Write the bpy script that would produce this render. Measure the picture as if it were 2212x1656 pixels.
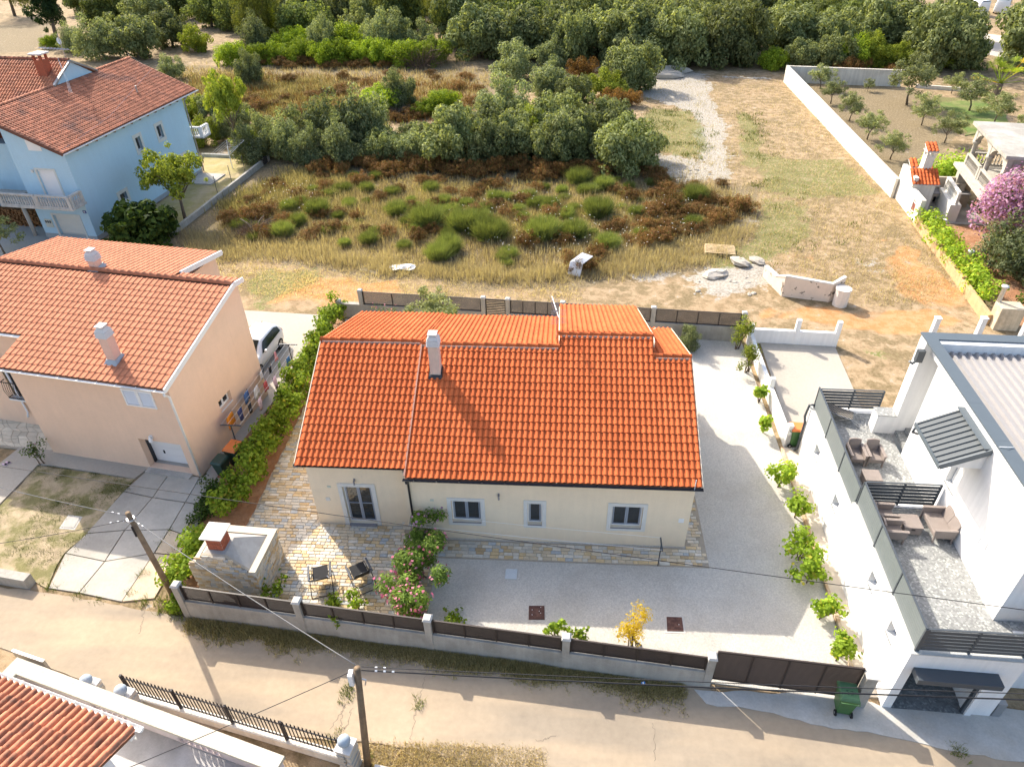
import bpy, math, random
import numpy as np
from math import sin, cos, tan, radians, degrees, pi, hypot, atan2, sqrt
from mathutils import Vector, Matrix

for _o in list(bpy.data.objects):
    bpy.data.objects.remove(_o)
SC = bpy.context.scene
COL = SC.collection

# ------------------------------------------------------------------ camera
IMG_W, IMG_H, FPX = 2211.0, 1656.0, 1510.0
CAM_H = 21.5
_p, _y, _r = radians(36.8), radians(4.4), radians(-1.25)
FW = np.array([-sin(_y)*cos(_p), cos(_y)*cos(_p), -sin(_p)])
_rt = np.array([cos(_y), sin(_y), 0.0]); _up = np.cross(_rt, FW)
RT = _rt*cos(_r)+_up*sin(_r); UP = -_rt*sin(_r)+_up*cos(_r)
CC = np.array([0.0, 0.0, CAM_H])
cd = bpy.data.cameras.new('camera'); cam = bpy.data.objects.new('camera', cd); COL.objects.link(cam)
cd.sensor_fit = 'HORIZONTAL'; cd.sensor_width = 36.0; cd.lens = 36.0*FPX/IMG_W
cd.clip_start = 0.1; cd.clip_end = 2000
cam.matrix_world = Matrix(((RT[0], UP[0], -FW[0], 0), (RT[1], UP[1], -FW[1], 0), (RT[2], UP[2], -FW[2], CAM_H), (0, 0, 0, 1)))
SC.camera = cam

# ------------------------------------------------------------------ sky and sun
SUN_AZ, SUN_EL = radians(131.6), radians(37.7)          # direction to the sun, from +X towards +Y
w = bpy.data.worlds.new('World'); SC.world = w; w.use_nodes = True
nt = w.node_tree; bg = nt.nodes['Background']
sky = nt.nodes.new('ShaderNodeTexSky'); sky.sky_type = 'NISHITA'; sky.sun_disc = False
sky.sun_elevation = SUN_EL; sky.sun_rotation = radians(90)-SUN_AZ
sky.air_density = 1.0; sky.dust_density = 3.5; sky.ozone_density = 1.0
nt.links.new(sky.outputs[0], bg.inputs[0]); bg.inputs[1].default_value = 0.15
sl = bpy.data.lights.new('sun', 'SUN'); sl.energy = 3.2; sl.angle = radians(0.6); sl.color = (1.0, 0.93, 0.82)
so = bpy.data.objects.new('sun', sl); COL.objects.link(so); so.location = (-40, 60, 60)
_d = Vector((-cos(SUN_AZ)*cos(SUN_EL), -sin(SUN_AZ)*cos(SUN_EL), -sin(SUN_EL)))
so.rotation_euler = _d.to_track_quat('-Z', 'Y').to_euler()
SC.view_settings.view_transform = 'Standard'; SC.view_settings.look = 'None'
SC.view_settings.gamma = 1.0; SC.view_settings.use_curve_mapping = False
SC.view_settings.exposure = 1.3

# ------------------------------------------------------------------ pixel -> place
TO = dict(A=(0,0),B=(850,0),C=(1700,0),D=(2600,0),E=(0,650),F=(850,650),G=(1700,650),H=(2600,650),I=(0,1300),J=(850,1300),K=(1700,1300),L=(2600,1300),M=(0,1921),N=(850,1921),O=(1700,1921),P=(2600,1921))
def pxy(t, x, y):
    a, b = TO[t]; return a*.63171+x*.26704, b*.63171+y*.26704
def ray(x, y): return FW+RT*(x-IMG_W/2)/FPX-UP*(y-IMG_H/2)/FPX
def Z(t, x, y, z=0.0):
    d = ray(*pxy(t, x, y)); return CC+d*((z-CAM_H)/d[2])
def G2(t, x, y, z=0.0):
    p = Z(t, x, y, z); return (float(p[0]), float(p[1]))
def ON(t, x, y, p0, n):
    d = ray(*pxy(t, x, y)); n = np.array(n, float); return CC+d*(np.dot(np.array(p0)-CC, n)/np.dot(d, n))
def UPZ(t, x, y, xy):
    """height of a pixel that stands above ground point xy"""
    n = np.array([FW[0], FW[1], 0]); return float(ON(t, x, y, (xy[0], xy[1], 0), n)[2])

# ------------------------------------------------------------------ objects
MW = {}
def thing(name, label, cat, loc=(0, 0, 0), rz=0.0, group=None):
    o = bpy.data.objects.new(name, None); COL.objects.link(o)
    o.location = loc; o.rotation_euler = (0, 0, rz); o.empty_display_size = 0.1
    MW[o.name] = Matrix.Translation(loc) @ Matrix.Rotation(rz, 4, 'Z')
    return tag(o, label, cat, group)
def tag(o, label=None, cat=None, group=None, kind=None):
    if label: o['label'] = label
    if cat: o['category'] = cat
    if group: o['group'] = group
    if kind: o['kind'] = kind
    return o
def mesh_np(name, V, F, smooth=False):
    """V (n,3); F (m,k) array of constant polygon size"""
    V = np.asarray(V, np.float32); F = np.asarray(F, np.int32)
    me = bpy.data.meshes.new(name); k = F.shape[1]
    me.vertices.add(len(V)); me.vertices.foreach_set('co', V.ravel())
    me.loops.add(F.size); me.loops.foreach_set('vertex_index', F.ravel())
    me.polygons.add(len(F)); me.polygons.foreach_set('loop_start', np.arange(0, F.size, k, dtype=np.int32))
    if smooth: me.polygons.foreach_set('use_smooth', np.ones(len(F), bool))
    me.update(calc_edges=True); return me
def link(name, me, mat, parent=None):
    o = bpy.data.objects.new(name, me); COL.objects.link(o)
    if mat and len(me.materials) == 0: me.materials.append(mat)
    if parent is not None:
        o.parent = parent; MW[o.name] = MW[parent.name].copy()
    else: MW[o.name] = Matrix.Identity(4)
    return o
class Fr:
    """frame on the ground: u along angle a, v square to it (to the left)"""
    def __init__(s, o, a=0.0, z=0.0):
        s.o = np.array([o[0], o[1], z], float); s.a = a
        s.u = np.array([cos(a), sin(a), 0.0]); s.v = np.array([-sin(a), cos(a), 0.0]); s.k = np.array([0, 0, 1.0])
    def p(s, u, v, z=0.0): return s.o+s.u*u+s.v*v+s.k*z
    def loc(s, q): d = np.array(q)-s.o; return float(d@s.u), float(d@s.v), float(d[2])
WF = Fr((0, 0), 0)
class MB:
    def __init__(s): s.V = []; s.F = []
    def add(s, V, F):
        b = len(s.V); s.V += [tuple(map(float, v)) for v in V]; s.F += [tuple(b+i for i in f) for f in F]; return s
    def box(s, f, u0, u1, v0, v1, z0, z1):
        P = [f.p(u, v, z) for z in (z0, z1) for v in (v0, v1) for u in (u0, u1)]
        return s.add(P, [(0,2,3,1), (4,5,7,6), (0,1,5,4), (2,6,7,3), (0,4,6,2), (1,3,7,5)])
    def hexa(s, lo, hi):
        """two quads of 4 points, same order"""
        return s.add(list(lo)+list(hi), [(3,2,1,0), (4,5,6,7), (0,1,5,4), (1,2,6,5), (2,3,7,6), (3,0,4,7)])
    def beam(s, a, b, w, h, up=(0, 0, 1)):
        a = np.array(a, float); b = np.array(b, float); d = b-a; d /= np.linalg.norm(d)
        x = np.cross(d, up); 
        if np.linalg.norm(x) < 1e-5: x = np.cross(d, (1, 0, 0))
        x /= np.linalg.norm(x); y = np.cross(x, d)
        q = [x*w/2*i+y*h/2*j for i, j in ((-1,-1), (1,-1), (1,1), (-1,1))]
        return s.hexa([a+k for k in q], [b+k for k in q])
    def tube(s, pts, r, n=7, cap=True):
        pts = [np.array(p, float) for p in pts]; m = len(pts)
        rr = r if hasattr(r, '__len__') else [r]*m
        b = len(s.V); px = None
        for i, p in enumerate(pts):
            d = pts[min(i+1, m-1)]-pts[max(i-1, 0)]; d = d/(np.linalg.norm(d)+1e-9)
            if px is None:
                px = np.cross(d, (0, 0, 1)) if abs(d[2]) < .9 else np.cross(d, (1, 0, 0))
            px = px-d*(px@d); px /= np.linalg.norm(px); py = np.cross(d, px)
            for k in range(n):
                t = 2*pi*k/n; s.V.append(tuple(p+(px*cos(t)+py*sin(t))*rr[i]))
        for i in range(m-1):
            for k in range(n):
                s.F.append((b+i*n+k, b+i*n+(k+1) % n, b+(i+1)*n+(k+1) % n, b+(i+1)*n+k))
        if cap: s.F.append(tuple(b+k for k in range(n))[::-1]); s.F.append(tuple(b+(m-1)*n+k for k in range(n)))
        return s
    def lathe(s, c, prof, n=12):
        b = len(s.V); m = len(prof)
        for r, z in prof:
            for k in range(n): s.V.append((c[0]+r*cos(2*pi*k/n), c[1]+r*sin(2*pi*k/n), c[2]+z))
        for i in range(m-1):
            for k in range(n): s.F.append((b+i*n+k, b+i*n+(k+1) % n, b+(i+1)*n+(k+1) % n, b+(i+1)*n+k))
        s.F.append(tuple(b+k for k in range(n))[::-1]); s.F.append(tuple(b+(m-1)*n+k for k in range(n)))
        return s
    def extrude(s, pts, off):
        """closed planar outline pushed along off"""
        n = len(pts); pts = [np.array(p, float) for p in pts]; off = np.array(off, float)
        return s.add(pts+[p+off for p in pts], [tuple(range(n))[::-1], tuple(range(n, 2*n))]+[(i, (i+1) % n, n+(i+1) % n, n+i) for i in range(n)])
    def quad(s, a, b, c, d): return s.add([a, b, c, d], [(0, 1, 2, 3)])
    def holed(s, f, u0, u1, z0, z1, v0, v1, holes, axis='u', top=None):
        """wall from v0 (outer) to v1 (inner) with rectangular holes (a0,a1,b0,b1); axis 'v' swaps u and v.
        the outline is split along hole edges so that each opening is a real one"""
        us = sorted({u0, u1}|{x for h in holes for x in h[:2]}); zs = sorted({z0, z1}|{x for h in holes for x in h[2:]})
        P = (lambda a, t, z: f.p(a, t, z)) if axis == 'u' else (lambda a, t, z: f.p(t, a, z))
        solid = lambda i, j: 0 <= i < len(us)-1 and 0 <= j < len(zs)-1 and not any(h[0]-1e-6 <= us[i] and us[i+1] <= h[1]+1e-6 and h[2]-1e-6 <= zs[j] and zs[j+1] <= h[3]+1e-6 for h in holes)
        for i in range(len(us)-1):
            for j in range(len(zs)-1):
                if not solid(i, j): continue
                a0, a1, b0, b1 = us[i], us[i+1], zs[j], zs[j+1]
                for t in (v0, v1): s.quad(P(a0, t, b0), P(a1, t, b0), P(a1, t, b1), P(a0, t, b1))
                if not solid(i-1, j): s.quad(P(a0, v0, b0), P(a0, v1, b0), P(a0, v1, b1), P(a0, v0, b1))
                if not solid(i+1, j): s.quad(P(a1, v0, b0), P(a1, v1, b0), P(a1, v1, b1), P(a1, v0, b1))
                if not solid(i, j-1): s.quad(P(a0, v0, b0), P(a1, v0, b0), P(a1, v1, b0), P(a0, v1, b0))
                if not solid(i, j+1): s.quad(P(a0, v0, b1), P(a1, v0, b1), P(a1, v1, b1), P(a0, v1, b1))
        return s
    def mesh(s, name, inv=None, smooth=False, fix=True):
        me = bpy.data.meshes.new(name)
        V = s.V if inv is None else [tuple(inv @ Vector(v)) for v in s.V]
        me.from_pydata(V, [], s.F)
        if smooth: me.polygons.foreach_set('use_smooth', [True]*len(me.polygons))
        me.update(); return me
    def build(s, name, mat, parent=None, smooth=False, bevel=0.0):
        inv = MW[parent.name].inverted() if parent is not None else None
        o = link(name, s.mesh(name, inv, smooth), mat, parent)
        if bevel:
            b = o.modifiers.new('bevel', 'BEVEL'); b.width = bevel; b.segments = 2; b.limit_method = 'ANGLE'
        return o
def part(name, mat, parent, *boxes, f=WF, bevel=0.0):
    m = MB()
    for b in boxes: m.box(f, *b)
    return m.build(name, mat, parent, bevel=bevel)
def sheet(name, pts, z, mat, label=None, kind='structure', parent=None):
    m = MB(); n = len(pts)
    m.add([(p[0], p[1], z) for p in pts]+[(p[0], p[1], z-.12) for p in pts], [tuple(range(n))]+[(i, n+i, n+(i+1) % n, (i+1) % n) for i in range(n)])
    o = m.build(name, mat, parent)
    if parent is None: tag(o, label, kind=kind)
    return o
def rag(pts, step, amp, seed, edges=None):
    """break straight outline edges up into ragged ones"""
    R = random.Random(seed); out = []; n = len(pts)
    for i in range(n):
        a = np.array(pts[i][:2]); b = np.array(pts[(i+1) % n][:2]); out.append(tuple(a))
        if edges is not None and i not in edges: continue
        L = np.linalg.norm(b-a); k = int(L/step); nrm = np.array([-(b-a)[1], (b-a)[0]])/max(L, 1e-6); w = 0
        for j in range(1, k):
            w = w*.6+R.uniform(-amp, amp); out.append(tuple(a+(b-a)*(j/k+R.uniform(-.2, .2)/k)+nrm*w))
    return out
def inside(x, y, poly):
    x = np.asarray(x); y = np.asarray(y); r = np.zeros(x.shape, bool); n = len(poly)
    for i in range(n):
        x1, y1 = poly[i][:2]; x2, y2 = poly[(i+1) % n][:2]
        c = ((y1 > y) != (y2 > y)); 
        with np.errstate(divide='ignore', invalid='ignore'):
            r ^= c & (x < (x2-x1)*(y-y1)/((y2-y1) if y2 != y1 else 1e-9)+x1)
    return r
def copy_tree(o, parent=None):
    c = o.copy(); COL.objects.link(c)
    if parent is not None: c.parent = parent
    for ch in [k for k in o.children]: copy_tree(ch, c)
    return c

# ------------------------------------------------------------------ materials
MATS = {}
def nd(t, k, **kw):
    n = t.nodes.new(k)
    for a, b in kw.items(): setattr(n, a, b)
    return n
def pm(name, col, rough=.85, var=.12, vs=3.0, col2=None, c2s=.6, c2w=(.45, .65), bump=.25, bs=60.0, bd=.01, island=0.0, metal=0.0, spec=.3, obj=False, streak=0.0, stretch=None):
    """procedural material: base colour with two scales of noise, random tint for each piece, fine relief"""
    m = bpy.data.materials.new(name); m.use_nodes = True; t = m.node_tree; b = t.nodes['Principled BSDF']
    L = t.links.new
    b.inputs['Roughness'].default_value = rough; b.inputs['Metallic'].default_value = metal; b.inputs['Specular IOR Level'].default_value = spec
    if obj: pos = nd(t, 'ShaderNodeTexCoord').outputs['Object']
    else: pos = nd(t, 'ShaderNodeNewGeometry').outputs['Position']
    def noise(sc, det=4, r=.6):
        n = nd(t, 'ShaderNodeTexNoise'); n.inputs['Scale'].default_value = sc; n.inputs['Detail'].default_value = det; n.inputs['Roughness'].default_value = r; L(pos, n.inputs['Vector']); return n.outputs['Fac']
    def mrange(x, a, b_, c, d):
        n = nd(t, 'ShaderNodeMapRange'); n.inputs[1].default_value = a; n.inputs[2].default_value = b_; n.inputs[3].default_value = c; n.inputs[4].default_value = d; L(x, n.inputs[0]); return n.outputs[0]
    rgb = nd(t, 'ShaderNodeRGB'); rgb.outputs[0].default_value = (*col, 1); cur = rgb.outputs[0]
    def mix(f, a, bcol, mode='MIX'):
        n = nd(t, 'ShaderNodeMix', data_type='RGBA', blend_type=mode)
        if isinstance(f, float): n.inputs[0].default_value = f
        else: L(f, n.inputs[0])
        L(a, n.inputs[6])
        if isinstance(bcol, tuple): n.inputs[7].default_value = (*bcol, 1)
        else: L(bcol, n.inputs[7])
        return n.outputs[2]
    def scale(c, f):
        n = nd(t, 'ShaderNodeVectorMath', operation='SCALE'); L(c, n.inputs[0]); L(f, n.inputs[3]); return n.outputs[0]
    if col2 and stretch:
        mp = nd(t, 'ShaderNodeMapping'); mp.inputs['Rotation'].default_value = (0, 0, stretch[0]); mp.inputs['Scale'].default_value = stretch[1]; L(pos, mp.inputs[0])
        n = nd(t, 'ShaderNodeTexNoise'); n.inputs['Scale'].default_value = c2s; n.inputs['Detail'].default_value = 4; L(mp.outputs[0], n.inputs['Vector']); cur = mix(mrange(n.outputs['Fac'], c2w[0], c2w[1], 0, 1), cur, col2)
    elif col2: cur = mix(mrange(noise(c2s, 5, .65), c2w[0], c2w[1], 0, 1), cur, col2)
    if var:
        cur = scale(cur, mrange(noise(vs, 6, .7), .25, .75, 1-var, 1+var))
        cur = scale(cur, mrange(noise(vs*14, 3, .6), .25, .75, 1-var*.6, 1+var*.6))
    if streak:
        mp = nd(t, 'ShaderNodeMapping'); mp.inputs['Scale'].default_value = (3.5, 3.5, .25); L(pos, mp.inputs[0])
        n = nd(t, 'ShaderNodeTexNoise'); n.inputs['Scale'].default_value = 1.6; n.inputs['Detail'].default_value = 5; L(mp.outputs[0], n.inputs['Vector'])
        cur = scale(cur, mrange(n.outputs['Fac'], .3, .7, 1-streak, 1+streak*.35))
    if island:
        g = nd(t, 'ShaderNodeNewGeometry').outputs['Random Per Island']; oi = nd(t, 'ShaderNodeObjectInfo').outputs['Random']
        a = nd(t, 'ShaderNodeMath', operation='ADD'); L(g, a.inputs[0]); L(oi, a.inputs[1])
        fr = nd(t, 'ShaderNodeMath', operation='FRACT'); L(a.outputs[0], fr.inputs[0])
        cur = scale(cur, mrange(fr.outputs[0], 0, 1, 1-island, 1+island))
    L(cur, b.inputs['Base Color'])
    if bump:
        bn = nd(t, 'ShaderNodeBump'); bn.inputs['Strength'].default_value = bump; bn.inputs['Distance'].default_value = bd
        L(noise(bs, 5, .7), bn.inputs['Height']); L(bn.outputs[0], b.inputs['Normal'])
    MATS[name] = m; return m
def leafmat(name, c1, c2, trans=.4, rough=.75, spec=.12, c3=None, w3=.0):
    """leaf: each leaf takes a tint between c1 and c2 (a share w3 of them c3), lets some light through"""
    m = bpy.data.materials.new(name); m.use_nodes = True; t = m.node_tree; b = t.nodes['Principled BSDF']; L = t.links.new
    g = nd(t, 'ShaderNodeNewGeometry').outputs['Random Per Island']; oi = nd(t, 'ShaderNodeObjectInfo').outputs['Random']
    r = nd(t, 'ShaderNodeValToRGB'); e = r.color_ramp.elements
    e[0].color = (*c1, 1); e[1].color = (*c2, 1); e[1].position = 1-w3-.01 if w3 else 1.0
    if w3: q = e.new(1-w3); q.color = (*c3, 1)
    L(g, r.inputs[0])
    mr = nd(t, 'ShaderNodeMapRange'); mr.inputs[3].default_value = .7; mr.inputs[4].default_value = 1.35; L(oi, mr.inputs[0])
    s = nd(t, 'ShaderNodeVectorMath', operation='SCALE'); L(r.outputs[0], s.inputs[0]); L(mr.outputs[0], s.inputs[3])
    L(s.outputs[0], b.inputs['Base Color']); b.inputs['Roughness'].default_value = rough; b.inputs['Specular IOR Level'].default_value = spec
    tr = nd(t, 'ShaderNodeBsdfTranslucent'); mx = nd(t, 'ShaderNodeMixShader'); mx.inputs[0].default_value = trans
    s2 = nd(t, 'ShaderNodeVectorMath', operation='MULTIPLY'); L(s.outputs[0], s2.inputs[0]); s2.inputs[1].default_value = (1.25, 1.2, .55)
    L(s2.outputs[0], tr.inputs[0]); L(b.outputs[0], mx.inputs[1]); L(tr.outputs[0], mx.inputs[2]); L(mx.outputs[0], t.nodes['Material Output'].inputs[0])
    MATS[name] = m; return m
# ================================================================== ground and surfaces
rs = np.random.RandomState(7)
def vnoise(x, y, s, seed=0):
    """smooth value noise on arrays"""
    x = np.asarray(x)/s+1000.5; y = np.asarray(y)/s+1000.5
    xi = np.floor(x).astype(int); yi = np.floor(y).astype(int); fx = x-xi; fy = y-yi
    fx = fx*fx*(3-2*fx); fy = fy*fy*(3-2*fy)
    h = lambda a, b: ((np.sin(a*127.1+b*311.7+seed*74.7)*43758.5453) % 1.0)
    return (h(xi, yi)*(1-fx)+h(xi+1, yi)*fx)*(1-fy)+(h(xi, yi+1)*(1-fx)+h(xi+1, yi+1)*fx)*fy
def zone(*tp, ): return [G2(*t) for t in tp]
gx = np.concatenate([np.linspace(-900, -90, 12), np.arange(-84, 84.1, .7), np.linspace(90, 900, 12)])
gy = np.concatenate([np.linspace(-300, -5, 8), np.arange(0, 150.1, .7), np.linspace(156, 1200, 14)])
GX, GY = np.meshgrid(gx, gy); fx, fy = GX.ravel(), GY.ravel()
gz = -.02+(vnoise(fx, fy, 2.2, 1)-.5)*.05*(fy > 34)
rub = (vnoise(fx, fy, 1.1, 5)-.5)*.3+(vnoise(fx, fy, 3.1, 6)-.4)*.5
ZN = {}
ZN['white'] = [zone(('C',1200,590),('C',1450,565),('C',1640,590),('C',1700,690),('C',1750,880),('C',1860,1010),('C',1840,1150),('C',1900,1400),('C',1800,1480),('C',1640,1300),('C',1600,1150),('C',1640,1000),('C',1580,900),('C',1380,840),('C',1150,760)),
    zone(('C',1190,1250),('C',1500,1250),('C',1720,1390),('C',1650,1500),('C',1180,1510)),
    zone(('G',1560,720),('G',1700,620),('G',2129,590),('H',60,600),('H',150,700),('G',2100,780),('G',1850,870),('G',1750,840)),
    zone(('G',1000,690),('G',1150,580),('G',1290,550),('G',1410,610),('G',1400,720),('G',1150,740)), zone(('G',1940,230),('G',2090,230),('G',2100,290),('G',1960,290)),
    zone(('H',780,580),('H',950,560),('H',1000,640),('H',820,640)), zone(('F',860,620),('F',1000,590),('F',1040,670),('F',900,680))]
ZN['dry'] = [zone(('E',1430,380),('E',1900,560),('F',0,560),('F',900,690),('F',1500,740),('G',0,840),('G',620,800),('G',1000,700),('G',1500,730),('G',1950,470),('G',2129,280),('C',2129,1500),('C',1180,1480),('C',600,1400),('B',100,1300),('E',1800,20)),
    zone(('B',0,550),('B',2000,540),('C',400,500),('B',1900,800),('B',1000,950),('B',0,940),('A',1900,900),('A',1300,520))]
ZN['dry'].append(zone(('D',330,690),('D',1060,720),('D',1600,800),('D',1600,1000),('D',1500,1250),('D',1060,1450),('D',700,1050)))
ZN['dry'].append(zone(('A',-200,120),('A',300,140),('A',420,260),('A',250,420),('A',-200,440)))
ZN['green'] = [zone(('D',1380,800),('D',1800,780),('D',2080,1020),('D',1650,1120),('D',1500,960)), zone(('C',1200,860),('C',1600,900),('C',1700,1050),('C',1650,1300),('C',1200,1200)), zone(('C',1950,900),('C',2100,900),('C',2129,1350),('C',1960,1320)),
    zone(('D',0,1250),('D',700,1300),('D',1000,1560),('D',300,1600),('D',0,1560)), zone(('H',0,60),('H',400,120),('H',420,400),('H',0,600)), zone(('E',1950,930),('F',250,930),('F',180,990),('E',1980,990)),
    zone(('F',0,640),('F',600,640),('F',400,840),('F',0,860)), zone(('H',620,1230),('H',1250,1260),('H',1200,1320),('H',640,1310)), zone(('G',1600,560),('G',2129,420),('G',2129,600),('G',1700,640))]
ZN['red'] = [zone(('F',300,700),('F',1150,700),('F',1100,960),('F',200,860)), zone(('H',1000,400),('H',1400,600),('H',1750,980),('H',1200,900)), zone(('H',0,540),('H',700,540),('H',600,600),('H',200,590)), zone(('H',0,950),('H',1300,1010),('H',1800,1090),('H',1300,1150),('H',0,1050))]
def zmask(zs, soft=.7):
    """1 inside the outlines, falling to 0 over the given metres (sampled jitter)"""
    acc = np.zeros(fx.shape)
    for k in range(5):
        jx = (vnoise(fx, fy, 2.3, 20+k)-.5)*2.6*soft; jy = (vnoise(fx, fy, 2.1, 40+k)-.5)*2.6*soft
        m = np.zeros(fx.shape, bool)
        for z in zs: m |= inside(fx+jx, fy+jy, z)
        acc += m
    return acc/5
mW, mD, mG, mR = (zmask(ZN[k], s) for k, s in (('white', .6), ('dry', .8), ('green', 1.0), ('red', 1.2)))
gz = gz+np.clip(inside(fx, fy, ZN['white'][2]), 0, 1)*np.clip(rub, 0, 1)*.9
# the far woodland floor and the orchard read darker / greener
far = (fy > 88+vnoise(fx, fy, 9, 3)*6).astype(float)
mG = np.clip(mG*.8, 0, 1)
nx_, ny_ = len(gx), len(gy)
idx = np.arange(nx_*ny_).reshape(ny_, nx_)
GF = np.stack([idx[:-1, :-1], idx[:-1, 1:], idx[1:, 1:], idx[1:, :-1]], -1).reshape(-1, 4)
gme = mesh_np('ground', np.stack([fx, fy, gz], 1), GF, True)
at = gme.color_attributes.new('zone', 'FLOAT_COLOR', 'POINT')
at.data.foreach_set('color', np.stack([mD, mG, mW, np.clip(mR, 0, 1)], 1).astype(np.float32).ravel())
def ground_mat():
    m = bpy.data.materials.new('field soil'); m.use_nodes = True; t = m.node_tree; b = t.nodes['Principled BSDF']; L = t.links.new
    b.inputs['Roughness'].default_value = .95; b.inputs['Specular IOR Level'].default_value = .15
    pos = nd(t, 'ShaderNodeNewGeometry').outputs['Position']
    def noise(sc, det=6, r=.65):
        n = nd(t, 'ShaderNodeTexNoise'); n.inputs['Scale'].default_value = sc; n.inputs['Detail'].default_value = det; n.inputs['Roughness'].default_value = r; L(pos, n.inputs['Vector']); return n.outputs['Fac']
    def mr(x, a, b_, c=0., d=1.):
        n = nd(t, 'ShaderNodeMapRange', interpolation_type='SMOOTHSTEP'); n.inputs[1].default_value = a; n.inputs[2].default_value = b_; n.inputs[3].default_value = c; n.inputs[4].default_value = d; L(x, n.inputs[0]); return n.outputs[0]
    def mx(f, a, c):
        n = nd(t, 'ShaderNodeMix', data_type='RGBA'); L(f, n.inputs[0])
        if isinstance(a, tuple): n.inputs[6].default_value = (*a, 1)
        else: L(a, n.inputs[6])
        if isinstance(c, tuple): n.inputs[7].default_value = (*c, 1)
        else: L(c, n.inputs[7])
        return n.outputs[2]
    def ma(op, a, c):
        n = nd(t, 'ShaderNodeMath', operation=op); L(a, n.inputs[0])
        if isinstance(c, (int, float)): n.inputs[1].default_value = c
        else: L(c, n.inputs[1])
        return n.outputs[0]
    va = nd(t, 'ShaderNodeVertexColor'); va.layer_name = 'zone'
    sp = nd(t, 'ShaderNodeSeparateColor'); L(va.outputs[0], sp.inputs[0])
    n1, n2, n3 = noise(.35), noise(1.6), noise(7)
    def soft(ch, n, k=.9): return mr(ma('ADD', ch, ma('MULTIPLY', ma('SUBTRACT', n, .5), k)), .35, .62)
    straw = mx(mr(n3, .35, .65), (.165, .122, .062), (.25, .188, .105))
    bare = mx(mr(n2, .38, .6), (.28, .195, .11), (.36, .265, .16))
    base = mx(mr(ma('ADD', ma('MULTIPLY', n1, .5), ma('MULTIPLY', n2, .5)), .42, .55), straw, bare)
    base = mx(soft(sp.outputs[0], n2), base, mx(mr(n3, .35, .65), (.15, .115, .065), (.27, .21, .125)))
    base = mx(soft(va.outputs[1], n1, .6), base, mx(mr(n2, .4, .6), (.42, .21, .085), (.44, .27, .135)))
    base = mx(soft(sp.outputs[2], n2, 3.0), base, mx(mr(n3, .3, .7), (.24, .21, .165), (.46, .42, .36)))
    gsoft = ma('MULTIPLY', soft(sp.outputs[1], n2, 1.2), mr(n3, .38, .58))
    base = mx(gsoft, base, (.15, .165, .05))
    v = noise(45, 3, .6); sc = nd(t, 'ShaderNodeVectorMath', operation='SCALE'); L(base, sc.inputs[0]); L(mr(v, .25, .75, .72, 1.22), sc.inputs[3])
    L(sc.outputs[0], b.inputs['Base Color'])
    bn = nd(t, 'ShaderNodeBump'); bn.inputs['Strength'].default_value = .7; bn.inputs['Distance'].default_value = .06; L(noise(9, 8, .7), bn.inputs['Height']); L(bn.outputs[0], b.inputs['Normal'])
    return m
g = link('ground', gme, ground_mat()); tag(g, 'sandy ground with dry straw, red soil and pale gravel', kind='structure')

# ---- materials for surfaces
M_ASPH = pm('dusty asphalt', (.385, .30, .205), .93, .12, .35, col2=(.28, .23, .17), c2s=1.0, c2w=(.42, .62), stretch=(radians(6), (.12, .62, 1)), bump=.5, bs=120, bd=.01)
M_GRAVEL = pm('white gravel', (.59, .555, .49), .95, .28, 16, col2=(.53, .49, .425), c2s=.5, bump=1.0, bs=42, bd=.05)
M_CONC = pm('pale concrete slab', (.40, .36, .30), .9, .12, .7, col2=(.35, .31, .255), c2s=.35, bump=.3, bs=70, streak=0)
M_CONC2 = pm('grey worn concrete', (.46, .43, .38), .9, .16, .9, col2=(.35, .32, .28), c2s=.6, bump=.35, bs=60)
M_JOINT = pm('paving joint mortar', (.36, .31, .24), .95, .15, 5)
M_REDSOIL = pm('red garden soil', (.33, .16, .08), .95, .3, 5, col2=(.42, .25, .15), bump=1.0, bs=25, bd=.05)

FA = radians(-5.24)
FF = Fr((-12.97, 14.22), FA)                      # frame along the street wall
road = [(-80, 27.6), (-40, 19.6), G2('M',0,200), G2('M',300,240), G2('M',980,350), G2('M',1200,395), (-13.0, 14.25), tuple(FF.p(9, .1)[:2]), tuple(FF.p(18.2, .1)[:2]), (5.3, 12.35), (11.2, 11.7), G2('P',1420,1480), G2('P',2129,1620), (40, 6.2), (90, -1.5), (90, -9), (30, 0.5), (10, 7.2), (2, 8.9), G2('N',1500,1540), G2('N',980,1460), G2('N',520,1420), G2('M',1500,1330), G2('M',440,870), G2('M',0,690), (-40, 17.2), (-80, 24)]
sheet('road', rag(road, .35, .05, 3), .012, M_ASPH, 'dusty sand-coloured asphalt lane running past the garden wall')
sheet('concrete_apron', rag([G2('O',1590,1030), (9.6, 12.5), (10.5, 12.2), (13.4, 12.35), (15.0, 12.3), (15.6, 10.5), (13.9, 10.72), G2('P',1420,1500), G2('P',1130,1430), G2('P',400,1310), G2('O',2129,1205), G2('O',1690,1145)], .3, .05, 4), .03, pm('light apron concrete', (.45, .43, .39), .9, .15, 1.2, col2=(.44, .40, .34), c2s=.7, bump=.3))
yard = [tuple(FF.p(.3, .18)[:2]), tuple(FF.p(18.2, .18)[:2]), (9.6, 12.4), (9.88, 13.4), (10.0, 16.7), (10.1, 20), (10.18, 23.7), (10.2, 33.0), (-11.2, 34.6), (-12.4, 34.6), (-12.4, 18.6), (-12.75, 14.5)]
sheet('gravel_yard', yard, .02, M_GRAVEL, 'white gravel yard around the house')
M_CRACK = pm('crack in asphalt', (.19, .155, .115), .95, .1, 5)
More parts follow.
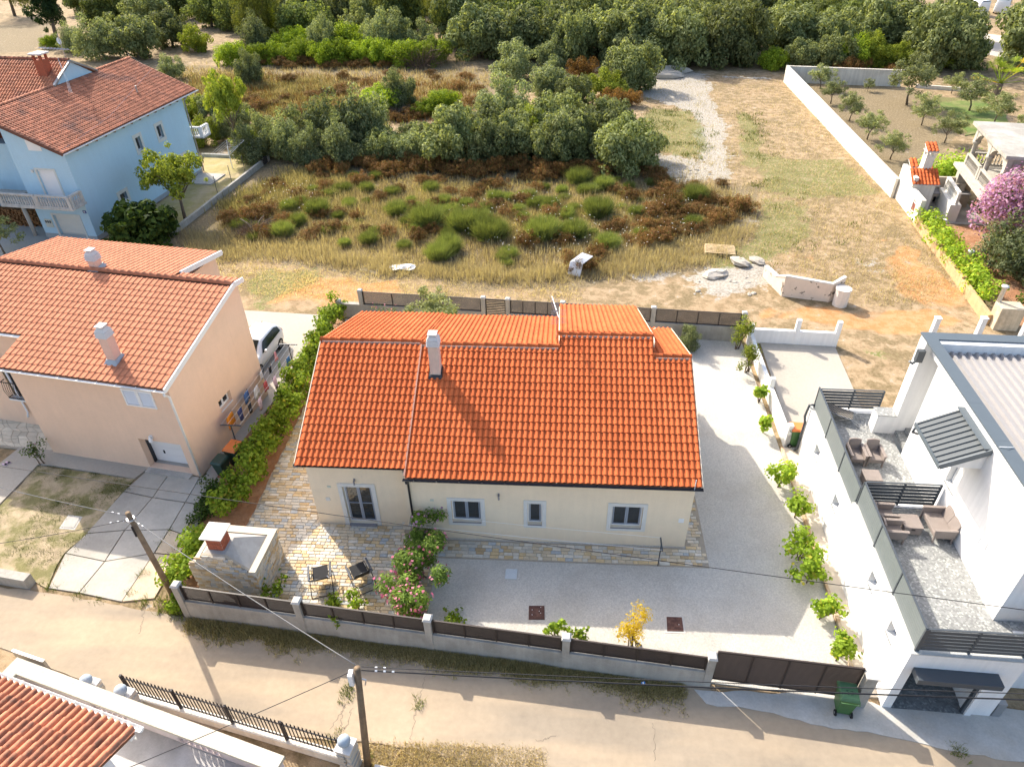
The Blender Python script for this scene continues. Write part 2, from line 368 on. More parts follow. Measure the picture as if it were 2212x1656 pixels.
def crack(pts, w0, seed):
    R_ = random.Random(seed); q = []; m = MB()
    for a, b in zip(pts[:-1], pts[1:]):
        for k in range(7): t = k/7; q.append(np.array([a[0]+(b[0]-a[0])*t+R_.uniform(-.05, .05), a[1]+(b[1]-a[1])*t+R_.uniform(-.05, .05)]))
    for a, b in zip(q[:-1], q[1:]):
        d = b-a; n_ = np.array([-d[1], d[0]])/max(np.linalg.norm(d), 1e-6)*w0*R_.uniform(.4, 1)*.5; m.quad((*(a-n_), .016), (*(b-n_), .016), (*(b+n_), .016), (*(a+n_), .016))
    m.build('crack', M_CRACK, bpy.data.objects['road'])
for i_, c_ in enumerate(([('N', 780, 1150), ('N', 720, 1260), ('N', 640, 1370)], [('N', 780, 1150), ('N', 745, 1270), ('N', 760, 1390)], [('N', 830, 1190), ('N', 800, 1300), ('N', 770, 1370)], [('N', 1360, 1190), ('N', 1330, 1320), ('N', 1300, 1450)], [('O', 1260, 1290), ('O', 1270, 1450), ('O', 1265, 1640)], [('M', 1160, 390), ('M', 1150, 500), ('M', 1120, 600)], [('N', 1440, 900), ('N', 1400, 1040), ('N', 1365, 1130)], [('O', 480, 1390), ('O', 400, 1430), ('O', 300, 1440)])): crack([G2(*p) for p in c_], .02, i_)
FENCE_BACK = lambda x: 33.0+(10.1-x)*.085         # back boundary
# soil strip under the vine hedge, side path of the neighbour
sheet('soil_strip', rag([(-12.35, 14.9), (-12.36, 34.3), (-13.75, 34.5), (-13.9, 27.2), (-14.5, 24), (-14.8, 20.6), (-14.2, 18), (-13.6, 14.9)], .3, .04, 6), .035, M_REDSOIL, 'strip of red soil under the vine hedge')

# ---- stone setts of the terrace and the paths round the house
patio = [[(-12.38, 28.4), (-9.45, 28.4), (-9.45, 18.8), (-5.6, 18.8), (-5.6, 18.25), (5.2, 18.25), (5.2, 24.5), (5.97, 24.5), (5.97, 17.34), (-4.36, 17.32), (-4.36, 13.6), (-12.36, 14.36)]]
sheet('patio_base', patio[0], .028, M_JOINT, 'mortar bed of the stone terrace')
SET_C = [((.58, .47, .32), 9), ((.60, .44, .24), 4), ((.62, .55, .44), 7), ((.42, .43, .42), 2), ((.50, .36, .20), 2), ((.54, .50, .42), 5)]
M_SETT = [pm('sett %d' % i, c, .85, .16, 6, island=.13, bump=.5, bs=35, bd=.015) for i, (c, n) in enumerate(SET_C)]
def wchoice(R): 
    t = R.uniform(0, sum(n for c, n in SET_C)); 
    for i, (c, n) in enumerate(SET_C):
        t -= n
        if t <= 0: return i
    return 0
def lay_setts():
    R = random.Random(11); root = bpy.data.objects['patio_base']; stones = []
    pitch = .158; y = 13.6
    while y < 28.4:
        x = -12.42+R.uniform(0, .2)
        while x < 6.0:
            L = R.choice((.18, .22, .26, .3, .34, .4)); cx, cy = x+L/2, y+pitch/2
            if inside(cx, cy, patio[0]) and inside(x+.03, cy, patio[0]) and inside(x+L-.02, cy, patio[0]): stones.append((cx, cy, L-.014, pitch-.016, R.uniform(.047, .062), wchoice(R), R.uniform(-.012, .012)))
            x += L
        y += pitch
    stones.sort(key=lambda s: (s[0])**2+(s[1])**2+(0 if s[0] > -11 else 30))
    def stone_vf(L, W, h, ch=.012):
        a, b = L/2, W/2
        V = [(-a, -b, 0), (a, -b, 0), (a, b, 0), (-a, b, 0), (-a, -b, h-ch), (a, -b, h-ch), (a, b, h-ch), (-a, b, h-ch), (-a+ch, -b+ch, h), (a-ch, -b+ch, h), (a-ch, b-ch, h), (-a+ch, b-ch, h)]
        return V, [(0,1,5,4), (1,2,6,5), (2,3,7,6), (3,0,4,7), (4,5,9,8), (5,6,10,9), (6,7,11,10), (7,4,8,11), (8,9,10,11)]
    cache = {}
    for s in stones[:300]:
        k = (round(s[2], 3), s[5])
        if k not in cache:
            me = bpy.data.meshes.new('paving_stone'); V, F = stone_vf(s[2], s[3], .055); me.from_pydata(V, [], F); me.materials.append(M_SETT[s[5]]); cache[k] = me
        o = bpy.data.objects.new('paving_stone', cache[k]); COL.objects.link(o); o.parent = root; o.location = (s[0], s[1], .006+s[4]-.055); o.rotation_euler = (0, 0, s[6])
    for i in range(len(SET_C)):
        m = MB()
        for s in stones[300:]:
            if s[5] != i: continue
            V, F = stone_vf(s[2], s[3], s[4]); c, d = cos(s[6]), sin(s[6]); m.add([(s[0]+v[0]*c-v[1]*d, s[1]+v[0]*d+v[1]*c, v[2]+.006) for v in V], F)
        tag(m.build('paving_stones', M_SETT[i], root), kind='stuff')
lay_setts()

# ---- neighbour's drive: concrete slabs, one by one
PFR = np.array([-15.43, 21.26, 0.0]); PF = Fr((-15.43, 21.26), radians(-9.0))     # frame of the peach house
dr = thing('slab_driveway', 'driveway of cracked concrete slabs between the lawn and the vine hedge', 'driveway', (-17, 18, 0)); 
g0 = [G2('I',1235,690), G2('I',1385,735), G2('I',1620,785), G2('I',1790,790)]
g1 = [G2('I',1000,900), G2('I',1235,950), G2('I',1500,990), G2('I',1700,1020)]
g2 = [G2('I',700,1240), G2('I',1010,1215), G2('I',1370,1210), G2('I',1540,1270)]
g3 = [G2('I',530,1400), G2('I',850,1465), G2('I',1250,1400), G2('I',1450,1420)]
g4 = [G2('M',390,215), G2('M',640,252), G2('M',985,325), G2('M',1250,300)]
rows = [g0, g1, g2, g3, g4]
M_SLAB = pm('drive slab', (.44, .40, .335), .9, .12, .8, col2=(.35, .32, .27), c2s=.45, c2w=(.4, .65), bump=.35, bs=50, island=.08)
M_SLABD = pm('earthy slab', (.55, .44, .31), .9, .16, .8, col2=(.46, .35, .24), c2s=.5, bump=.35, bs=50, island=.05)
for r in range(4):
    for k in range(3):
        q = [np.array(p) for p in (rows[r+1][k], rows[r+1][k+1], rows[r][k+1], rows[r][k])]; cn = sum(q)/4
        q = [p+(cn-p)/np.linalg.norm(cn-p)*.035 for p in q]
        m = MB(); m.hexa([(p[0], p[1], -.06) for p in q], [(p[0], p[1], .03+.004*((r*3+k) % 3)) for p in q]); m.build('slab', M_SLABD if (k == 2 and r > 1) else M_SLAB, dr)
# lawn patch, side paths, kerbs of the peach house
sheet('worn_lawn', rag([G2('I',310,690), G2('I',1090,800), G2('I',1020,880), G2('I',690,1260), G2('I',520,1400), G2('M',385,215), G2('M',270,150), G2('M',0,80), G2('I',-300,1300), G2('I',0,1010)], .3, .05, 9), .024, pm('lawn earth', (.42, .33, .21), .95, .2, 2, col2=(.20, .18, .075), c2s=1.1, c2w=(.42, .58), bump=.8, bs=20, bd=.05))
sheet('house_path', [G2('I',-400,1010), G2('I',0,1010), G2('I',310,690), G2('I',400,690), G2('I',1090,800), G2('I',1225,700), G2('I',1190,690), G2('I',460,560), G2('I',170,545), G2('I',-400,1000)], .07, M_CONC, 'raised concrete path along the peach house')
sheet('side_path', [(-14.75, 20.9), (-14.4, 24.3), (-13.95, 27.2), (-13.8, 34.9), (-18.9, 35.3), (-19.0, 29.0), (-15.0, 28), (-15.3, 21.2)], .045, M_CONC, 'concrete path and car stand beside the peach house')
# crazy paving at the entrance of the peach house: separate flat stones
cp = tag(sheet('terrace_bed', [G2('I',-700,260), G2('I',330,260), G2('I',460,590), G2('I',-700,470)], .05, M_JOINT), 'joint bed of the crazy paving', kind='structure')
M_CRAZY = pm('crazy paving stone', (.60, .54, .42), .85, .14, 2.5, island=.16, bump=.3, bs=40)
R = random.Random(5)
for i in range(17):
    for j in range(9):
        if (i+j) % 1 == 0:
            u0, u1 = i/17, (i+1)/17; v0, v1 = j/9, (j+1)/9
            a, b, c_, d_ = (np.array(G2('I',-700,260)), np.array(G2('I',395,260)), np.array(G2('I',455,575)), np.array(G2('I',-700,480)))
            bl = lambda u, v: a*(1-u)*(1-v)+b*u*(1-v)+c_*u*v+d_*(1-u)*v
            def jit(ii, jj):
                Q = random.Random(ii*77+jj*13+3); return bl(min(1, max(0, (ii+Q.uniform(-.38, .38))/17)), min(1, max(0, (jj+Q.uniform(-.38, .38))/9)))
            q = [jit(i, j), jit(i+1, j), jit(i+1, j+1), jit(i, j+1)]; cn = sum(q)/4
            q = [p+(cn-p)*.07 for p in q]
            m = MB(); m.hexa([(p[0], p[1], .0) for p in q][::-1], [(p[0], p[1], .066+R.uniform(0, .006)) for p in q][::-1]); m.build('paving_stone', M_CRAZY, cp)
sheet('back_slab', [(10.9, 24.6), (14.6, 24.8), G2('H',745,1600), G2('H',600,1270), (11.2, 32.9)], .03, M_CONC, 'concrete forecourt behind the white house')
# ================================================================== shared building materials
M_CREAM = pm('cream render', (.80, .67, .49), .92, .05, 1.2, bump=.35, bs=150, bd=.006, streak=.03)
M_PEACH = pm('peach render', (.78, .555, .40), .92, .05, 1.0, bump=.35, bs=150, bd=.006, streak=.025)
M_BLUE = pm('blue render', (.44, .63, .74), .92, .05, .8, bump=.3, bs=150, bd=.006, streak=.025, col2=(.41, .59, .70), c2s=.2)
M_WHITE = pm('white render', (.74, .735, .72), .9, .04, 1.2, bump=.25, bs=150, bd=.005, streak=.08)
M_TRIM = pm('stone window surround', (.63, .62, .58), .8, .05, 3, bump=.15)
M_PVC = pm('white frame', (.78, .78, .77), .4, .02, 2, bump=0, spec=.5)
M_GREYFR = pm('grey window frame', (.28, .31, .36), .4, .03, 2, bump=0, spec=.5)
M_GLASS = pm('window glass', (.022, .027, .03), .06, .0, 1, bump=.03, bs=3, spec=.9)
M_SILL = pm('speckled granite sill', (.24, .23, .23), .6, .35, 40, bump=.1)
M_GUT = pm('dark gutter', (.022, .021, .025), .45, .1, 3, bump=0, spec=.5)
M_WMET = pm('white metal', (.74, .74, .72), .45, .05, 2, bump=0, spec=.5)
M_DMET = pm('anthracite metal', (.055, .065, .075), .45, .06, 2, bump=.05, spec=.5)
M_BRNM = pm('dark brown slat paint', (.040, .029, .024), .5, .15, 3, bump=.1, spec=.4)
M_POSTC = pm('cast fence concrete', (.38, .355, .31), .92, .12, 1.6, bump=.4, bs=70, streak=.12, col2=(.30, .28, .24), c2s=.9)
M_CAP = pm('post cap concrete', (.47, .445, .40), .9, .08, 3)
M_TILE = pm('terracotta tile', (.47, .112, .036), .85, .07, 2.5, island=.10, bump=.2, bs=70, bd=.004, spec=.12, col2=(.53, .135, .045), c2s=.5)
M_TILEP = pm('pale terracotta tile', (.45, .18, .098), .85, .08, 2.5, island=.10, bump=.2, bs=70, bd=.004, spec=.12)
M_TILEO = pm('weathered old tile', (.42, .165, .09), .85, .22, 1.4, island=.25, bump=.3, bs=60, bd=.006, col2=(.20, .10, .075), c2s=.45, c2w=(.52, .68))
M_TILEL = pm('lichened barrel tile', (.48, .19, .10), .85, .22, 3, island=.22, bump=.4, bs=60, bd=.006, col2=(.20, .10, .065), c2s=2.2, c2w=(.48, .66))
M_MORTAR = pm('ridge mortar', (.30, .19, .15), .95, .25, 6, bump=.8, bs=30, bd=.03)
M_DECK = pm('roof underlay', (.20, .09, .05), .9, .1, 3)
M_LEAD = pm('zinc flashing', (.35, .37, .38), .45, .1, 4, metal=.6, bump=.1)
M_RUBBER = pm('black rubber', (.012, .012, .013), .7, .1, 5, bump=.1)
M_WOOD = pm('weathered pole wood', (.235, .165, .10), .9, .22, 4, col2=(.16, .115, .075), c2s=1.5, bump=.5, bs=40, streak=.3)
M_STEEL = pm('galvanised steel', (.42, .43, .44), .4, .08, 4, metal=.8, bump=0)

# ------------------------------------------------------------------ roof tiles
def tile_vf(w, L, roll=.62, h=.05, tilt=.04, th=.014, seg=5):
    """S-shaped tile: pan then roll; lies along +y (up the slope), lower edge raised by tilt"""
    prof = [(0, .006), (w*(1-roll)*.9, .0)]
    for k in range(seg+1):
        a = pi*(1-k/seg); prof.append((w*(1-roll)+w*roll*.5*(1+cos(a)), .004+h*sin(a)**.8 if 0 < k < seg else .004))
    n = len(prof); V = []
    for yy, dz in ((0, tilt), (L, 0.0)):
        for x, z in prof: V.append((x, yy, z+dz))
    for x, z in prof: V.append((x, 0.0, z+tilt))
    for x, z in prof: V.append((x, 0.0, z+tilt-th-.012))
    F = [(i, i+1, n+i+1, n+i) for i in range(n-1)]+[(3*n+i, 3*n+i+1, 2*n+i+1, 2*n+i) for i in range(n-1)]
    return V, F
def tile_roof(roof, o, ud, sd, cols, rows, w, ex, mat, mask=None, keep=300, lap=.07, barrel=False, name='roof_tile', seed=1, jit=.0, flat=False):
    """cover a slope with tiles; nearest `keep` are objects of their own under the roof part, the rest one joined part"""
    o = np.array(o, float); ud = np.array(ud, float); ud /= np.linalg.norm(ud); sd = np.array(sd, float); sd /= np.linalg.norm(sd); nn = np.cross(ud, sd)
    if flat: V, F = tile_vf(w, ex+lap, .45, .03, .028)
    elif barrel: V, F = tile_vf(w, ex+lap, .72, .085, .03)
    else: V, F = tile_vf(w, ex+lap)
    R = random.Random(seed); pl = []
    for r in range(rows):
        for c in range(cols):
            p = o+ud*(c*w)+sd*(r*ex)
            mid = (c+.5)*w, (r+.5)*ex
            if mask and not mask(*mid): continue
            pl.append((np.linalg.norm(p-CC), p, R.uniform(-1, 1)))
    pl.sort(key=lambda q: q[0])
    inv = MW[roof.name].inverted()
    rot = Matrix(((ud[0], sd[0], nn[0]), (ud[1], sd[1], nn[1]), (ud[2], sd[2], nn[2]))).to_4x4()
    me = bpy.data.meshes.new(name); me.from_pydata(V, [], F); me.materials.append(mat)
    me.polygons.foreach_set('use_smooth', [True]*len(me.polygons))
    for d, p, j in pl[:keep]:
        t = bpy.data.objects.new(name, me); COL.objects.link(t); t.parent = roof
        t.matrix_local = inv @ Matrix.Translation(p) @ rot @ Matrix.Rotation(j*jit, 4, 'Z')
    rest = pl[keep:]
    if rest:
        A = np.array(V); B = np.stack([ud, sd, nn]); A = A @ B
        P = np.array([q[1] for q in rest]); VV = (P[:, None, :]+A[None]).reshape(-1, 3)
        FF_ = (np.arange(len(rest))[:, None, None]*len(V)+np.array(F)[None]).reshape(-1, 4)
        iv = np.array(inv); VV = VV @ iv[:3, :3].T+iv[:3, 3]
        tag(link(name+'s', mesh_np(name+'s', VV, FF_, True), mat, roof), kind='stuff')
def ridge(parent, a, b, mat, r=.105, L=.42, name='ridge_tile'):
    """row of half-round ridge tiles from a to b, each a piece"""
    a = np.array(a, float); b = np.array(b, float); d = b-a; n = max(1, round(np.linalg.norm(d)/L)); d /= np.linalg.norm(d); L = np.linalg.norm(b-a)/n
    sx = np.cross(d, (0, 0, 1)); V = []; ks = 7
    for t, rr in ((-.03, r*1.10), (L*.12, r*1.10), (L*.13, r), (L, r*.97)):
        for k in range(ks): ang = pi*(k/(ks-1)*1.1-.05); V.append(d*t+sx*rr*cos(ang)+np.array([0, 0, 1])*(rr*sin(ang)-.02))
    F = [(i*ks+k, i*ks+k+1, (i+1)*ks+k+1, (i+1)*ks+k) for i in range(3) for k in range(ks-1)]+[tuple(range(ks))]
    me = bpy.data.meshes.new(name); me.from_pydata([tuple(v) for v in V], [], F); me.materials.append(mat); me.polygons.foreach_set('use_smooth', [True]*(len(F)-1)+[False])
    inv = MW[parent.name].inverted(); rz = inv.to_3x3().to_4x4()
    for i in range(n):
        o = bpy.data.objects.new(name, me); COL.objects.link(o); o.parent = parent; p = a+d*L*i; o.matrix_local = inv @ Matrix.Translation(p)

def window(root, f, u0, u1, z0, z1, v, leaves=2, axis='u', frame=M_GREYFR, sill=True, surround=None, depth=.14, out=-1, transom=False, fw=.05, name='window', pvc=None, sillm=None):
    """window in an opening of a wall whose outer face lies at v (out = side that is outdoors)"""
    P = (lambda m, a0, a1, t0, t1, b0, b1: m.box(f, a0, a1, min(t0, t1), max(t0, t1), b0, b1)) if axis == 'u' else (lambda m, a0, a1, t0, t1, b0, b1: m.box(f, min(t0, t1), max(t0, t1), a0, a1, b0, b1))
    d = v-out*depth
    m = MB(); t0, t1 = d, d-out*.05
    P(m, u0, u0+fw, t0, t1, z0, z1); P(m, u1-fw, u1, t0, t1, z0, z1); P(m, u0+fw, u1-fw, t0, t1, z1-fw, z1); P(m, u0+fw, u1-fw, t0, t1, z0, z0+fw)
    w = m.build(name, pvc or frame, root)
    iw = (u1-u0-2*fw)/leaves
    for k in range(leaves):
        a0 = u0+fw+k*iw+.004; a1 = a0+iw-.008; b0, b1 = z0+fw+.004, z1-fw-.004; s0, s1 = d+out*.014, d-out*.04; e = .055
        m = MB(); P(m, a0, a0+e, s0, s1, b0, b1); P(m, a1-e, a1, s0, s1, b0, b1); P(m, a0+e, a1-e, s0, s1, b1-e, b1); P(m, a0+e, a1-e, s0, s1, b0, b0+e)
        if transom: P(m, a0+e, a1-e, s0, s1, (b0+b1)/2-.015, (b0+b1)/2+.015)
        m.build('sash', frame, w)
        m = MB(); P(m, a0+e*.8, a1-e*.8, d-out*.012, d-out*.02, b0+e*.8, b1-e*.8); m.build('pane', M_GLASS, w)
    if sill:
        m = MB(); P(m, u0, u1, d+out*.002, v+out*.03, z0-.035, z0-.002); m.build('sill', sillm or M_SILL, w)
    if surround:
        s = surround; m = MB(); q0, q1 = v+out*.03, v-out*.02
        P(m, u0-s, u0-.002, q0, q1, z0-s, z1+s); P(m, u1+.002, u1+s, q0, q1, z0-s, z1+s); P(m, u0-.002, u1+.002, q0, q1, z1+.002, z1+s)
        if sill is not None: P(m, u0-.002, u1+.002, q0, q1, z0-s, z0-.036)
        m.build('surround', M_TRIM, w)
    return w

# ================================================================== main house (cream, one storey)
FX0, FX1, FXM = -9.41, 5.16, -5.55          # left, right, step
YR, YL, YB = 18.33, 18.85, 28.6
TH = radians(24.26); TB = radians(20.5)
EY, EZ = 18.07, 3.52                         # front eave line of the right part (tile edge)
rf = lambda y: EZ+(y-EY)*tan(TH)
mh = thing('house', 'cream one-storey house with orange tiled roof and white gravel yard', 'house', (-2, 18.3, 0))
win = [(-3.83, -2.70, .99, 2.15), (-.92, -.37, .99, 2.15), (2.24, 3.40, .99, 2.16)]
m = MB()
m.holed(WF, FXM, FX1, 0, rf(YR)-.12, YR, YR+.3, win)
m.holed(WF, FX0, FXM-.002, 0, rf(YL)-.12, YL, YL+.3, [(-8.16, -7.02, .12, 2.18)])
m.box(WF, FXM, FXM+.3, YR+.302, YL+.2, 0, rf(YR)-.1)
m.build('front_wall', M_CREAM, mh)
for x0, x1, yf in ((FX0, FX0+.3, YL+.302), (FX1-.3, FX1, YR+.302)):
    m = MB(); yr = 23.4 if x0 < 0 else 23.02; zr = rf(yr)-.2; zb = zr-(27.6-yr)*tan(TB)
    m.extrude([(x0, yf, 0), (x0, 27.6, 0), (x0, 27.6, zb), (x0, yr, zr), (x0, yf, rf(yf)-.15)], (x1-x0, 0, 0)); m.build('gable_wall', M_CREAM, mh)
part('rear_wall', M_CREAM, mh, (FX0+.302, FX1-.302, 27.3, 27.6, 0, 3.9))
part('floor_slab', M_JOINT, mh, (FX0+.31, FX1-.31, YL+.31, 27.29, .0, .06))
# roof: deck slabs, tiles, ridges
SD = np.array([0, cos(TH), sin(TH)]); SB = np.array([0, -cos(TB), sin(TB)])
roof = MB()
def slab(m, x0, x1, ya, za, yb, zb, t=.09):
    m.hexa([(x0, ya, za-t), (x1, ya, za-t), (x1, yb, zb-t), (x0, yb, zb-t)], [(x0, ya, za), (x1, ya, za), (x1, yb, zb), (x0, yb, zb)])
secs = [(-9.57, -5.42, 23.44, EY+.4, 29.0), (-5.42, .14, 23.34, EY, 29.0), (.14, 3.87, 23.88, EY, 30.1), (3.87, 5.31, 23.02, EY, 27.97)]
for x0, x1, yr, ye, yb in secs:
    slab(roof, x0+.02, x1-.02, ye, rf(ye)-.05, yr, rf(yr)-.05); slab(roof, x0+.02, x1-.02, yr, rf(yr)-.06, yb, rf(yr)-.06-(yb-yr)*tan(TB))
roof = roof.build('roof', M_DECK, mh)
CT = cos(TH); W0, E0 = .2085, .3405
# front slope: one sheet of tiles, its top edge stepped with the ridges, eave stepped back on the left
def fmask(u, s):
    x = -9.57+u; y = EY+s*CT
    for x0, x1, yr, ye, yb in secs:
        if x0 <= x < x1: return ye-.05 <= y < yr-.03
    return False
ncol = int((5.31+9.57)/W0)
tile_roof(roof, (-9.57, EY, rf(EY)), (1, 0, 0), SD, ncol, 19, (5.31+9.57)/ncol, E0, M_TILE, fmask, 300, seed=3, jit=.006)
for i, (x0, x1, yr, ye, yb) in enumerate(secs):      # rear slopes, laid from the rear eave up
    n = max(1, round((x1-x0)/W0)); Ls = (yb-yr)/cos(TB); zb = rf(yr)-(yb-yr)*tan(TB)
    tile_roof(roof, (x1, yb, zb), (-1, 0, 0), SB, n, int(Ls/E0), (x1-x0)/n, E0*Ls/(int(Ls/E0)*E0), M_TILE, None, 0, seed=9+i)
    ridge(roof, (x0-.02 if i != 1 else x0, yr, rf(yr)+.02), (x1+.02, yr, rf(yr)+.02), M_TILE)
    m = MB(); m.tube([(x0+.05, yr-.13, rf(yr)-.04), (x1-.05, yr-.13, rf(yr)-.04)], .065, 6); m.build('ridge_mortar', M_MORTAR, roof)
# flashing where the right slope rises over the left one, verge trims
m = MB()
for x in (-5.41,): m.beam((x, EY+.02, rf(EY)+.07), (x, 23.3, rf(23.3)+.07), .06, .05)
m.build('flashing', pm('flashing strip', (.40, .20, .14), .6, .2, 8, bump=.1), roof)
m = MB()
m.beam((-9.60, EY+.4, rf(EY+.4)-.02), (-9.60, 23.44, rf(23.44)-.02), .03, .12); m.beam((5.335, EY, rf(EY)-.02), (5.335, 23.02, rf(23.02)-.02), .03, .12)
m.beam((5.335, 23.02, rf(23.02)-.03), (5.335, 27.97, rf(23.02)-.03-(4.95)*tan(TB)), .03, .12); m.beam((-9.60, 23.44, rf(23.44)-.03), (-9.60, 29.0, rf(23.44)-.03-5.56*tan(TB)), .03, .12)
for x in (.12, 3.89): m.beam((x, 23.4, rf(23.88)-.12), (x, 23.88, rf(23.88)-.1), .03, .25); m.beam((x, 23.88, rf(23.88)-.1), (x, 29.5, rf(23.88)-.1-5.62*tan(TB)), .03, .25)
m.build('verge_trim', M_CREAM, roof)
def gutter(root, a, b, mat, r=.07, name='gutter'):
    """open half-round gutter"""
    a = np.array(a, float); b = np.array(b, float); d = b-a; L = np.linalg.norm(d); d /= L; sx = np.cross(d, (0, 0, 1)); m = MB(); V = []; ks = 9
    for rr in (r, r-.008):
        for p in (a, b):
            for k in range(ks): t = pi+pi*k/(ks-1); V.append(p+sx*rr*cos(t)+np.array([0, 0, 1])*rr*sin(t))
    F = [(k, k+1, ks+k+1, ks+k) for k in range(ks-1)]+[(2*ks+k, 3*ks+k, 3*ks+k+1, 2*ks+k+1) for k in range(ks-1)]
    F += [(0, 2*ks, 3*ks, ks), (ks-1, 2*ks-1, 4*ks-1, 3*ks-1), tuple(range(ks)), tuple(range(ks, 2*ks))]
    m.add(V, F); n = int(L/.9)
    for k in range(n+1): p = a+d*(L*(k+.5)/(n+1)); m.beam(p-sx*r*1.1+np.array([0, 0, .005]), p+sx*r*1.1+np.array([0, 0, .005]), .03, .008)
    return m.build(name, mat, root)
gutter(mh, (-5.47, EY-.055, rf(EY)-.045), (5.36, EY-.055, rf(EY)-.045), M_GUT); gutter(mh, (-9.64, EY+.345, rf(EY+.4)-.045), (-5.5, EY+.345, rf(EY+.4)-.045), M_GUT)
m = MB(); m.tube([(-5.36, EY-.05, rf(EY)-.12), (-5.36, EY-.03, rf(EY)-.25), (-5.36, YR-.07, rf(EY)-.42), (-5.36, YR-.07, .1)], .042, 8); m.build('downpipe', M_GUT, mh, True)
for (a0, a1, b0, b1), lv in zip(win, (2, 1, 2)): window(mh, WF, a0, a1, b0, b1, YR, lv, surround=.155, pvc=M_PVC)
window(mh, WF, -8.16, -7.02, .12, 2.18, YL, 2, surround=.17, transom=True, sill=None, pvc=M_PVC, name='terrace_door')
part('doorstep', M_SILL, mh, (-8.14, -7.04, YL-.14, YL+.14, 0, .115))
# rooms behind the glass: dark curtain strip seen in the terrace door
m = MB(); m.quad((-8.0, YL+.24, .2), (-7.75, YL+.26, .2), (-7.86, YL+.24, 2.1), (-8.02, YL+.25, 2.1)); m.build('curtain', pm('curtain cloth', (.5, .47, .4), .9), mh)
for x, y in ((-7.6, YL), (-2.0, YR)):                                    # spot lamps, boxes and plates on the front wall
    m = MB(); m.box(WF, x-.035, x+.035, y-.03, y, 2.5, 2.62); m.tube([(x, y-.03, 2.56), (x, y-.12, 2.56), (x+.01, y-.14, 2.42)], .035, 8); m.build('wall_lamp', M_SILL, mh)
def plate(x, y, z, w, h, mat=None): m = MB(); m.box(WF, x-w/2, x+w/2, y-.02, y, z-h/2, z+h/2); m.build('wall_plate', mat or M_TRIM, mh, bevel=.004)
M_VENT = pm('vent grille', (.55, .57, .48), .6)
plate(-8.67, YL, 2.14, .14, .1, M_VENT); plate(-8.83, YL, 1.45, .17, .17); plate(-4.55, YR, 2.14, .14, .1, M_VENT); plate(-5.95, YL, .22, .1, .08); plate(4.86, YR, 1.5, .2, .2, M_PVC); plate(-7.3, YL-.0, .0+2.75, .0001+.02, .02)
# chimney
q = (-4.69, 22.12); zc = rf(22.12)
ch = part('chimney', pm('chimney render', (.60, .51, .42), .92, .08, 3, streak=.1), roof, (q[0]-.2, q[0]+.2, q[1]-.2, q[1]+.2, zc-.5, zc+1.35))
m = MB()
m.box(WF, q[0]-.3, q[0]+.3, q[1]-.3, q[1]+.3, zc-.12, zc-.085); m.hexa([(q[0]-.3, q[1]-.34, zc-.16), (q[0]+.3, q[1]-.34, zc-.16), (q[0]+.24, q[1]+.24, zc+.16), (q[0]-.24, q[1]+.24, zc+.16)], [(q[0]-.26, q[1]-.26, zc+.02), (q[0]+.26, q[1]-.26, zc+.02), (q[0]+.23, q[1]+.23, zc+.24), (q[0]-.23, q[1]+.23, zc+.24)])
m.build('chimney_flashing', M_GUT, roof)
def louvre_cap(parent, x, y, z, s, mat, f=WF):
    m = MB(); o = f.o.copy(); g_ = Fr((x, y), f.a, z)
    for k in range(3):
        zz = .02+k*.085; w_ = s*(1.12-.02*k)
        m.hexa([g_.p(-w_, -w_, zz), g_.p(w_, -w_, zz), g_.p(w_, w_, zz), g_.p(-w_, w_, zz)], [g_.p(-w_*.86, -w_*.86, zz+.06), g_.p(w_*.86, -w_*.86, zz+.06), g_.p(w_*.86, w_*.86, zz+.06), g_.p(-w_*.86, w_*.86, zz+.06)])
    m.box(g_, -s*.8, s*.8, -s*.8, s*.8, .0, .30)
    w_ = s; m.hexa([g_.p(-w_, -w_, .28), g_.p(w_, -w_, .28), g_.p(w_, w_, .28), g_.p(-w_, w_, .28)], [g_.p(-w_*.6, -w_*.6, .42), g_.p(w_*.6, -w_*.6, .42), g_.p(w_*.6, w_*.6, .42), g_.p(-w_*.6, w_*.6, .42)])
    m.box(g_, -s*.5, s*.5, -s*.5, s*.5, .42, .47); m.box(g_, -s*.78, s*.78, -s*.78, s*.78, .472, .52)
    return m.build('chimney_cap', mat, parent)
M_CAPC = pm('precast chimney cap', (.60, .59, .56), .85, .08, 4)
louvre_cap(roof, q[0], q[1], zc+1.35, .225, M_CAPC)
# television antenna on the ridge step, vent pipe, lightning rod at the corner
m = MB(); ax, ay = -.0, 24.0; az = rf(23.34)-.2
m.tube([(ax, ay, az), (ax, ay, az+1.5)], .018, 6); bx = np.array([-.22, .95, .18]); c0 = np.array([ax, ay, az+1.42])
m.tube([c0-bx*.35, c0+bx*.95], .014, 5)
for k in range(12):
    p = c0+bx*(-.1+k*.085); m.tube([p+np.array([-.14, -.03, .1]), p, p+np.array([.14, .03, .1])], .007, 4)
for s_ in (-1, 1):
    for k in range(5): p = c0-bx*.33; m.tube([p+np.array([-.3, -.06, s_*(.06+.06*k)]), p+np.array([.3, .06, s_*(.06+.06*k)])], .007, 4)
m.build('antenna', M_STEEL, roof)
m = MB(); m.tube([(5.05, EY-.02, rf(EY)-.12), (5.05, EY-.02, rf(EY)+.38)], .016, 6); m.tube([(4.5, 27.7, 3.75), (4.5, 27.7, 4.05), (4.58, 27.7, 4.1)], .03, 6); m.build('vent_pipe', M_WMET, roof)
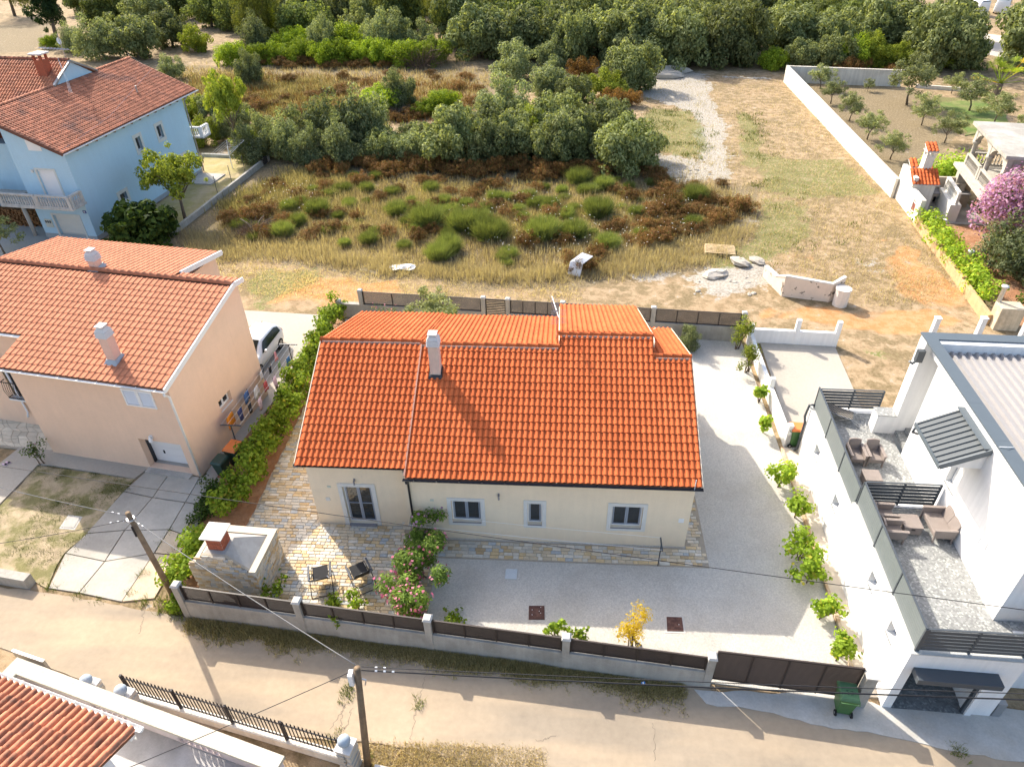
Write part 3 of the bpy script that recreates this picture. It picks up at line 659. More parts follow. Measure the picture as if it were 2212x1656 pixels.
# ================================================================== street wall with slat fence
def slat_panel(root, f, u0, u1, v, z0a, z1a, z0b, z1b, n, mat, ups=3, t=.02, slat_h=None, frame=.05, name='fence_panel', back=1, solid=.7):
    """fence panel between posts, bottom z0 and top z1 may fall along it; each slat a piece"""
    m = MB()
    m.beam(f.p(u0, v, z1a), f.p(u1, v, z1b), .05, frame); m.beam(f.p(u0, v, z0a), f.p(u1, v, z0b), .045, frame)
    for k in range(ups+2):
        s = k/(ups+1); u = u0+.02+(u1-u0-.04)*s; m.beam(f.p(u, v-.012*back, z0a+(z0b-z0a)*s-.03), f.p(u, v-.012*back, z1a+(z1b-z1a)*s+.0), .05, .055, up=tuple(f.v))
    p = m.build(name, mat, root)
    h = (z1a-z0a-frame)/n
    for k in range(n):
        s = (k+.5)/n; m = MB(); za = z0a+(z1a-z0a)*s; zb = z0b+(z1b-z0b)*s
        m.beam(f.p(u0+.03, v+.012*back, za), f.p(u1-.03, v+.012*back, zb), t, (slat_h or h*solid)); m.build('slat', mat, p)
    return p
def hpost(root, f, u, v, w, d, z, cap=.03, mat=None, z0=0.0, name='post', capm=None):
    m = MB(); m.box(f, u-w/2, u+w/2, v-d/2, v+d/2, z0, z); o = m.build(name, mat or M_POSTC, root)
    g_ = f; c = cap; m = MB(); m.hexa([g_.p(u-w/2-c, v-d/2-c, z), g_.p(u+w/2+c, v-d/2-c, z), g_.p(u+w/2+c, v+d/2+c, z), g_.p(u-w/2-c, v+d/2+c, z)], [g_.p(u-w/2+.02, v-d/2+.02, z+.06), g_.p(u+w/2-.02, v-d/2+.02, z+.06), g_.p(u+w/2-.02, v+d/2-.02, z+.06), g_.p(u-w/2+.02, v+d/2-.02, z+.06)])
    m.build('cap', capm or M_CAP, o); return o
fz = lambda u: 1.0-.16*u/18.2                     # top of the low wall
fp = lambda u: 1.80-.20*u/18.2                    # top of posts
sf = thing('street_fence', 'concrete garden wall with dark brown slat fence panels along the road', 'fence', (-3.9, 13.4, 0), FA)
m = MB(); L = 18.15
m.hexa([FF.p(.05, -.02, 0), FF.p(L, -.02, 0), FF.p(L, .22, 0), FF.p(.05, .22, 0)], [FF.p(.05, 0, fz(0)), FF.p(L, 0, fz(L)), FF.p(L, .2, fz(L)), FF.p(.05, .2, fz(0))])
m.build('wall', M_POSTC, sf, bevel=.012)
pu = [.12, 4.5, 9.02, 13.58, 18.13]
for i, u in enumerate(pu): hpost(sf, FF, u, .10, .24, .26, fp(u))
for a, b in zip(pu[:-1], pu[1:]):
    a += .13; b -= .13; slat_panel(sf, FF, a, b, .10, fz(a)+.06, fp(a)-.10, fz(b)+.06, fp(b)-.10, 15, M_BRNM, 3)
gt = thing('sliding_gate', 'dark brown slatted sliding gate at the right end of the street wall', 'gate', tuple(FF.p(20.4, .25)), FA)
slat_panel(gt, FF, 18.3, 22.62, .26, .16, 1.66, .16, 1.72, 26, M_BRNM, 3, name='gate_leaf')
gp = thing('gate_post', 'stout concrete gate post beside the white house and green bin', 'gate post', tuple(FF.p(22.75, .2)), FA)
m = MB(); m.box(FF, 22.66, 22.98, .0, .4, 0, 1.62); m.build('shaft', M_POSTC, gp, bevel=.01); m = MB(); m.box(FF, 22.62, 23.02, -.04, .44, 1.622, 1.68); m.build('cap', M_CAP, gp, bevel=.01)

# ---- back fence
bA = np.array(G2('F', 905, 810, 1.85)); bB = np.array((10.14, 33.02)); BA = atan2(bB[1]-bA[1], bB[0]-bA[0]); BF = Fr(tuple(bA), BA); BL = float(np.linalg.norm(bB-bA))
bf = thing('rear_fence', 'pale wall with dark slat panels behind the cream house', 'fence', tuple(BF.p(BL/2, 0)), BA)
pw = [BF.loc(Z(t, x, y, 1.85))[0] for t, x, y in (('F', 900, 805), ('F', 1895, 868), ('F', 2095, 878), ('G', 530, 908), ('G', 1268, 955), ('G', 2005, 1000))]
m = MB(); m.box(BF, -.1, pw[1], -.1, .1, 0, .95); m.box(BF, pw[2], BL, -.1, .1, 0, .951); m.build('wall', M_POSTC, bf)
for u in pw: hpost(bf, BF, u, 0, .24, .24, 1.85)
for k, (a, b) in enumerate(zip(pw[:-1], pw[1:])): slat_panel(bf, BF, a+.13, b-.13, 0, .98 if k != 1 else .1, 1.75, .98 if k != 1 else .1, 1.75, 15, M_BRNM, 3 if k != 1 else 0)
lw = thing('low_end_wall', 'short low concrete wall with square pillar at the hedge end', 'wall', tuple(BF.p(-.8, -.2)), BA)
m = MB(); m.box(BF, -1.3, -.14, -.1, .1, 0, .9); m.box(BF, -1.34, -.14, -.14, .14, .902, .96); m.build('wall', M_POSTC, lw); hpost(lw, BF, -1.45, -.1, .26, .26, 1.15)

# ---- white boundary walls on the right
def low_wall(name, label, a, b, h, t=.2, posts=(), ph=1.6, mat=None, pw_=.24, pm_=None):
    a = np.array(a); b = np.array(b); an = atan2(b[1]-a[1], b[0]-a[0]); f = Fr(tuple(a), an); L = float(np.linalg.norm(b-a))
    r = thing(name, label, 'wall', tuple(f.p(L/2, 0)), an); m = MB(); m.box(f, 0, L, -t/2, t/2, -.1, h); m.build('wall', mat or M_WHITE, r, bevel=.01)
    for u in posts:
        m = MB(); m.box(f, u-pw_/2, u+pw_/2, -t/2-.01, t/2+.01, -.1, ph); m.build('post', pm_ or mat or M_WHITE, r, bevel=.01)
    return r
low_wall('boundary_wall', 'white wall with square posts between gravel yard and concrete forecourt', (10.5, 24.35), (10.55, 33.0), .75, .2, (.12, 3.6, 8.5), 1.25)
low_wall('boundary_wall', 'white wall with two tall posts at the dirt track behind forecourt', (10.65, 33.05), (15.2, 32.78), .85, .2, (2.35, 4.45), 1.55)
for i, (x, y) in enumerate((('H', 1390), ('H', 1760), ('H', 2125))):
    p = Z('H', y, 1150, .6); q = thing('wall_post', ['white post top left of three rising behind the white house roof', 'white post top in the middle behind the white house roof', 'white post top at right edge behind the white house roof'][i], 'post', (p[0], p[1], 0)); f = Fr((p[0], p[1])); m = MB(); m.box(f, -.13, .13, -.13, .13, 0, 1.5); m.build('shaft', M_WHITE, q); m = MB(); m.box(f, -.16, .16, -.16, .16, 1.502, 1.55); m.build('cap', M_WHITE, q)
# kerb and strip along the white house
M_KERB = pm('earthy kerb', (.46, .31, .18), .95, .25, 3, col2=(.55, .48, .38), c2s=1.5, bump=.6, bs=20, bd=.03)
kp = [(9.86, 13.1), (9.98, 15.3), (10.0, 16.7), (10.08, 19.9), (10.18, 22.4), (10.2, 24.2)]
m = MB()
for a, b in zip(kp[:-1], kp[1:]): m.hexa([(a[0], a[1], 0), (a[0]+.13, a[1], 0), (b[0]+.13, b[1], 0), (b[0], b[1], 0)], [(a[0]+.01, a[1], .16), (a[0]+.12, a[1], .15), (b[0]+.12, b[1], .15), (b[0]+.01, b[1], .16)])
tag(m.build('kerb', M_KERB), 'low earthy kerb between gravel yard and white house', kind='structure')
sheet('side_strip', [(10.0, 12.5), (10.5, 12.5), (10.95, 24.3), (10.3, 24.3), (10.1, 18)], .05, pm('pale strip concrete', (.58, .50, .40), .9, .12, 1.5), 'concrete strip along the white house wall')

# ---- orchard walls, vine wall, free-standing wall piece on the dirt
M_OWALL = pm('limewashed block wall', (.68, .63, .54), .92, .07, 1.2, streak=.14, col2=(.58, .52, .43), c2s=.5)
oa, ob, oc = np.array([26.1, 89.2]), np.array([25.75, 53.9]), np.array([38.5, 86.9])
def block_wall(name, label, a, b, h0, h1, t=.22, n=7):
    an = atan2(b[1]-a[1], b[0]-a[0]); f = Fr(tuple(a), an); L = float(np.linalg.norm(np.array(b)-np.array(a))); r = thing(name, label, 'wall', tuple(f.p(L/2, 0)), an)
    for k in range(n):
        u0, u1 = L*k/n, L*(k+1)/n-.012; m = MB(); ha, hb = h0+(h1-h0)*k/n, h0+(h1-h0)*(k+1)/n
        m.hexa([f.p(u0, -t/2, -.3), f.p(u1, -t/2, -.3), f.p(u1, t/2, -.3), f.p(u0, t/2, -.3)], [f.p(u0, -t/2, ha), f.p(u1, -t/2, hb), f.p(u1, t/2, hb), f.p(u0, t/2, ha)]); m.build('wall_panel', M_OWALL, r)
        m = MB(); m.beam(f.p(u0, 0, ha+.03), f.p(u1, 0, hb+.03), t+.04, .055); m.build('coping', M_OWALL, r)
block_wall('orchard_wall', 'long pale wall running between dry field and olive orchard', ob, oa, 1.45, 1.75, n=11)
block_wall('orchard_wall', 'pale rear wall of the olive orchard below the wood', oa+[.13, -.05], oc, 1.7, 1.7, n=4)
low_wall('orchard_wall', 'sunken end of the orchard rear wall, nearly level with ground', (40.0, 86.5), (46.5, 84.2), .35, .25, mat=M_OWALL)
M_OCHRE = pm('ochre vine wall', (.52, .34, .17), .95, .2, 1.5, streak=.15, col2=(.40, .27, .15), c2s=.9)
va, vb = np.array([25.55, 48.9]), np.array([24.3, 35.3]); VA = atan2(vb[1]-va[1], vb[0]-va[0])
low_wall('vine_wall', 'low ochre garden wall with green vines spilling behind it', tuple(va), tuple(vb), .62, .25, (4.7, 9.2), .75, M_OCHRE, .4)
pl = thing('gate_pillar', 'broad weathered pillar with round post at the end of vine wall', 'pillar', (25.1, 35.0, 0), VA); f = Fr((25.1, 35.1), VA+pi/2)
m = MB(); m.box(f, -.7, .55, -.4, .5, -.1, 1.35); m.build('shaft', pm('weathered pillar', (.55, .46, .33), .95, .2, 1.5, streak=.2, col2=(.40, .32, .22), c2s=1.0), pl, bevel=.03)
for k, (t, x, y, x2, y2) in enumerate((('H', 1465, 315, 1490, 240), ('H', 1645, 640, 1710, 490), ('H', 1925, 900, 1975, 775))):
    z0 = 1.35 if k == 2 else 0; b = G2(t, x, y, z0); h = UPZ(t, x2, y2, b); o = thing('concrete_post', ['round concrete post in the vines nearest the white kitchen', 'leaning round concrete post in the middle of the vine row', 'round concrete post standing on the broad pillar'][k], 'post', (*b, z0))
    m = MB(); m.lathe((*b, z0), [(.11, 0), (.11, h-z0-.08), (.19, h-z0-.07), (.19, h-z0), (.05, h-z0+.01)], 12); m.build('shaft', M_CAPC, o, True)
M_PKW = pm('faded pink render with peeled spots', (.66, .55, .45), .92, .08, 2, col2=(.16, .13, .10), c2s=2.6, c2w=(.60, .63), bump=.4, bs=30)
cw = thing('wall_remnant', 'free-standing curved remnant of a pale pink wall on the dirt', 'wall', (15, 37.8, 0))
pts = [(13.0, 40.6), (13.35, 39.2), (13.6, 38.2), (16.2, 37.55), (17.0, 37.9)]; hs = [.75, .8, 1.3, 1.15, 1.45]
m = MB(); n = len(pts)
off = [(.2, .05), (.2, .06), (.16, .18), (.02, .22), (-.08, .2)]
m = MB()
for i in range(n-1):
    a, b = np.array(pts[i]), np.array(pts[i+1]); p, q = a+off[i], b+off[i+1]
    m = MB(); m.hexa([(*a, -.1), (*b, -.1), (*q, -.1), (*p, -.1)], [(*a, hs[i]), (*b, hs[i+1]), (*q, hs[i+1]), (*p, hs[i])]); m.build('wall_segment', M_PKW, cw)
    m = MB(); m.hexa([(a[0]-.03, a[1]-.03, hs[i]+.002), (b[0]-.03, b[1]-.03, hs[i+1]+.002), (q[0]+.03, q[1]+.03, hs[i+1]+.002), (p[0]+.03, p[1]+.03, hs[i]+.002)], [(*a, hs[i]+.06), (*b, hs[i+1]+.06), (*q, hs[i+1]+.06), (*p, hs[i]+.06)]); m.build('coping', M_OWALL, cw)
m = MB(); m.lathe((16.75, 37.25, -.1), [(.42, 0), (.42, 1.1), (.46, 1.12), (.46, 1.2), (.1, 1.22)], 10); m.build('round_pier', pm('whitewashed pier', (.66, .60, .53), .9, .1, 2), cw)

# ================================================================== stone barbecue on the terrace
bq = thing('barbecue', 'stone-clad garden barbecue with brick chimney beside the street fence', 'barbecue', (-11.9, 15.9, 0))
QF = Fr((-10.40, 15.1), radians(-3)); BQL, BQD, BQH = 2.42, 2.0, 1.55
m = MB(); m.box(QF, -BQL+.03, -.03, .03, BQD-.03, 0, BQH-.05); m.build('core', M_JOINT, bq)
R = random.Random(21)
def clad(root, f, axis, a0, a1, fixed, sgn, ztop, ph=.125):
    z = .02; r = 0
    while z < 3:
        a = a0-R.uniform(0, .15); any_ = False
        while a < a1:
            Ls = R.choice((.17, .22, .26, .3)); s0, s1 = max(a, a0), min(a+Ls-.012, a1); a += Ls
            if s1-s0 < .05 or z+ph*.6 > ztop((s0+s1)/2): continue
            m = MB(); d = R.uniform(.028, .045); t0, t1 = (fixed, fixed+sgn*d)
            if axis == 'u': m.box(f, s0, s1, min(t0, t1), max(t0, t1), z, z+ph-.012)
            else: m.box(f, min(t0, t1), max(t0, t1), s0, s1, z, z+ph-.012)
            m.build('cladding_stone', M_SETT[wchoice(R)], root, bevel=0)
        z += ph; r += 1
PKH = .78; gab = lambda a: BQH+max(0, min(PKH, (PKH+.42)*(1-abs(a+1.36)/1.22)))
clad(bq, QF, 'u', -BQL, 0, .03, -1, gab); clad(bq, QF, 'v', .0, BQD, -.03, 1, lambda a: BQH)
m = MB(); m.extrude([QF.p(-BQL+.04, .035, BQH-.06), QF.p(-.04, .035, BQH-.06), QF.p(-.2, .035, BQH), QF.p(-.95, .035, BQH+PKH-.06), QF.p(-1.78, .035, BQH+PKH-.06), QF.p(-BQL+.06, .035, BQH+.05)], QF.v*.1); m.build('gable', M_JOINT, bq)
M_BQR = pm('barbecue roof concrete', (.40, .38, .35), .95, .12, 2, bump=.4, bs=40, col2=(.33, .31, .28), c2s=1.2)
m = MB(); ap = [QF.p(-1.74, .14, BQH+PKH-.08), QF.p(-.98, .14, BQH+PKH-.08), QF.p(-1.0, .95, BQH+PKH-.1), QF.p(-1.72, .95, BQH+PKH-.1)]; bs_ = [QF.p(-BQL+.12, .14, BQH-.02), QF.p(-.25, .14, BQH-.02), QF.p(-.25, BQD-.3, BQH-.02), QF.p(-BQL+.12, BQD-.3, BQH-.02)]
m.hexa(bs_, ap); m.build('hood', M_BQR, bq)
m = MB()
for a0, a1, b0, b1 in ((-BQL-.02, .02, BQD-.28, BQD+.03), (-.22, .021, .0, BQD-.282), (-BQL-.021, -BQL+.13, .0, BQD-.282)): m.box(QF, a0, a1, b0, b1, BQH-.05, BQH+.03)
m.build('ledge', pm('ledge stone', (.55, .48, .37), .9, .12, 4), bq)
bc = part('chimney', pm('white brick joint', (.62, .58, .52), .95, .1, 8), bq, (-1.65, -1.11, .32, .86, BQH+.55, BQH+1.22), f=QF)
M_BRICK = pm('red brick', (.36, .105, .055), .85, .15, 8, island=.2, bump=.3)
for r in range(10):
    z = BQH+.56+r*.066
    for ax, fx_, sg, lo, hi in (('u', .32, -1, -1.65, -1.11), ('v', -1.11, 1, .32, .86), ('v', -1.65, -1, .32, .86), ('u', .86, 1, -1.65, -1.11)):
        a = lo-(.09 if r % 2 else 0)
        while a < hi-.01:
            s0, s1 = max(a, lo), min(a+.168, hi); a += .18
            if s1-s0 < .03: continue
            m = MB(); t = sorted((fx_, fx_+sg*.012))
            m.box(QF, s0, s1, *t, z, z+.056) if ax == 'u' else m.box(QF, *t, s0, s1, z, z+.056)
            m.build('brick', M_BRICK, bc)
m = MB()
for a, b in ((-1.6, .37), (-1.26, .37), (-1.6, .71), (-1.26, .71)): m.box(QF, a, a+.1, b, b+.1, BQH+1.222, BQH+1.32)
m.build('chimney_leg', M_BRICK, bq); part('chimney_slab', pm('chimney slab stone', (.64, .60, .53), .85, .07, 3), bq, (-1.78, -.98, .19, .99, BQH+1.322, BQH+1.37), f=QF, bevel=.008)
# ================================================================== peach house on the left
ph = thing('house', 'peach two-storey house with pale orange roof and white gutters', 'house', (-15.43, 21.26, 0), radians(-9))
PT, PTB = radians(14.57), radians(9.0)
pr_ = lambda v: 5.12+(v+.35)*tan(PT)
M_WTRIM = pm('white fascia', (.74, .74, .72), .6, .04, 2, bump=0)
m = MB()
m.holed(PF, -7.6, 0, 0, pr_(0)-.16, 0, .3, [(-2.27, -.84, 3.70, 4.58), (-2.52, -.45, .14, 1.80)])
m.build('front_wall', M_PEACH, ph)
m = MB()
m.holed(PF, .302, 4.6, 0, pr_(.3)-.16, 0, -.3, [(2.45, 3.40, 1.72, 2.28)], axis='v')
m.extrude([PF.p(0, .302, pr_(.3)-.158), PF.p(0, 4.6, pr_(.3)-.158), PF.p(0, 4.6, pr_(4.6)-.16)], PF.u*-.3)
m.extrude([PF.p(0, 4.602, 0), PF.p(0, 6.0, 0), PF.p(0, 6.0, pr_(5.2)-.16), PF.p(0, 5.5, pr_(5.5)-.16), PF.p(0, 4.602, pr_(4.6)-.16)], PF.u*-.3)
m.build('side_wall', M_PEACH, ph)
part('recess_wall', M_PEACH, ph, (-14.0, -7.602, 1.55, 1.85, 0, pr_(1.5)-.14), (-7.9, -7.601, .302, 1.549, 0, pr_(.3)-.16), f=PF)
part('rear_wall', M_PEACH, ph, (-12.6, -3.2, 8.9, 9.15, 0, 5.95), f=PF); 
m = MB(); m.holed(PF, 6.05, 9.15, 0, 5.9, -3.19, -3.45, [(6.9, 7.7, 4.3, 5.3)], axis='v'); m.box(PF, -3.2, -.302, 5.75, 5.99, 0, pr_(5.0)-.2); m.build('rear_side_wall', M_PEACH, ph)
m = MB(); m.box(PF, -3.36, -3.3, 6.9, 7.7, 4.3, 5.3); m.build('shutter', M_PVC, ph)
m = MB()
def pslab(m, u0, u1, va, za, vb, zb, t=.1): m.hexa([PF.p(u0, va, za-t), PF.p(u1, va, za-t), PF.p(u1, vb, zb-t), PF.p(u0, vb, zb-t)], [PF.p(u0, va, za), PF.p(u1, va, za), PF.p(u1, vb, zb), PF.p(u0, vb, zb)])
pslab(m, -7.75, .2, -.35, pr_(-.35)-.04, 5.5, pr_(5.5)-.04); pslab(m, -12.6, -7.752, 1.4, pr_(1.4)-.04, 5.5, pr_(5.5)-.04)
pb = lambda v: pr_(5.5)-(v-5.5)*tan(PTB)
pslab(m, -12.6, -3.0, 5.5, pb(5.5)-.05, 9.4, pb(9.4)-.05); pslab(m, -3.0, .2, 5.5, pb(5.5)-.05, 6.15, pb(6.15)-.05)
proof = m.build('roof', M_DECK, ph)
PSD = PF.v*cos(PT)+PF.k*sin(PT); PSB = -PF.v*cos(PTB)+PF.k*sin(PTB); PW, PE = .272, .362
def pmask(u, s):
    uu = -12.65+u; vv = -.35+s*cos(PT); return vv < 5.42 and (uu > -7.72 or vv > 1.4) and uu < .2
tile_roof(proof, PF.p(-12.65, -.35, pr_(-.35)), PF.u, PSD, int(12.85/PW)+1, 17, PW, PE, M_TILEP, pmask, 300, flat=True, seed=4, jit=.004)
tile_roof(proof, PF.p(-3.0, 9.4, pb(9.4)), -PF.u, PSB, int(9.6/PW), 11, PW, 3.95/11, M_TILEP, None, 0, flat=True)
tile_roof(proof, PF.p(.2, 6.15, pb(6.15)), -PF.u, PSB, int(3.2/PW), 2, PW, .33, M_TILEP, None, 0, flat=True)
ridge(proof, PF.p(-12.6, 5.5, pr_(5.5)+.05), PF.p(.2, 5.5, pr_(5.5)+.05), M_TILEP, .11, .38)
m = MB(); m.beam(PF.p(.235, -.4, pr_(-.4)-.03), PF.p(.235, 5.5, pr_(5.5)-.03), .06, .22); m.beam(PF.p(.235, 5.5, pr_(5.5)-.03), PF.p(.235, 6.2, pb(6.2)-.03), .06, .22); m.build('verge_board', M_WTRIM, proof)
m = MB(); m.beam(PF.p(-2.96, 6.2, pb(6.2)-.05), PF.p(-2.96, 9.45, pb(9.45)-.05), .08, .24); m.build('verge_board', M_WTRIM, proof)
gutter(ph, PF.p(-7.78, -.41, pr_(-.35)-.06), PF.p(.25, -.41, pr_(-.35)-.06), M_WMET, .08); gutter(ph, PF.p(-12.6, 1.33, pr_(1.4)-.06), PF.p(-7.8, 1.33, pr_(1.4)-.06), M_WMET, .08); gutter(ph, PF.p(-12.6, 9.46, pb(9.4)-.06), PF.p(-2.95, 9.46, pb(9.4)-.06), M_WMET, .08); gutter(ph, PF.p(-2.9, 6.2, pb(6.15)-.06), PF.p(.25, 6.2, pb(6.15)-.06), M_WMET, .07)
m = MB(); m.tube([PF.p(.12, -.38, 4.92), PF.p(.12, -.36, 4.78), PF.p(.0, -.2, 4.66), PF.p(.02, -.07, 4.5), PF.p(.03, -.07, .15)], .05, 8); m.build('downpipe', M_WMET, ph, True)
m = MB(); m.tube([PF.p(-9.9, 1.48, 5.3), PF.p(-9.9, 1.48, .9), PF.p(-9.8, 1.3, .75)], .05, 8); m.build('downpipe', M_WMET, ph, True)
# shutters with louvres, garage door, side window, lamp, balcony railing
sh = MB()
for k in range(2):
    a = -2.27+k*.718; sh = MB()
    for q0, q1, z0, z1 in ((a, a+.06, 3.7, 4.58), (a+.65, a+.71, 3.7, 4.58), (a+.06, a+.65, 3.7, 3.77), (a+.06, a+.65, 4.51, 4.58)): sh.box(PF, q0, q1, -.035, .03, z0, z1)
    s_ = sh.build('shutter', M_PVC, ph)
    for j in range(17):
        m = MB(); z = 3.79+j*.0425; m.hexa([PF.p(a+.06, -.02, z), PF.p(a+.65, -.02, z), PF.p(a+.65, .01, z+.03), PF.p(a+.06, .01, z+.03)], [PF.p(a+.06, -.014, z+.004), PF.p(a+.65, -.014, z+.004), PF.p(a+.65, .016, z+.034), PF.p(a+.06, .016, z+.034)]); m.build('louvre', M_PVC, s_)
gd = MB(); gd.box(PF, -2.52, -.45, .5, .54, .12, 1.82); gd = gd.build('garage_door', M_PVC, ph)
for k in range(4): m = MB(); m.box(PF, -2.5, -.47, .488, .499, .15+k*.42, .15+k*.42+.405); m.build('door_panel', M_PVC, gd)
m = MB(); m.box(PF, -1.98, -1.9, .47, .486, .62, .8); m.build('handle', M_RUBBER, gd)
m = MB(); m.box(PF, -2.52, -2.49, .31, .49, .1, 1.8); m.build('door_track', M_GUT, ph)
m = MB(); m.box(PF, -2.6, -.4, -.3, .5, 0, .11); m.build('garage_sill', M_CONC2, ph)
m = MB(); m.box(PF, -2.45, -.5, 0.3, .31, 1.802, 1.81); m.box(PF, -.46, -.44, .3, .5, .1, 1.8); m.box(PF, -2.53, -2.52, .3, .56, .1, 1.8); m.build('garage_reveal', M_PEACH, ph)
window(ph, PF, 2.45, 3.40, 1.72, 2.28, 0, 2, axis='v', frame=M_PVC, out=1, depth=.18, sillm=M_WTRIM)
m = MB(); p = PF.p(-1.75, -.02, 2.05); m.box(PF, -1.81, -1.69, -.04, 0, 1.95, 2.12); m.lathe(PF.p(-1.75, -.12, 1.86), [(.03, .3), (.05, .2), (.08, .12), (.085, 0)][::-1], 10); m.tube([PF.p(-1.75, -.03, 2.06), PF.p(-1.75, -.1, 2.12)], .03, 6); m.build('wall_lamp', M_PVC, ph)
br = MB(); M_IRON = pm('black wrought iron', (.03, .028, .03), .6, .1, 5, bump=.1)
for z in (1.85, 2.75): br.beam(PF.p(-10.3, 1.3, z), PF.p(-8.9, 1.3, z), .035, .03); br.beam(PF.p(-8.9, 1.3, z), PF.p(-8.9, 1.52, z), .035, .03); br.beam(PF.p(-10.3, 1.3, z), PF.p(-10.3, 1.52, z), .035, .03)
br = br.build('balcony_railing', M_IRON, ph)
for k in range(12): m = MB(); u = -10.25+k*.12; m.tube([PF.p(u, 1.3, 1.85), PF.p(u+.02, 1.24, 2.1), PF.p(u, 1.22, 2.3), PF.p(u, 1.3, 2.75)], .012, 5); m.build('baluster', M_IRON, br)
m = MB(); m.box(PF, -10.3, -8.9, 1.28, 1.548, 1.72, 1.8); m.build('balcony_sill', M_WTRIM, ph); m = MB(); m.box(PF, -10.2, -9.0, 1.53, 1.549, 1.85, 3.9); m.build('balcony_door', M_GLASS, ph)
# chimneys
M_PCH = pm('peach chimney', (.66, .47, .37), .92, .08, 3)
for k, (u, v, zt) in enumerate(((-2.72, .75, 6.55), (-7.0, 5.75, 7.05))):
    zc = pr_(v) if k == 0 else pb(v); c_ = part('chimney', M_PCH, proof, (u-.2, u+.2, v-.2, v+.2, zc-.3, zt), f=PF); p = PF.p(u, v); louvre_cap(proof, p[0], p[1], zt, .23, M_CAPC, PF)
    m = MB(); m.hexa([PF.p(u-.34, v-.4, zc-.13), PF.p(u+.34, v-.4, zc-.13), PF.p(u+.3, v+.34, zc+.06), PF.p(u-.3, v+.34, zc+.06)], [PF.p(u-.22, v-.22, zc+.12), PF.p(u+.22, v-.22, zc+.12), PF.p(u+.22, v+.22, zc+.2), PF.p(u-.22, v+.22, zc+.2)]); m.build('chimney_flashing', M_LEAD, proof)

# ================================================================== blue three-storey house
UF = Fr((-33.11, 44.57), radians(-7.3))
bh = thing('house', 'blue three-storey house with weathered red roof and balustrade balconies', 'house', (-33.11, 44.57, 0), radians(-7.3))
US = tan(radians(23.05)); ub = lambda u: 6.52+(.3-u)*US
BW = [(6.92, 7.75, 4.02, 5.25), (9.68, 10.55, 4.08, 5.3), (3.37, 4.38, 1.40, 2.2), (6.64, 7.56, 1.5, 2.2), (9.7, 10.7, 1.2, 2.2), (11.1, 12.3, .15, 2.27)]
m = MB(); m.holed(UF, 0, 14, 0, 6.45, 0, -.3, BW, axis='v'); m.build('side_wall', M_BLUE, bh)
m = MB(); m.holed(UF, -4.25, -.302, 0, 6.44, 0, .3, [(-2.72, -1.36, 3.12, 5.1), (-2.98, -.87, .02, 1.82)])
m.extrude([UF.p(-4.25, 0, 6.441), UF.p(-.302, 0, 6.441), UF.p(-.302, 0, ub(-.3)-.15), UF.p(-4.25, 0, ub(-4.25)-.15)], UF.v*.3)
m.build('front_wall', M_BLUE, bh)
part('left_wall', M_BLUE, bh, (-4.25, -3.95, .302, 14, 0, ub(-4)-.2), f=UF); part('left_block', M_BLUE, bh, (-16, -4.252, 1.3, 15, 2.95, 6.3), f=UF)
part('rear_wall', M_BLUE, bh, (-3.94, -.302, 13.7, 14, 0, 6.4), f=UF)
part('plinth', pm('grey plinth', (.33, .36, .37), .9, .1, 2), bh, (-4.26, .02, -.02, -.001, 0, .35), (.001, .02, .02, 14, 0, .35), f=UF)
m = MB(); m.hexa([UF.p(.35, -.45, ub(.35)-.12), UF.p(.35, 15.9, ub(.35)-.12), UF.p(-5.1, 15.9, ub(-5.1)-.12), UF.p(-5.1, -.45, ub(-5.1)-.12)], [UF.p(.35, -.45, ub(.35)-.02), UF.p(.35, 15.9, ub(.35)-.02), UF.p(-5.1, 15.9, ub(-5.1)-.02), UF.p(-5.1, -.45, ub(-5.1)-.02)])
m.hexa([UF.p(-5.1, -.45, ub(-5.1)-.12), UF.p(-5.1, 15.9, ub(-5.1)-.12), UF.p(-10.5, 15.9, ub(.3)-.12), UF.p(-10.5, -.45, ub(.3)-.12)], [UF.p(-5.1, -.45, ub(-5.1)-.02), UF.p(-5.1, 15.9, ub(-5.1)-.02), UF.p(-10.5, 15.9, ub(.3)-.02), UF.p(-10.5, -.45, ub(.3)-.02)])
zr = 10.1; sl3 = .58
m.hexa([UF.p(-18, 9.08, zr-.1), UF.p(-5.0, 9.08, zr-.1), UF.p(-5.0, 1.6, zr-.1-7.48*sl3), UF.p(-18, 1.6, zr-.1-7.48*sl3)], [UF.p(-18, 9.08, zr), UF.p(-5.0, 9.08, zr), UF.p(-5.0, 1.6, zr-7.48*sl3), UF.p(-18, 1.6, zr-7.48*sl3)])
m.hexa([UF.p(-18, 9.08, zr-.1), UF.p(-18, 15.5, zr-.1-6.4*sl3), UF.p(-5.0, 15.5, zr-.1-6.4*sl3), UF.p(-5.0, 9.08, zr-.1)], [UF.p(-18, 9.08, zr), UF.p(-18, 15.5, zr-6.4*sl3), UF.p(-5.0, 15.5, zr-6.4*sl3), UF.p(-5.0, 9.08, zr)])
broof = m.build('roof', M_DECK, bh)
m = MB(); m.extrude([UF.p(-5.2, 6.7, ub(-5.1)-.3), UF.p(-5.2, 11.5, ub(-5.1)-.3), UF.p(-5.2, 9.08, zr-.1)], UF.u*.15); m.build('gable', M_BLUE, bh)
uw, ue = .245, .335
sl_u = -UF.u*cos(atan2(US, 1))+UF.k*sin(atan2(US, 1))
tile_roof(broof, UF.p(.35, -.45, ub(.35)+.0), UF.v, sl_u, int(16.35/uw), int(5.45/cos(atan2(US, 1))/ue), uw, ue, M_TILEO, None, 300, seed=8, jit=.02)
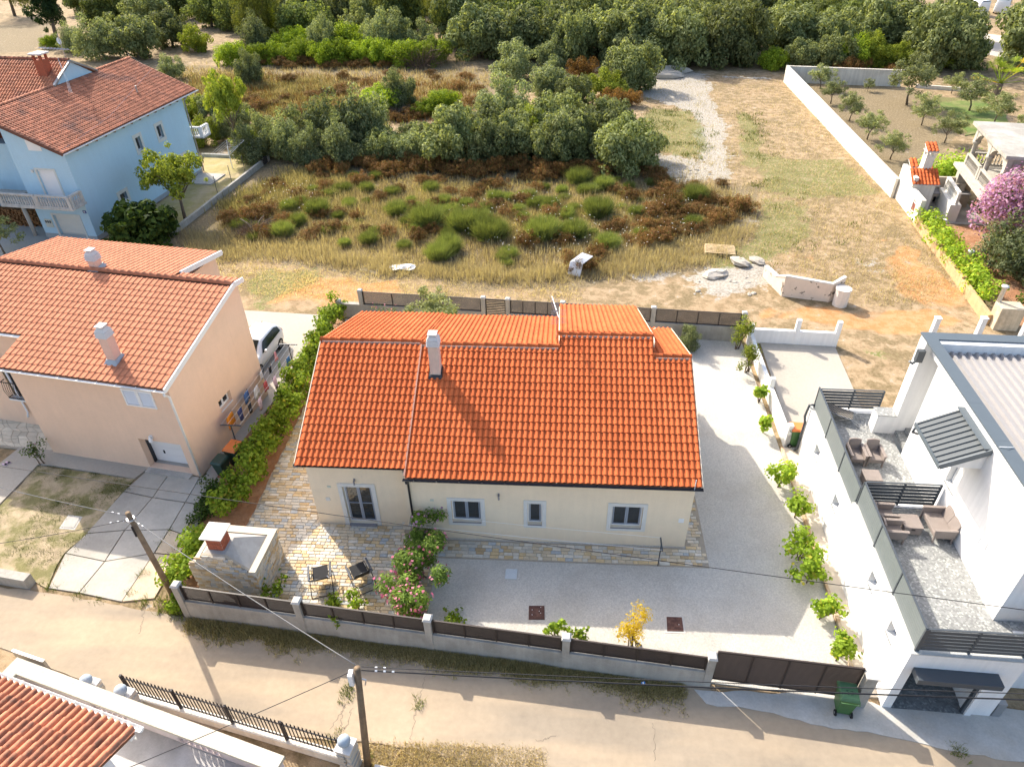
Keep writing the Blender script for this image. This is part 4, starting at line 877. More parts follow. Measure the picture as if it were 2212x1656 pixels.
a3 = atan2(sl3, 1); tile_roof(broof, UF.p(-18, 1.6, zr-7.48*sl3), UF.u, UF.v*cos(a3)+UF.k*sin(a3), int(13.0/uw), int(7.48/cos(a3)/ue), uw, ue, pm('old orange tile', (.44, .17, .085), .85, .18, 2, island=.2, bump=.3, bs=60, col2=(.30, .12, .07), c2s=.8), lambda u, s: True, 0, seed=6)
ridge(broof, UF.p(-5.1, -.45, ub(-5.1)+.02), UF.p(-5.1, 6.8, ub(-5.1)+.02), M_TILEO, .12, .4); ridge(broof, UF.p(-5.1, 11.5, ub(-5.1)+.02), UF.p(-5.1, 15.9, ub(-5.1)+.02), M_TILEO, .12, .4); ridge(broof, UF.p(-18, 9.08, zr+.02), UF.p(-5.0, 9.08, zr+.02), M_TILEO, .12, .4)
m = MB(); m.beam(UF.p(-4.98, 9.08, zr-.06), UF.p(-4.98, 11.5, ub(-5.1)-.0), .2, .12); m.beam(UF.p(-4.98, 9.08, zr-.06), UF.p(-4.98, 6.7, ub(-5.1)-.0), .2, .12); m.build('gable_coping', M_LEAD, broof)
for k in range(14): m = MB(); v = .9+k*1.0; m.box(UF, -.1, .32, v, v+.12, ub(.35)-.28, ub(.35)-.13); m.build('rafter_end', M_WOOD, broof)
m = MB(); m.beam(UF.p(.33, -.48, ub(.35)-.1), UF.p(-5.1, -.48, ub(-5.1)-.1), .05, .2); m.build('verge_board', pm('brown verge board', (.14, .06, .04), .8, .2, 4), broof)
gutter(bh, UF.p(.42, -.45, ub(.35)-.07), UF.p(.42, 15.9, ub(.35)-.07), M_WMET, .075); m = MB(); m.tube([UF.p(.4, 14.1, 6.3), UF.p(.1, 14.05, 6.0), UF.p(.1, 14.05, .1)], .06, 8); m.build('downpipe', M_LEAD, bh, True)
m = MB(); m.tube([UF.p(.2, -.4, ub(.3)+.1), UF.p(-.6, 6, ub(-.6)+.12), UF.p(-3, 15.3, ub(-3)+.14), UF.p(-5.1, 15.7, ub(-5.1)+.35)], .007, 4); m.build('lightning_cable', M_STEEL, broof)
m = MB(); m.tube([UF.p(-1.6, 11, ub(-1.6)), UF.p(-1.6, 11, ub(-1.6)+.55)], .06, 7); m.build('vent_pipe', M_LEAD, broof)
M_SURR = pm('off-white surround', (.60, .61, .57), .85, .08, 3)
for i, (a0, a1, b0, b1) in enumerate(BW):
    if i < 5: window(bh, UF, a0+.12, a1-.12, b0+.12, b1-.12, -.0, 1, axis='v', frame=M_GREYFR if i < 4 else M_PVC, out=1, depth=.16, sillm=M_SURR, pvc=M_PVC)
    else: m = MB(); m.box(UF, -.16, -.12, a0, a1, b0, b1); d_ = m.build('door', M_PVC, bh); m = MB(); m.box(UF, -.118, -.11, a0+.15, a1-.15, b1-.5, b1-.15); m.build('pane', M_GLASS, d_)
    m = MB(); s = .12
    for q in ((a0-s, a0+.12, b0-s, b1+s), (a1-.12, a1+s, b0-s, b1+s), (a0+.12, a1-.12, b1-.12, b1+s), (a0+.12, a1-.12, b0-s, b0+.085)):
        if i == 5: q = (q[0], q[1], max(q[2], .1), q[3])
        m.box(UF, -.02, .03, q[0], q[1], q[2], q[3]) if not (i == 5 and q[3] < .3) else None
    m.build('surround', M_SURR, bh)
m = MB(); m.box(UF, -2.72, -1.36, .12, .16, 3.12, 5.1); m.build('balcony_shutter', M_PVC, bh)
gd = MB(); gd.box(UF, -2.98, -.87, .2, .24, .02, 1.82); gd = gd.build('garage_door', M_PVC, bh)
for k in range(5): m = MB(); m.box(UF, -2.95, -.9, .188, .199, .04+k*.355, .04+k*.355+.342); m.build('door_panel', pm('cream panel', (.62, .62, .56), .6, .03, 2) if k == 0 else MATS['cream panel'], gd)
def fr(name, a0, a1, z0, z1, s=.13, bot=False):
    m = MB()
    for q in ((a0-s, a0, z0, z1+s), (a1, a1+s, z0, z1+s), (a0, a1, z1, z1+s))+(((a0, a1, z0-.1, z0),) if bot else ()): m.box(UF, q[0], q[1], -.04, .02, q[2], q[3])
    m.build(name, M_SURR, bh)
fr('door_surround', -2.98, -.87, .0, 1.82); fr('shutter_surround', -2.72, -1.36, 3.1, 5.1)
m = MB(); m.box(UF, -2.62, -1.6, -.03, -.001, 6.42, 7.2); m.build('window_shutter', M_PVC, bh); m = MB(); m.box(UF, -4.75, -4.3, 1.27, 1.299, 4.8, 5.85); m.build('window_shutter', M_PVC, bh)
m = MB(); m.box(UF, -3.83, -3.27, -.06, -.001, .84, 1.45); mb_ = m.build('meter_box', pm('meter box', (.55, .56, .48), .7), bh)
for k in range(3): m = MB(); m.box(UF, -3.78+k*.17, -3.66+k*.17, -.066, -.0605, 1.18, 1.36); m.build('meter_window', M_GLASS, mb_)
m = MB(); m.box(UF, -.34, -.08, -.03, -.001, 2.1, 2.3); np_ = m.build('house_number', pm('blue enamel', (.02, .045, .22), .4), bh)
for a in (-.25, -.18): m = MB(); m.box(UF, a-.02, a+.02, -.036, -.031, 2.15, 2.25); m.build('digit', M_PVC, np_)
m = MB(); m.box(UF, -3.1, -2.95, -.12, -.001, 4.9, 5.1); m.build('wall_lamp', M_SURR, bh)
# balconies with turned balusters
M_BAL = pm('cast balustrade stone', (.50, .48, .44), .92, .16, 3, streak=.2)
bal_me = {}
def baluster(root, p, h, mat=M_BAL, r=.065):
    k = (round(h, 2), mat.name)
    if k not in bal_me:
        m = MB(); m.lathe((0, 0, 0), [(r, 0), (r, h*.1), (r*.5, h*.16), (r*1.05, h*.34), (r*.95, h*.42), (r*.45, h*.62), (r*.5, h*.84), (r, h*.9), (r, h)], 8); bal_me[k] = m.mesh('baluster', None, True); bal_me[k].materials.append(mat)
    o = bpy.data.objects.new('baluster', bal_me[k]); COL.objects.link(o); o.parent = root; o.matrix_local = MW[root.name].inverted() @ Matrix.Translation(tuple(p)); return o
def balustrade(root, a, b, z, h=.75, sp=.2, posts=True, mat=M_BAL, name='balustrade'):
    a = np.array([a[0], a[1], 0.]); b = np.array([b[0], b[1], 0.]); L = np.linalg.norm(b-a); k = np.array([0, 0, 1.]); n = max(1, int(L/sp))
    m = MB(); m.beam(a+k*(z+h+.05), b+k*(z+h+.05), .2, .1); m.beam(a+k*(z+.04), b+k*(z+.04), .18, .08)
    if posts:
        for q in (a, b): m.beam(q+k*z, q+k*(z+h+.04), .2, .2)
    r = m.build(name, mat, root)
    for i in range(n): baluster(r, a+(b-a)*(i+.5)/n+k*(z+.08), h-.08, mat)
    return r
part('balcony_slab', M_BAL, bh, (-5.4, .28, -1.42, -.001, 2.86, 3.0), f=UF)
for u0, u1 in ((-5.3, -2.5), (-2.4, .12)): balustrade(bh, UF.p(u0, -1.3), UF.p(u1, -1.3), 3.0)
balustrade(bh, UF.p(.15, -1.15), UF.p(.15, -.15), 3.0); balustrade(bh, UF.p(-5.3, -1.2), UF.p(-7.5, .6), 3.0)
part('balcony_slab', M_BAL, bh, (-9.5, -5.42, -.2, 1.29, 2.84, 2.94), f=UF); part('balcony_slab', M_BAL, bh, (.0, .85, 14.2, 15.4, 2.9, 3.02), f=UF); part('store_side', M_BLUE, bh, (-15.9, -12.01, 1.31, 14.9, 0, 2.94), f=UF)
balustrade(bh, UF.p(.75, 14.25), UF.p(.75, 15.3), 3.02, mat=M_WHITE); balustrade(bh, UF.p(.7, 14.2), UF.p(-.3, 14.2), 3.02, mat=M_WHITE)
m = MB(); m.tube([UF.p(-5.3, .1, 0), UF.p(-5.3, .1, 2.84)], .14, 10); m.build('porch_column', M_BAL, bh, True)
part('store_wall', M_BLUE, bh, (-12, -4.26, 2.6, 2.8, 0, 2.84), f=UF)
# chimney, aerials on the blue roof
part('chimney', M_BRICK, broof, (-6.65, -5.95, 7.5, 8.2, zr-1.2, zr+.25), f=UF)
m = MB()
for a, b in ((-6.65, 7.5), (-6.1, 7.5), (-6.65, 8.05), (-6.1, 8.05)): m.box(UF, a, a+.15, b, b+.15, zr+.252, zr+.62)
m.build('chimney_leg', M_BRICK, broof); part('chimney_slab', M_CAPC, broof, (-6.8, -5.8, 7.35, 8.35, zr+.622, zr+.72), f=UF)
m = MB(); p = UF.p(-5.0, 8.2); m.tube([UF.p(-5.4, 9.3, zr-.4), UF.p(-5.4, 9.3, zr+1.7)], .022, 6); m.tube([UF.p(-6.5, 8.3, zr+.95), UF.p(-4.2, 8.6, zr+.8)], .025, 5)
for k in range(9): q = UF.p(-6.4+k*.24, 8.3+k*.03, zr+.95-k*.015); m.tube([q-UF.v*.3, q+UF.v*.3], .012, 4)
m.build('antenna', M_STEEL, broof)
m = MB(); m.lathe((0, 0, 0), [(.01, .0), (.1, .015), (.2, .05), (.24, .08), (.235, .085), (.15, .04), (.01, .01)], 16); q = UF.p(-5.55, 9.3, zr+1.2); Mx = Matrix.Translation(tuple(q)) @ Matrix.Rotation(radians(80), 4, 'Y'); m.V = [tuple(Mx @ Vector(v)) for v in m.V]; m.build('satellite_dish', M_PVC, broof, True)
m = MB(); 
for k in range(3): m.tube([UF.p(-5.3, 8.4, zr+.3), UF.p(-4.4-.1*k, 7.4+.2*k, ub(-4.4)+.5), UF.p(-3.8+.12*k, 6.6, ub(-3.9)+.1)], .007, 4)
m.build('aerial_cable', M_WMET, broof)
# yard of the blue house
wp = thing('firewood_pile', 'stacked brown firewood under the porch of the blue house', 'firewood', tuple(UF.p(-8, 1.9))); R = random.Random(2)
M_LOG = pm('split log', (.22, .11, .045), .9, .25, 5, island=.3)
for i in range(26):
    for j in range(8):
        q = UF.p(-11+i*.2+R.uniform(-.03, .03), 1.75+R.uniform(-.12, .12), .1+j*.16); m = MB(); m.tube([q-UF.v*.3, q+UF.v*.3], R.uniform(.07, .095), 6); m.build('log', M_LOG, wp)
sheet('porch_yard', [tuple(UF.p(-14, -4)[:2]), tuple(UF.p(.3, -4)[:2]), tuple(UF.p(.3, -.02)[:2]), tuple(UF.p(-4.3, 2.5)[:2]), tuple(UF.p(-14, 2.5)[:2])], .03, pm('yard pavers', (.30, .31, .30), .9, .2, 9, bump=.5, bs=12), 'grey block-paved yard before the blue house')
M_YW = pm('grey field wall', (.36, .34, .29), .95, .2, 2, streak=.15)
def yw(label, a, b, h=.5, m_=M_YW): return low_wall('yard_wall', label, tuple(UF.p(*a)[:2]), tuple(UF.p(*b)[:2]), h, .22, mat=m_)
yw('low grey wall between blue house yard and scrub field', (4.9, 1.5), (4.4, 17.8), .45); yw('pale low wall behind the lawn of blue house', (4.3, 17.9), (-2.3, 17.8), .3)
sheet('blue_house_lawn', [tuple(UF.p(*q)[:2]) for q in ((.3, .3), (4.7, 1.7), (4.3, 17.6), (-2, 17.6), (0, 14.2), (.3, 14))], .03, pm('dry lawn', (.30, .25, .10), .95, .2, 2, col2=(.40, .31, .18), c2s=.6, bump=.6, bs=20), 'dry lawn beside the blue house')
part('doorstep_slab', M_CONC2, bh, (.05, 2.4, 11.2, 13.6, .0, .12), f=UF)
rd = thing('rotary_dryer', 'tilted rotary washing line with orange-edged frame on the lawn', 'washing line', tuple(UF.p(2.2, 15.2)))
c0 = UF.p(2.2, 15.2, 0); m = MB(); m.tube([c0, c0+np.array([0, 0, 1.9])], .03, 6)
tips = []
for k in range(4):
    an = k*pi/2+.4; t_ = c0+np.array([cos(an)*1.5, sin(an)*1.5, 1.9+.45*sin(an+.8)]); tips.append(t_); m.tube([c0+np.array([0, 0, 1.2]), t_], .02, 5)
m.build('frame', M_WMET, rd)
for s_ in (.4, .6, .8, 1.0):
    m = MB()
    for k in range(4): a_ = c0+np.array([0, 0, 1.6]); m.tube([a_+(tips[k]-a_)*s_, a_+(tips[(k+1) % 4]-a_)*s_], .008, 4)
    m.build('line', M_PVC, rd)
for k in range(3):
    q = UF.p(4.0-.05*k, 9.5+k*2.4); o = thing('fence_stake', 'thin dark stake standing on the low grey yard wall', 'stake', (q[0], q[1], 0), group='stakes on the yard wall'); m = MB(); m.tube([q, q+np.array([.02, 0, 1.5])], .025, 6); m.tube([q+np.array([.02, 0, 1.5]), q+np.array([.02, 0, 1.54])], .035, 6); m.build('rod', M_DMET, o)
tg = thing('timber_frames', 'stack of dark timber frames lying at the corner of the lawn', 'timber', tuple(UF.p(3.6, 16.9)))
for k in range(4):
    m = MB(); q = UF.p(3.0, 16.4, .1+.14*k)
    for a, b in (((0, 0), (1.6, 0)), ((0, .7), (1.6, .7)), ((0, 0), (0, .7)), ((1.6, 0), (1.6, .7)), ((.8, 0), (.8, .7))): m.beam(q+UF.u*a[0]+UF.v*a[1], q+UF.u*b[0]+UF.v*b[1], .1, .09)
    m.build('frame', pm('dark timber', (.06, .05, .04), .9) if k == 0 else MATS['dark timber'], tg)

# ================================================================== house at the bottom left, terrace over the street
LA = radians(-14.9); LF = Fr((-15.49, 10.59), LA); PZ = 3.0
lh = thing('house', 'pale house with old barrel-tile roof and balustrade terrace beside the lane', 'house', (-12, 9, 0), LA)
M_PINK = pm('pale pink render', (.62, .53, .50), .92, .06, 1.5, streak=.06); M_PAR = pm('pebbled parapet coping', (.50, .455, .37), .95, .2, 10, bump=.6, bs=50, bd=.02)
PL = 8.95
m = MB(); m.holed(LF, .0, PL, PZ-.93, PZ-.12, -.02, -.2, [(2.55, 3.9, PZ-.9, PZ-.18), (5.6, 7.0, PZ-.9, PZ-.18)]); m.build('parapet', M_PINK, lh)
m = MB(); m.box(LF, -.12, PL+.05, -.36, .06, PZ-.118, PZ); m.build('parapet_coping', M_PAR, lh)
m = MB(); m.box(LF, -.02, .2, -2.2, -.201, PZ-.93, PZ-.121); m.build('end_wall', M_PINK, lh); m = MB(); m.box(LF, -.12, .3, -2.3, -.362, PZ-.12, PZ); m.build('end_coping', M_PAR, lh)
m = MB(); m.box(LF, PL-.2, PL, -2.6, -.21, PZ-.93, PZ-.121); m.build('end_wall', M_PINK, lh); m = MB(); m.box(LF, PL-.3, PL+.05, -2.7, -.362, PZ-.12, PZ); m.build('end_coping', M_PAR, lh)
for a, b in ((2.55, 3.9), (5.6, 7.0)):
    for k in range(7): baluster(lh, LF.p(a+(b-a)*(k+.5)/7, -.1, PZ-.9), .73, M_PINK, .06)
part('terrace', pm('terrace screed', (.42, .40, .38), .9, .14, 1.5, col2=(.50, .48, .46), c2s=.8, bump=.3), lh, (.0, PL, -4.5, -.021, PZ-1.1, PZ-.94), f=LF)
part('street_wall', M_PINK, lh, (.0, PL, -.3, -.05, 0, PZ-1.101), (0, .25, -4.5, -.301, 0, PZ-1.102), (PL-.25, PL, -4.5, -.301, 0, PZ-1.102), f=LF)
part('upper_wall', M_WHITE, lh, (-3.5, 5.6, -5.6, -1.75, PZ-.939, 4.5), f=LF); part('eave_box', M_WMET, lh, (-4, 6.0, -1.34, -1.2, 4.56, 4.68), f=LF)
part('door_awning', pm('plum painted metal', (.12, .085, .085), .7), lh, (5.7, 6.6, -3.6, -2.1, 3.6, 3.65), f=LF)
ls = radians(15); lz = lambda v: 4.78-(v+1.17)*tan(ls)
m = MB(); m.hexa([LF.p(-5, -1.2, 4.70), LF.p(6.05, -1.2, 4.70), LF.p(6.05, -7, lz(-7)-.06), LF.p(-5, -7, lz(-7)-.06)], [LF.p(-5, -1.2, 4.76), LF.p(6.05, -1.2, 4.76), LF.p(6.05, -7, lz(-7)), LF.p(-5, -7, lz(-7))]); lroof = m.build('roof', M_DECK, lh)
tile_roof(lroof, LF.p(6.07, -1.14, 4.78), -LF.u, -LF.v*cos(ls)+LF.k*sin(ls), 40, 13, .203, .38, M_TILEL, None, 300, barrel=True, seed=12, jit=.03)
gutter(lh, LF.p(-5, -1.08, 4.74), LF.p(6.15, -1.08, 4.74), M_WMET, .075)
# iron fence on a low stone wall between terrace and lane, ball-topped pillars
i0, i1 = np.array([-13.4, 11.2]), np.array([-6.0, 9.62]); IA = atan2(i1[1]-i0[1], i1[0]-i0[0]); IF = Fr(tuple(i0), IA); IL = float(np.linalg.norm(i1-i0))
fi = thing('iron_fence', 'black iron spiked railing on low pale wall beside the lane', 'railing', tuple(IF.p(IL/2, 0)), IA)
m = MB(); m.box(IF, .1, IL, -.12, .12, 0, .35); m.build('base_wall', M_OWALL, fi)
m = MB()
for z in (.5, 1.25): m.beam(IF.p(.1, 0, z), IF.p(IL, 0, z), .03, .045)
for k in range(5): u = .1+(IL-.1)*k/4; m.beam(IF.p(u, 0, .3), IF.p(u, 0, 1.4), .07, .07)
m.build('rails', M_IRON, fi); n = int(IL/.13); me_p = None
for k in range(n):
    if me_p is None: mm = MB(); mm.beam((0, 0, 0), (0, 0, .88), .024, .024); mm.lathe((0, 0, .88), [(.02, 0), (.026, .03), (.004, .13)], 5); me_p = mm.mesh('picket'); me_p.materials.append(M_IRON)
    o = bpy.data.objects.new('picket', me_p); COL.objects.link(o); o.parent = fi; o.matrix_local = MW[fi.name].inverted() @ Matrix.Translation(tuple(IF.p(.2+k*.13, 0, .44)))
M_BALL = pm('blue-grey stone ball', (.36, .42, .47), .7, .12, 5)
def ball_post(label, p, h, w_=.42):
    o = thing('ball_pillar', label, 'pillar', (p[0], p[1], 0), IA); f = Fr(tuple(p[:2]), IA); 
    R = random.Random(3)
    m = MB(); m.box(f, -w_/2+.03, w_/2-.03, -w_/2+.03, w_/2-.03, 0, h); m.build('core', M_JOINT, o)
    z = 0.0
    while z < h-.02:
        for s_ in (0, 1): m = MB(); d = R.uniform(0, .03); (m.box(f, -w_/2-d, -.01+R.uniform(-.06, .06), -w_/2-d, w_/2+d, z, min(h, z+.085)) if s_ == 0 else m.box(f, .06+R.uniform(-.02, .05), w_/2+d, -w_/2-d, w_/2+d, z, min(h, z+.085))); m.build('stone', M_SETT[R.choice((2, 3, 5))], o)
        z += .095
    m = MB(); m.box(f, -w_/2-.04, w_/2+.04, -w_/2-.04, w_/2+.04, h+.002, h+.06); m.build('cap', M_CAPC, o)
    m = MB(); m.lathe((p[0], p[1], h+.06), [(.05, 0), (.08, .03)]+[(.19*sin(a), .03+.19-.19*cos(a)) for a in np.linspace(.45, pi-.02, 10)], 16); m.build('ball', M_BALL, o, True)
ball_post('stone pillar with grey ball finial right beside the wooden pole', (-5.75, 9.5), 1.25); 
for k, (t, x, y) in enumerate((('M', 1000, 1075), ('M', 722, 995))):
    p = Z(t, x, y, 1.25); ball_post(['grey ball pillar at the start of the iron railing', 'grey ball pillar further up the lane, beyond the railing'][k], p, 1.25)
low_wall('roadside_wall', 'pale concrete wall top at the bottom edge right of pole', G2('N', 1010, 1660, .8), G2('N', 1480, 1760, .8), .8, .22, mat=M_CAP)
low_wall('lane_wall', 'short stained concrete wall by the worn lawn at left edge', G2('M', -300, 90), G2('M', 265, 190), .5, .35, mat=M_POSTC)
m = MB(); q0, q1 = G2('M', 160, 768), G2('M', 410, 855); m.hexa([(*q0, 0), (*q1, 0), (q1[0]-.03, q1[1]-.08, 0), (q0[0]-.03, q0[1]-.08, 0)], [(*q0, .5), (*q1, .5), (q1[0]-.03, q1[1]-.08, .5), (q0[0]-.03, q0[1]-.08, .5)]); tag(m.build('metal_gate_panel', M_STEEL), 'grey metal gate panel at the lane beside the terrace', 'gate')
# ================================================================== white terraced house on the right
WA = radians(-2.2); HF = Fr((10.47, 12.2), WA); TZ1, TZ2 = 2.95, 2.55; VS = 5.95; WU = 2.8; RZ = 7.0
wh = thing('house', 'modern white house with roof terraces and dark slat railings', 'house', (10.47, 12.2, 0), WA)
LWIN = [(9.68, 10.23, 1.45, 1.98), (6.8, 7.35, 1.45, 1.98), (2.8, 3.3, 2.0, 2.55), (.9, 1.4, 2.0, 2.55)]
m = MB(); m.holed(HF, .302, 11.95, 0, 2.42, 0, .3, LWIN[:2]+[(a, b, c, 2.42) for a, b, c, d in LWIN[2:]], axis='v')
m.holed(HF, VS, 11.95, 2.421, TZ2, 0, .3, [], axis='v'); m.holed(HF, .302, VS-.002, 2.421, TZ1, 0, .3, [(2.8, 3.3, 2.421, 2.55), (.9, 1.4, 2.421, 2.55)], axis='v'); m.build('side_wall', M_WHITE, wh)
m = MB(); m.holed(HF, 0, 3.2, 0, TZ1, 0, .3, [(.28, 2.42, .03, 2.12)]); m.build('front_wall', M_WHITE, wh)
part('front_return', M_WHITE, wh, (3.2, 3.5, .302, 1.35, 0, TZ1), (3.502, 9, 1.05, 1.35, 0, TZ1), f=HF)
part('carport_wall', M_WHITE, wh, (.3, 2.8, 3.4, 3.6, .0, 2.6), (2.45, 2.65, .302, 3.4, .0, 2.6), f=HF)
part('rear_wall', M_WHITE, wh, (.302, 9, 11.65, 11.95, 0, TZ2), f=HF)
M_TERR = pm('grey terrazzo', (.27, .275, .265), .55, .10, 1.5, bump=0, spec=.4)
def terrazzo(m):
    t = m.node_tree; b = t.nodes['Principled BSDF']; L = t.links.new; src = b.inputs['Base Color'].links[0].from_socket
    v = nd(t, 'ShaderNodeTexVoronoi'); v.inputs['Scale'].default_value = 17.0; v.inputs['Randomness'].default_value = 1; L(nd(t, 'ShaderNodeNewGeometry').outputs['Position'], v.inputs['Vector'])
    sp = nd(t, 'ShaderNodeSeparateColor'); L(v.outputs['Color'], sp.inputs[0])
    r = nd(t, 'ShaderNodeValToRGB'); r.color_ramp.interpolation = 'CONSTANT'; e = r.color_ramp.elements; e[0].color = (.62, .62, .62, 1); e[1].position = .3; e[1].color = (1, 1, 1, 1); q = e.new(.55); q.color = (.85, .85, .85, 1); q = e.new(.85); q.color = (1.55, 1.53, 1.45, 1); L(sp.outputs[0], r.inputs[0])
    mx = nd(t, 'ShaderNodeMix', data_type='RGBA', blend_type='MULTIPLY'); mx.inputs[0].default_value = .75; L(src, mx.inputs[6]); L(r.outputs[0], mx.inputs[7]); L(mx.outputs[2], b.inputs['Base Color'])
terrazzo(M_TERR); M_TERD = pm('dark terrazzo', (.17, .18, .18), .5, .1, 1.5, bump=0); terrazzo(M_TERD)
# terrace floors laid in large tiles
def tiled(name, u0, u1, v0, v1, z, nu, nv, mat):
    bed = part(name, M_JOINT, wh, (u0, u1, v0, v1, z-.15, z-.012), f=HF)
    for i in range(nu):
        for j in range(nv):
            a0, a1 = u0+(u1-u0)*i/nu+.002, u0+(u1-u0)*(i+1)/nu-.002; b0, b1 = v0+(v1-v0)*j/nv+.002, v0+(v1-v0)*(j+1)/nv-.002
            m = MB(); m.box(HF, a0, a1, b0, b1, z-.0118, z); m.build('floor_tile', mat, bed)
tiled('terrace_floor', .302, WU, .302, VS-.1, TZ1-.01, 3, 5, M_TERR); tiled('terrace_floor', .302, WU, VS+.1, 11.64, TZ2-.01, 3, 6, M_TERR)
tiled('carport_floor', .3, 2.44, -.02, 3.38, .045, 3, 4, M_TERD)
part('terrace_step', M_WHITE, wh, (.302, WU, VS-.1, VS+.1, TZ2-.1, TZ1+.0), f=HF)
part('coping', pm('grey stone coping', (.44, .44, .41), .7, .12, 12, bump=.1), wh, (-.03, .33, -.03, VS, TZ1+.001, TZ1+.03), (-.03, .33, VS+.001, 11.98, TZ2+.001, TZ2+.03), (.331, 3.2, -.03, .33, TZ1+.001, TZ1+.03), f=HF)
# tall block
part('terrace_floor', M_TERR, wh, (WU+.001, 3.2, .331, 1.36, TZ1-.1, TZ1-.005), (3.2, 9, 1.05, 1.36, TZ1+.001, TZ1+.02), f=HF)
m = MB(); m.holed(HF, 1.38, 9.15, 1.5, RZ, WU, WU+.3, [(5.45, 6.15, 4.12, 5.28), (9.0, 9.15, 1.5, 1.6)], axis='v'); m.build('tower_wall', M_WHITE, wh)
part('tower_front', M_WHITE, wh, (WU+.302, 9, 1.38, 1.68, 1.5, RZ), f=HF)
part('tower_wall', M_WHITE, wh, (WU, 9, 10.42, 10.95, 2.4, RZ), f=HF); part('stair_wall', M_WHITE, wh, (2.08, WU-.002, 10.42, 10.95, TZ2-.02, 3.42), f=HF); part('stair_wall_cap', M_TERR, wh, (2.06, WU-.002, 10.4, 10.97, 3.421, 3.45), f=HF)
part('stair_back', M_WHITE, wh, (4.6, 4.9, 9.152, 10.418, 2.4, 6.5), (WU+.302, 4.6, 9.15-.3, 9.15, 2.4, 6.5), f=HF)
for k in range(5):
    m = MB(); m.box(HF, 2.95+.34*k, 4.6, 9.17, 10.41, TZ2+.17*k, TZ2+.17*(k+1)-.003); m.build('step', M_TERR, wh)
# tower roof: white trapezoid sheet and dark coping
CPW = .42
for k, q in enumerate(((WU-.04, WU+CPW, 1.36, 11.0), (WU+CPW+.001, 9, 10.95-CPW, 11.0), (WU+CPW+.001, 9, 1.36, 1.36+CPW))):
    m = MB(); u0, u1, v0, v1 = q
    if k == 0:
        for j, (b0, b1) in enumerate(((1.36, 4.85), (4.855, 6.7), (6.705, 11.0))): m = MB(); m.box(HF, u0, u1, b0, b1, RZ+.001, RZ+.06); m.build('roof_coping', M_DMET2 if 'M_DMET2' in globals() else pm('slate grey coping', (.085, .105, .12), .5, .06, 2, bump=0, spec=.5), wh)
        M_DMET2 = MATS['slate grey coping']
    else: m.box(HF, *q, RZ+.001, RZ+.06); m.build('roof_coping', M_DMET2, wh)
part('parapet_inner', M_WHITE, wh, (WU+.3, WU+CPW-.02, 1.7, 10.4, 6.45, RZ), (WU+CPW, 9, 10.3, 10.419, 6.45, RZ), f=HF)
M_SHEET = pm('white roof sheet', (.29, .275, .265), .6, .05, 2, bump=0)
m = MB(); u = WU+CPW; i = 0
while u < 9:
    for a, b, z in ((u, u+.13, 6.62), (u+.13, u+.17, None), (u+.17, u+.25, 6.66), (u+.25, u+.29, None)): pass
    zz = 6.62; P = [(u, zz), (u+.15, zz), (u+.18, zz+.085), (u+.26, zz+.085), (u+.29, zz)]
    for (a, z0), (b, z1) in zip(P[:-1], P[1:]): m.quad(HF.p(a, 1.7, z0), HF.p(b, 1.7, z1), HF.p(b, 10.29, z1), HF.p(a, 10.29, z0))
    u += .29
m.build('roof_sheet', M_SHEET, wh)
# canopy over the terrace door
cn = MB(); za, zb = 6.75, 6.02; cu0, cu1 = 1.55, WU-.002; cv0, cv1 = 4.82, 6.75
cn.hexa([HF.p(cu0, cv0, zb-.1), HF.p(cu1, cv0, za-.85), HF.p(cu1, cv1, za-.85), HF.p(cu0, cv1, zb-.1)], [HF.p(cu0, cv0, zb-.03), HF.p(cu1, cv0, za-.03), HF.p(cu1, cv1, za-.03), HF.p(cu0, cv1, zb-.03)]); cn = cn.build('canopy', M_WHITE, wh)
m = MB(); v = cv0-.08; n = 9; w_ = (cv1-cv0+.16)/n
for k in range(n):
    P = [(v, 0), (v+w_*.55, 0), (v+w_*.64, .045), (v+w_*.9, .045), (v+w_, 0)]
    for (a, h0), (b, h1) in zip(P[:-1], P[1:]): m.quad(HF.p(cu0-.06, a, zb-.01+h0), HF.p(cu0-.06, b, zb-.01+h1), HF.p(cu1, b, za-.01+h1), HF.p(cu1, a, za-.01+h0))
    v += w_
M_CANOPY = pm('grey corrugated canopy', (.05, .062, .07), .6, .08, 3, bump=0, spec=.5); m.build('canopy_sheet', M_CANOPY, cn)
m = MB(); m.beam(HF.p(cu0-.07, cv0-.1, zb-.06), HF.p(cu0-.07, cv1+.1, zb-.06), .04, .14); m.beam(HF.p(cu0-.07, cv0-.1, zb-.04), HF.p(cu1, cv0-.1, za-.04), .04, .2); m.beam(HF.p(cu1-.12, cv0-.06, za+.02), HF.p(cu1-.12, cv1+.1, za+.02), .24, .02); m.build('canopy_flashing', M_DMET2, cn)
m = MB(); m.tube([HF.p(cu0-.1, cv1-.05, zb-.12), HF.p(cu0-.12, cv1-.05, zb-.3), HF.p(cu0+.1, cv1+.0, zb-.42)], .045, 7); m.build('canopy_spout', M_DMET, cn, True)
# roller shutter window in the tower
rsw = MB(); rsw.box(HF, WU+.2, WU+.24, 5.45, 6.15, 4.12, 5.28); rsw = rsw.build('shutter_window', M_GREYFR, wh)
for k in range(18): m = MB(); m.box(HF, WU+.185, WU+.199, 5.5, 6.1, 4.16+k*.062, 4.16+k*.062+.055); m.build('shutter_slat', M_WMET, rsw)
part('tower_sill', M_TERR, wh, (WU-.03, WU+.2, 5.45, 6.15, 4.08, 4.118), f=HF)
for i, (a0, a1, b0, b1) in enumerate(LWIN): window(wh, HF, a0, a1, b0, b1, 0, 1, axis='v', out=-1, depth=.22, sill=True, sillm=M_TERR, fw=.03)
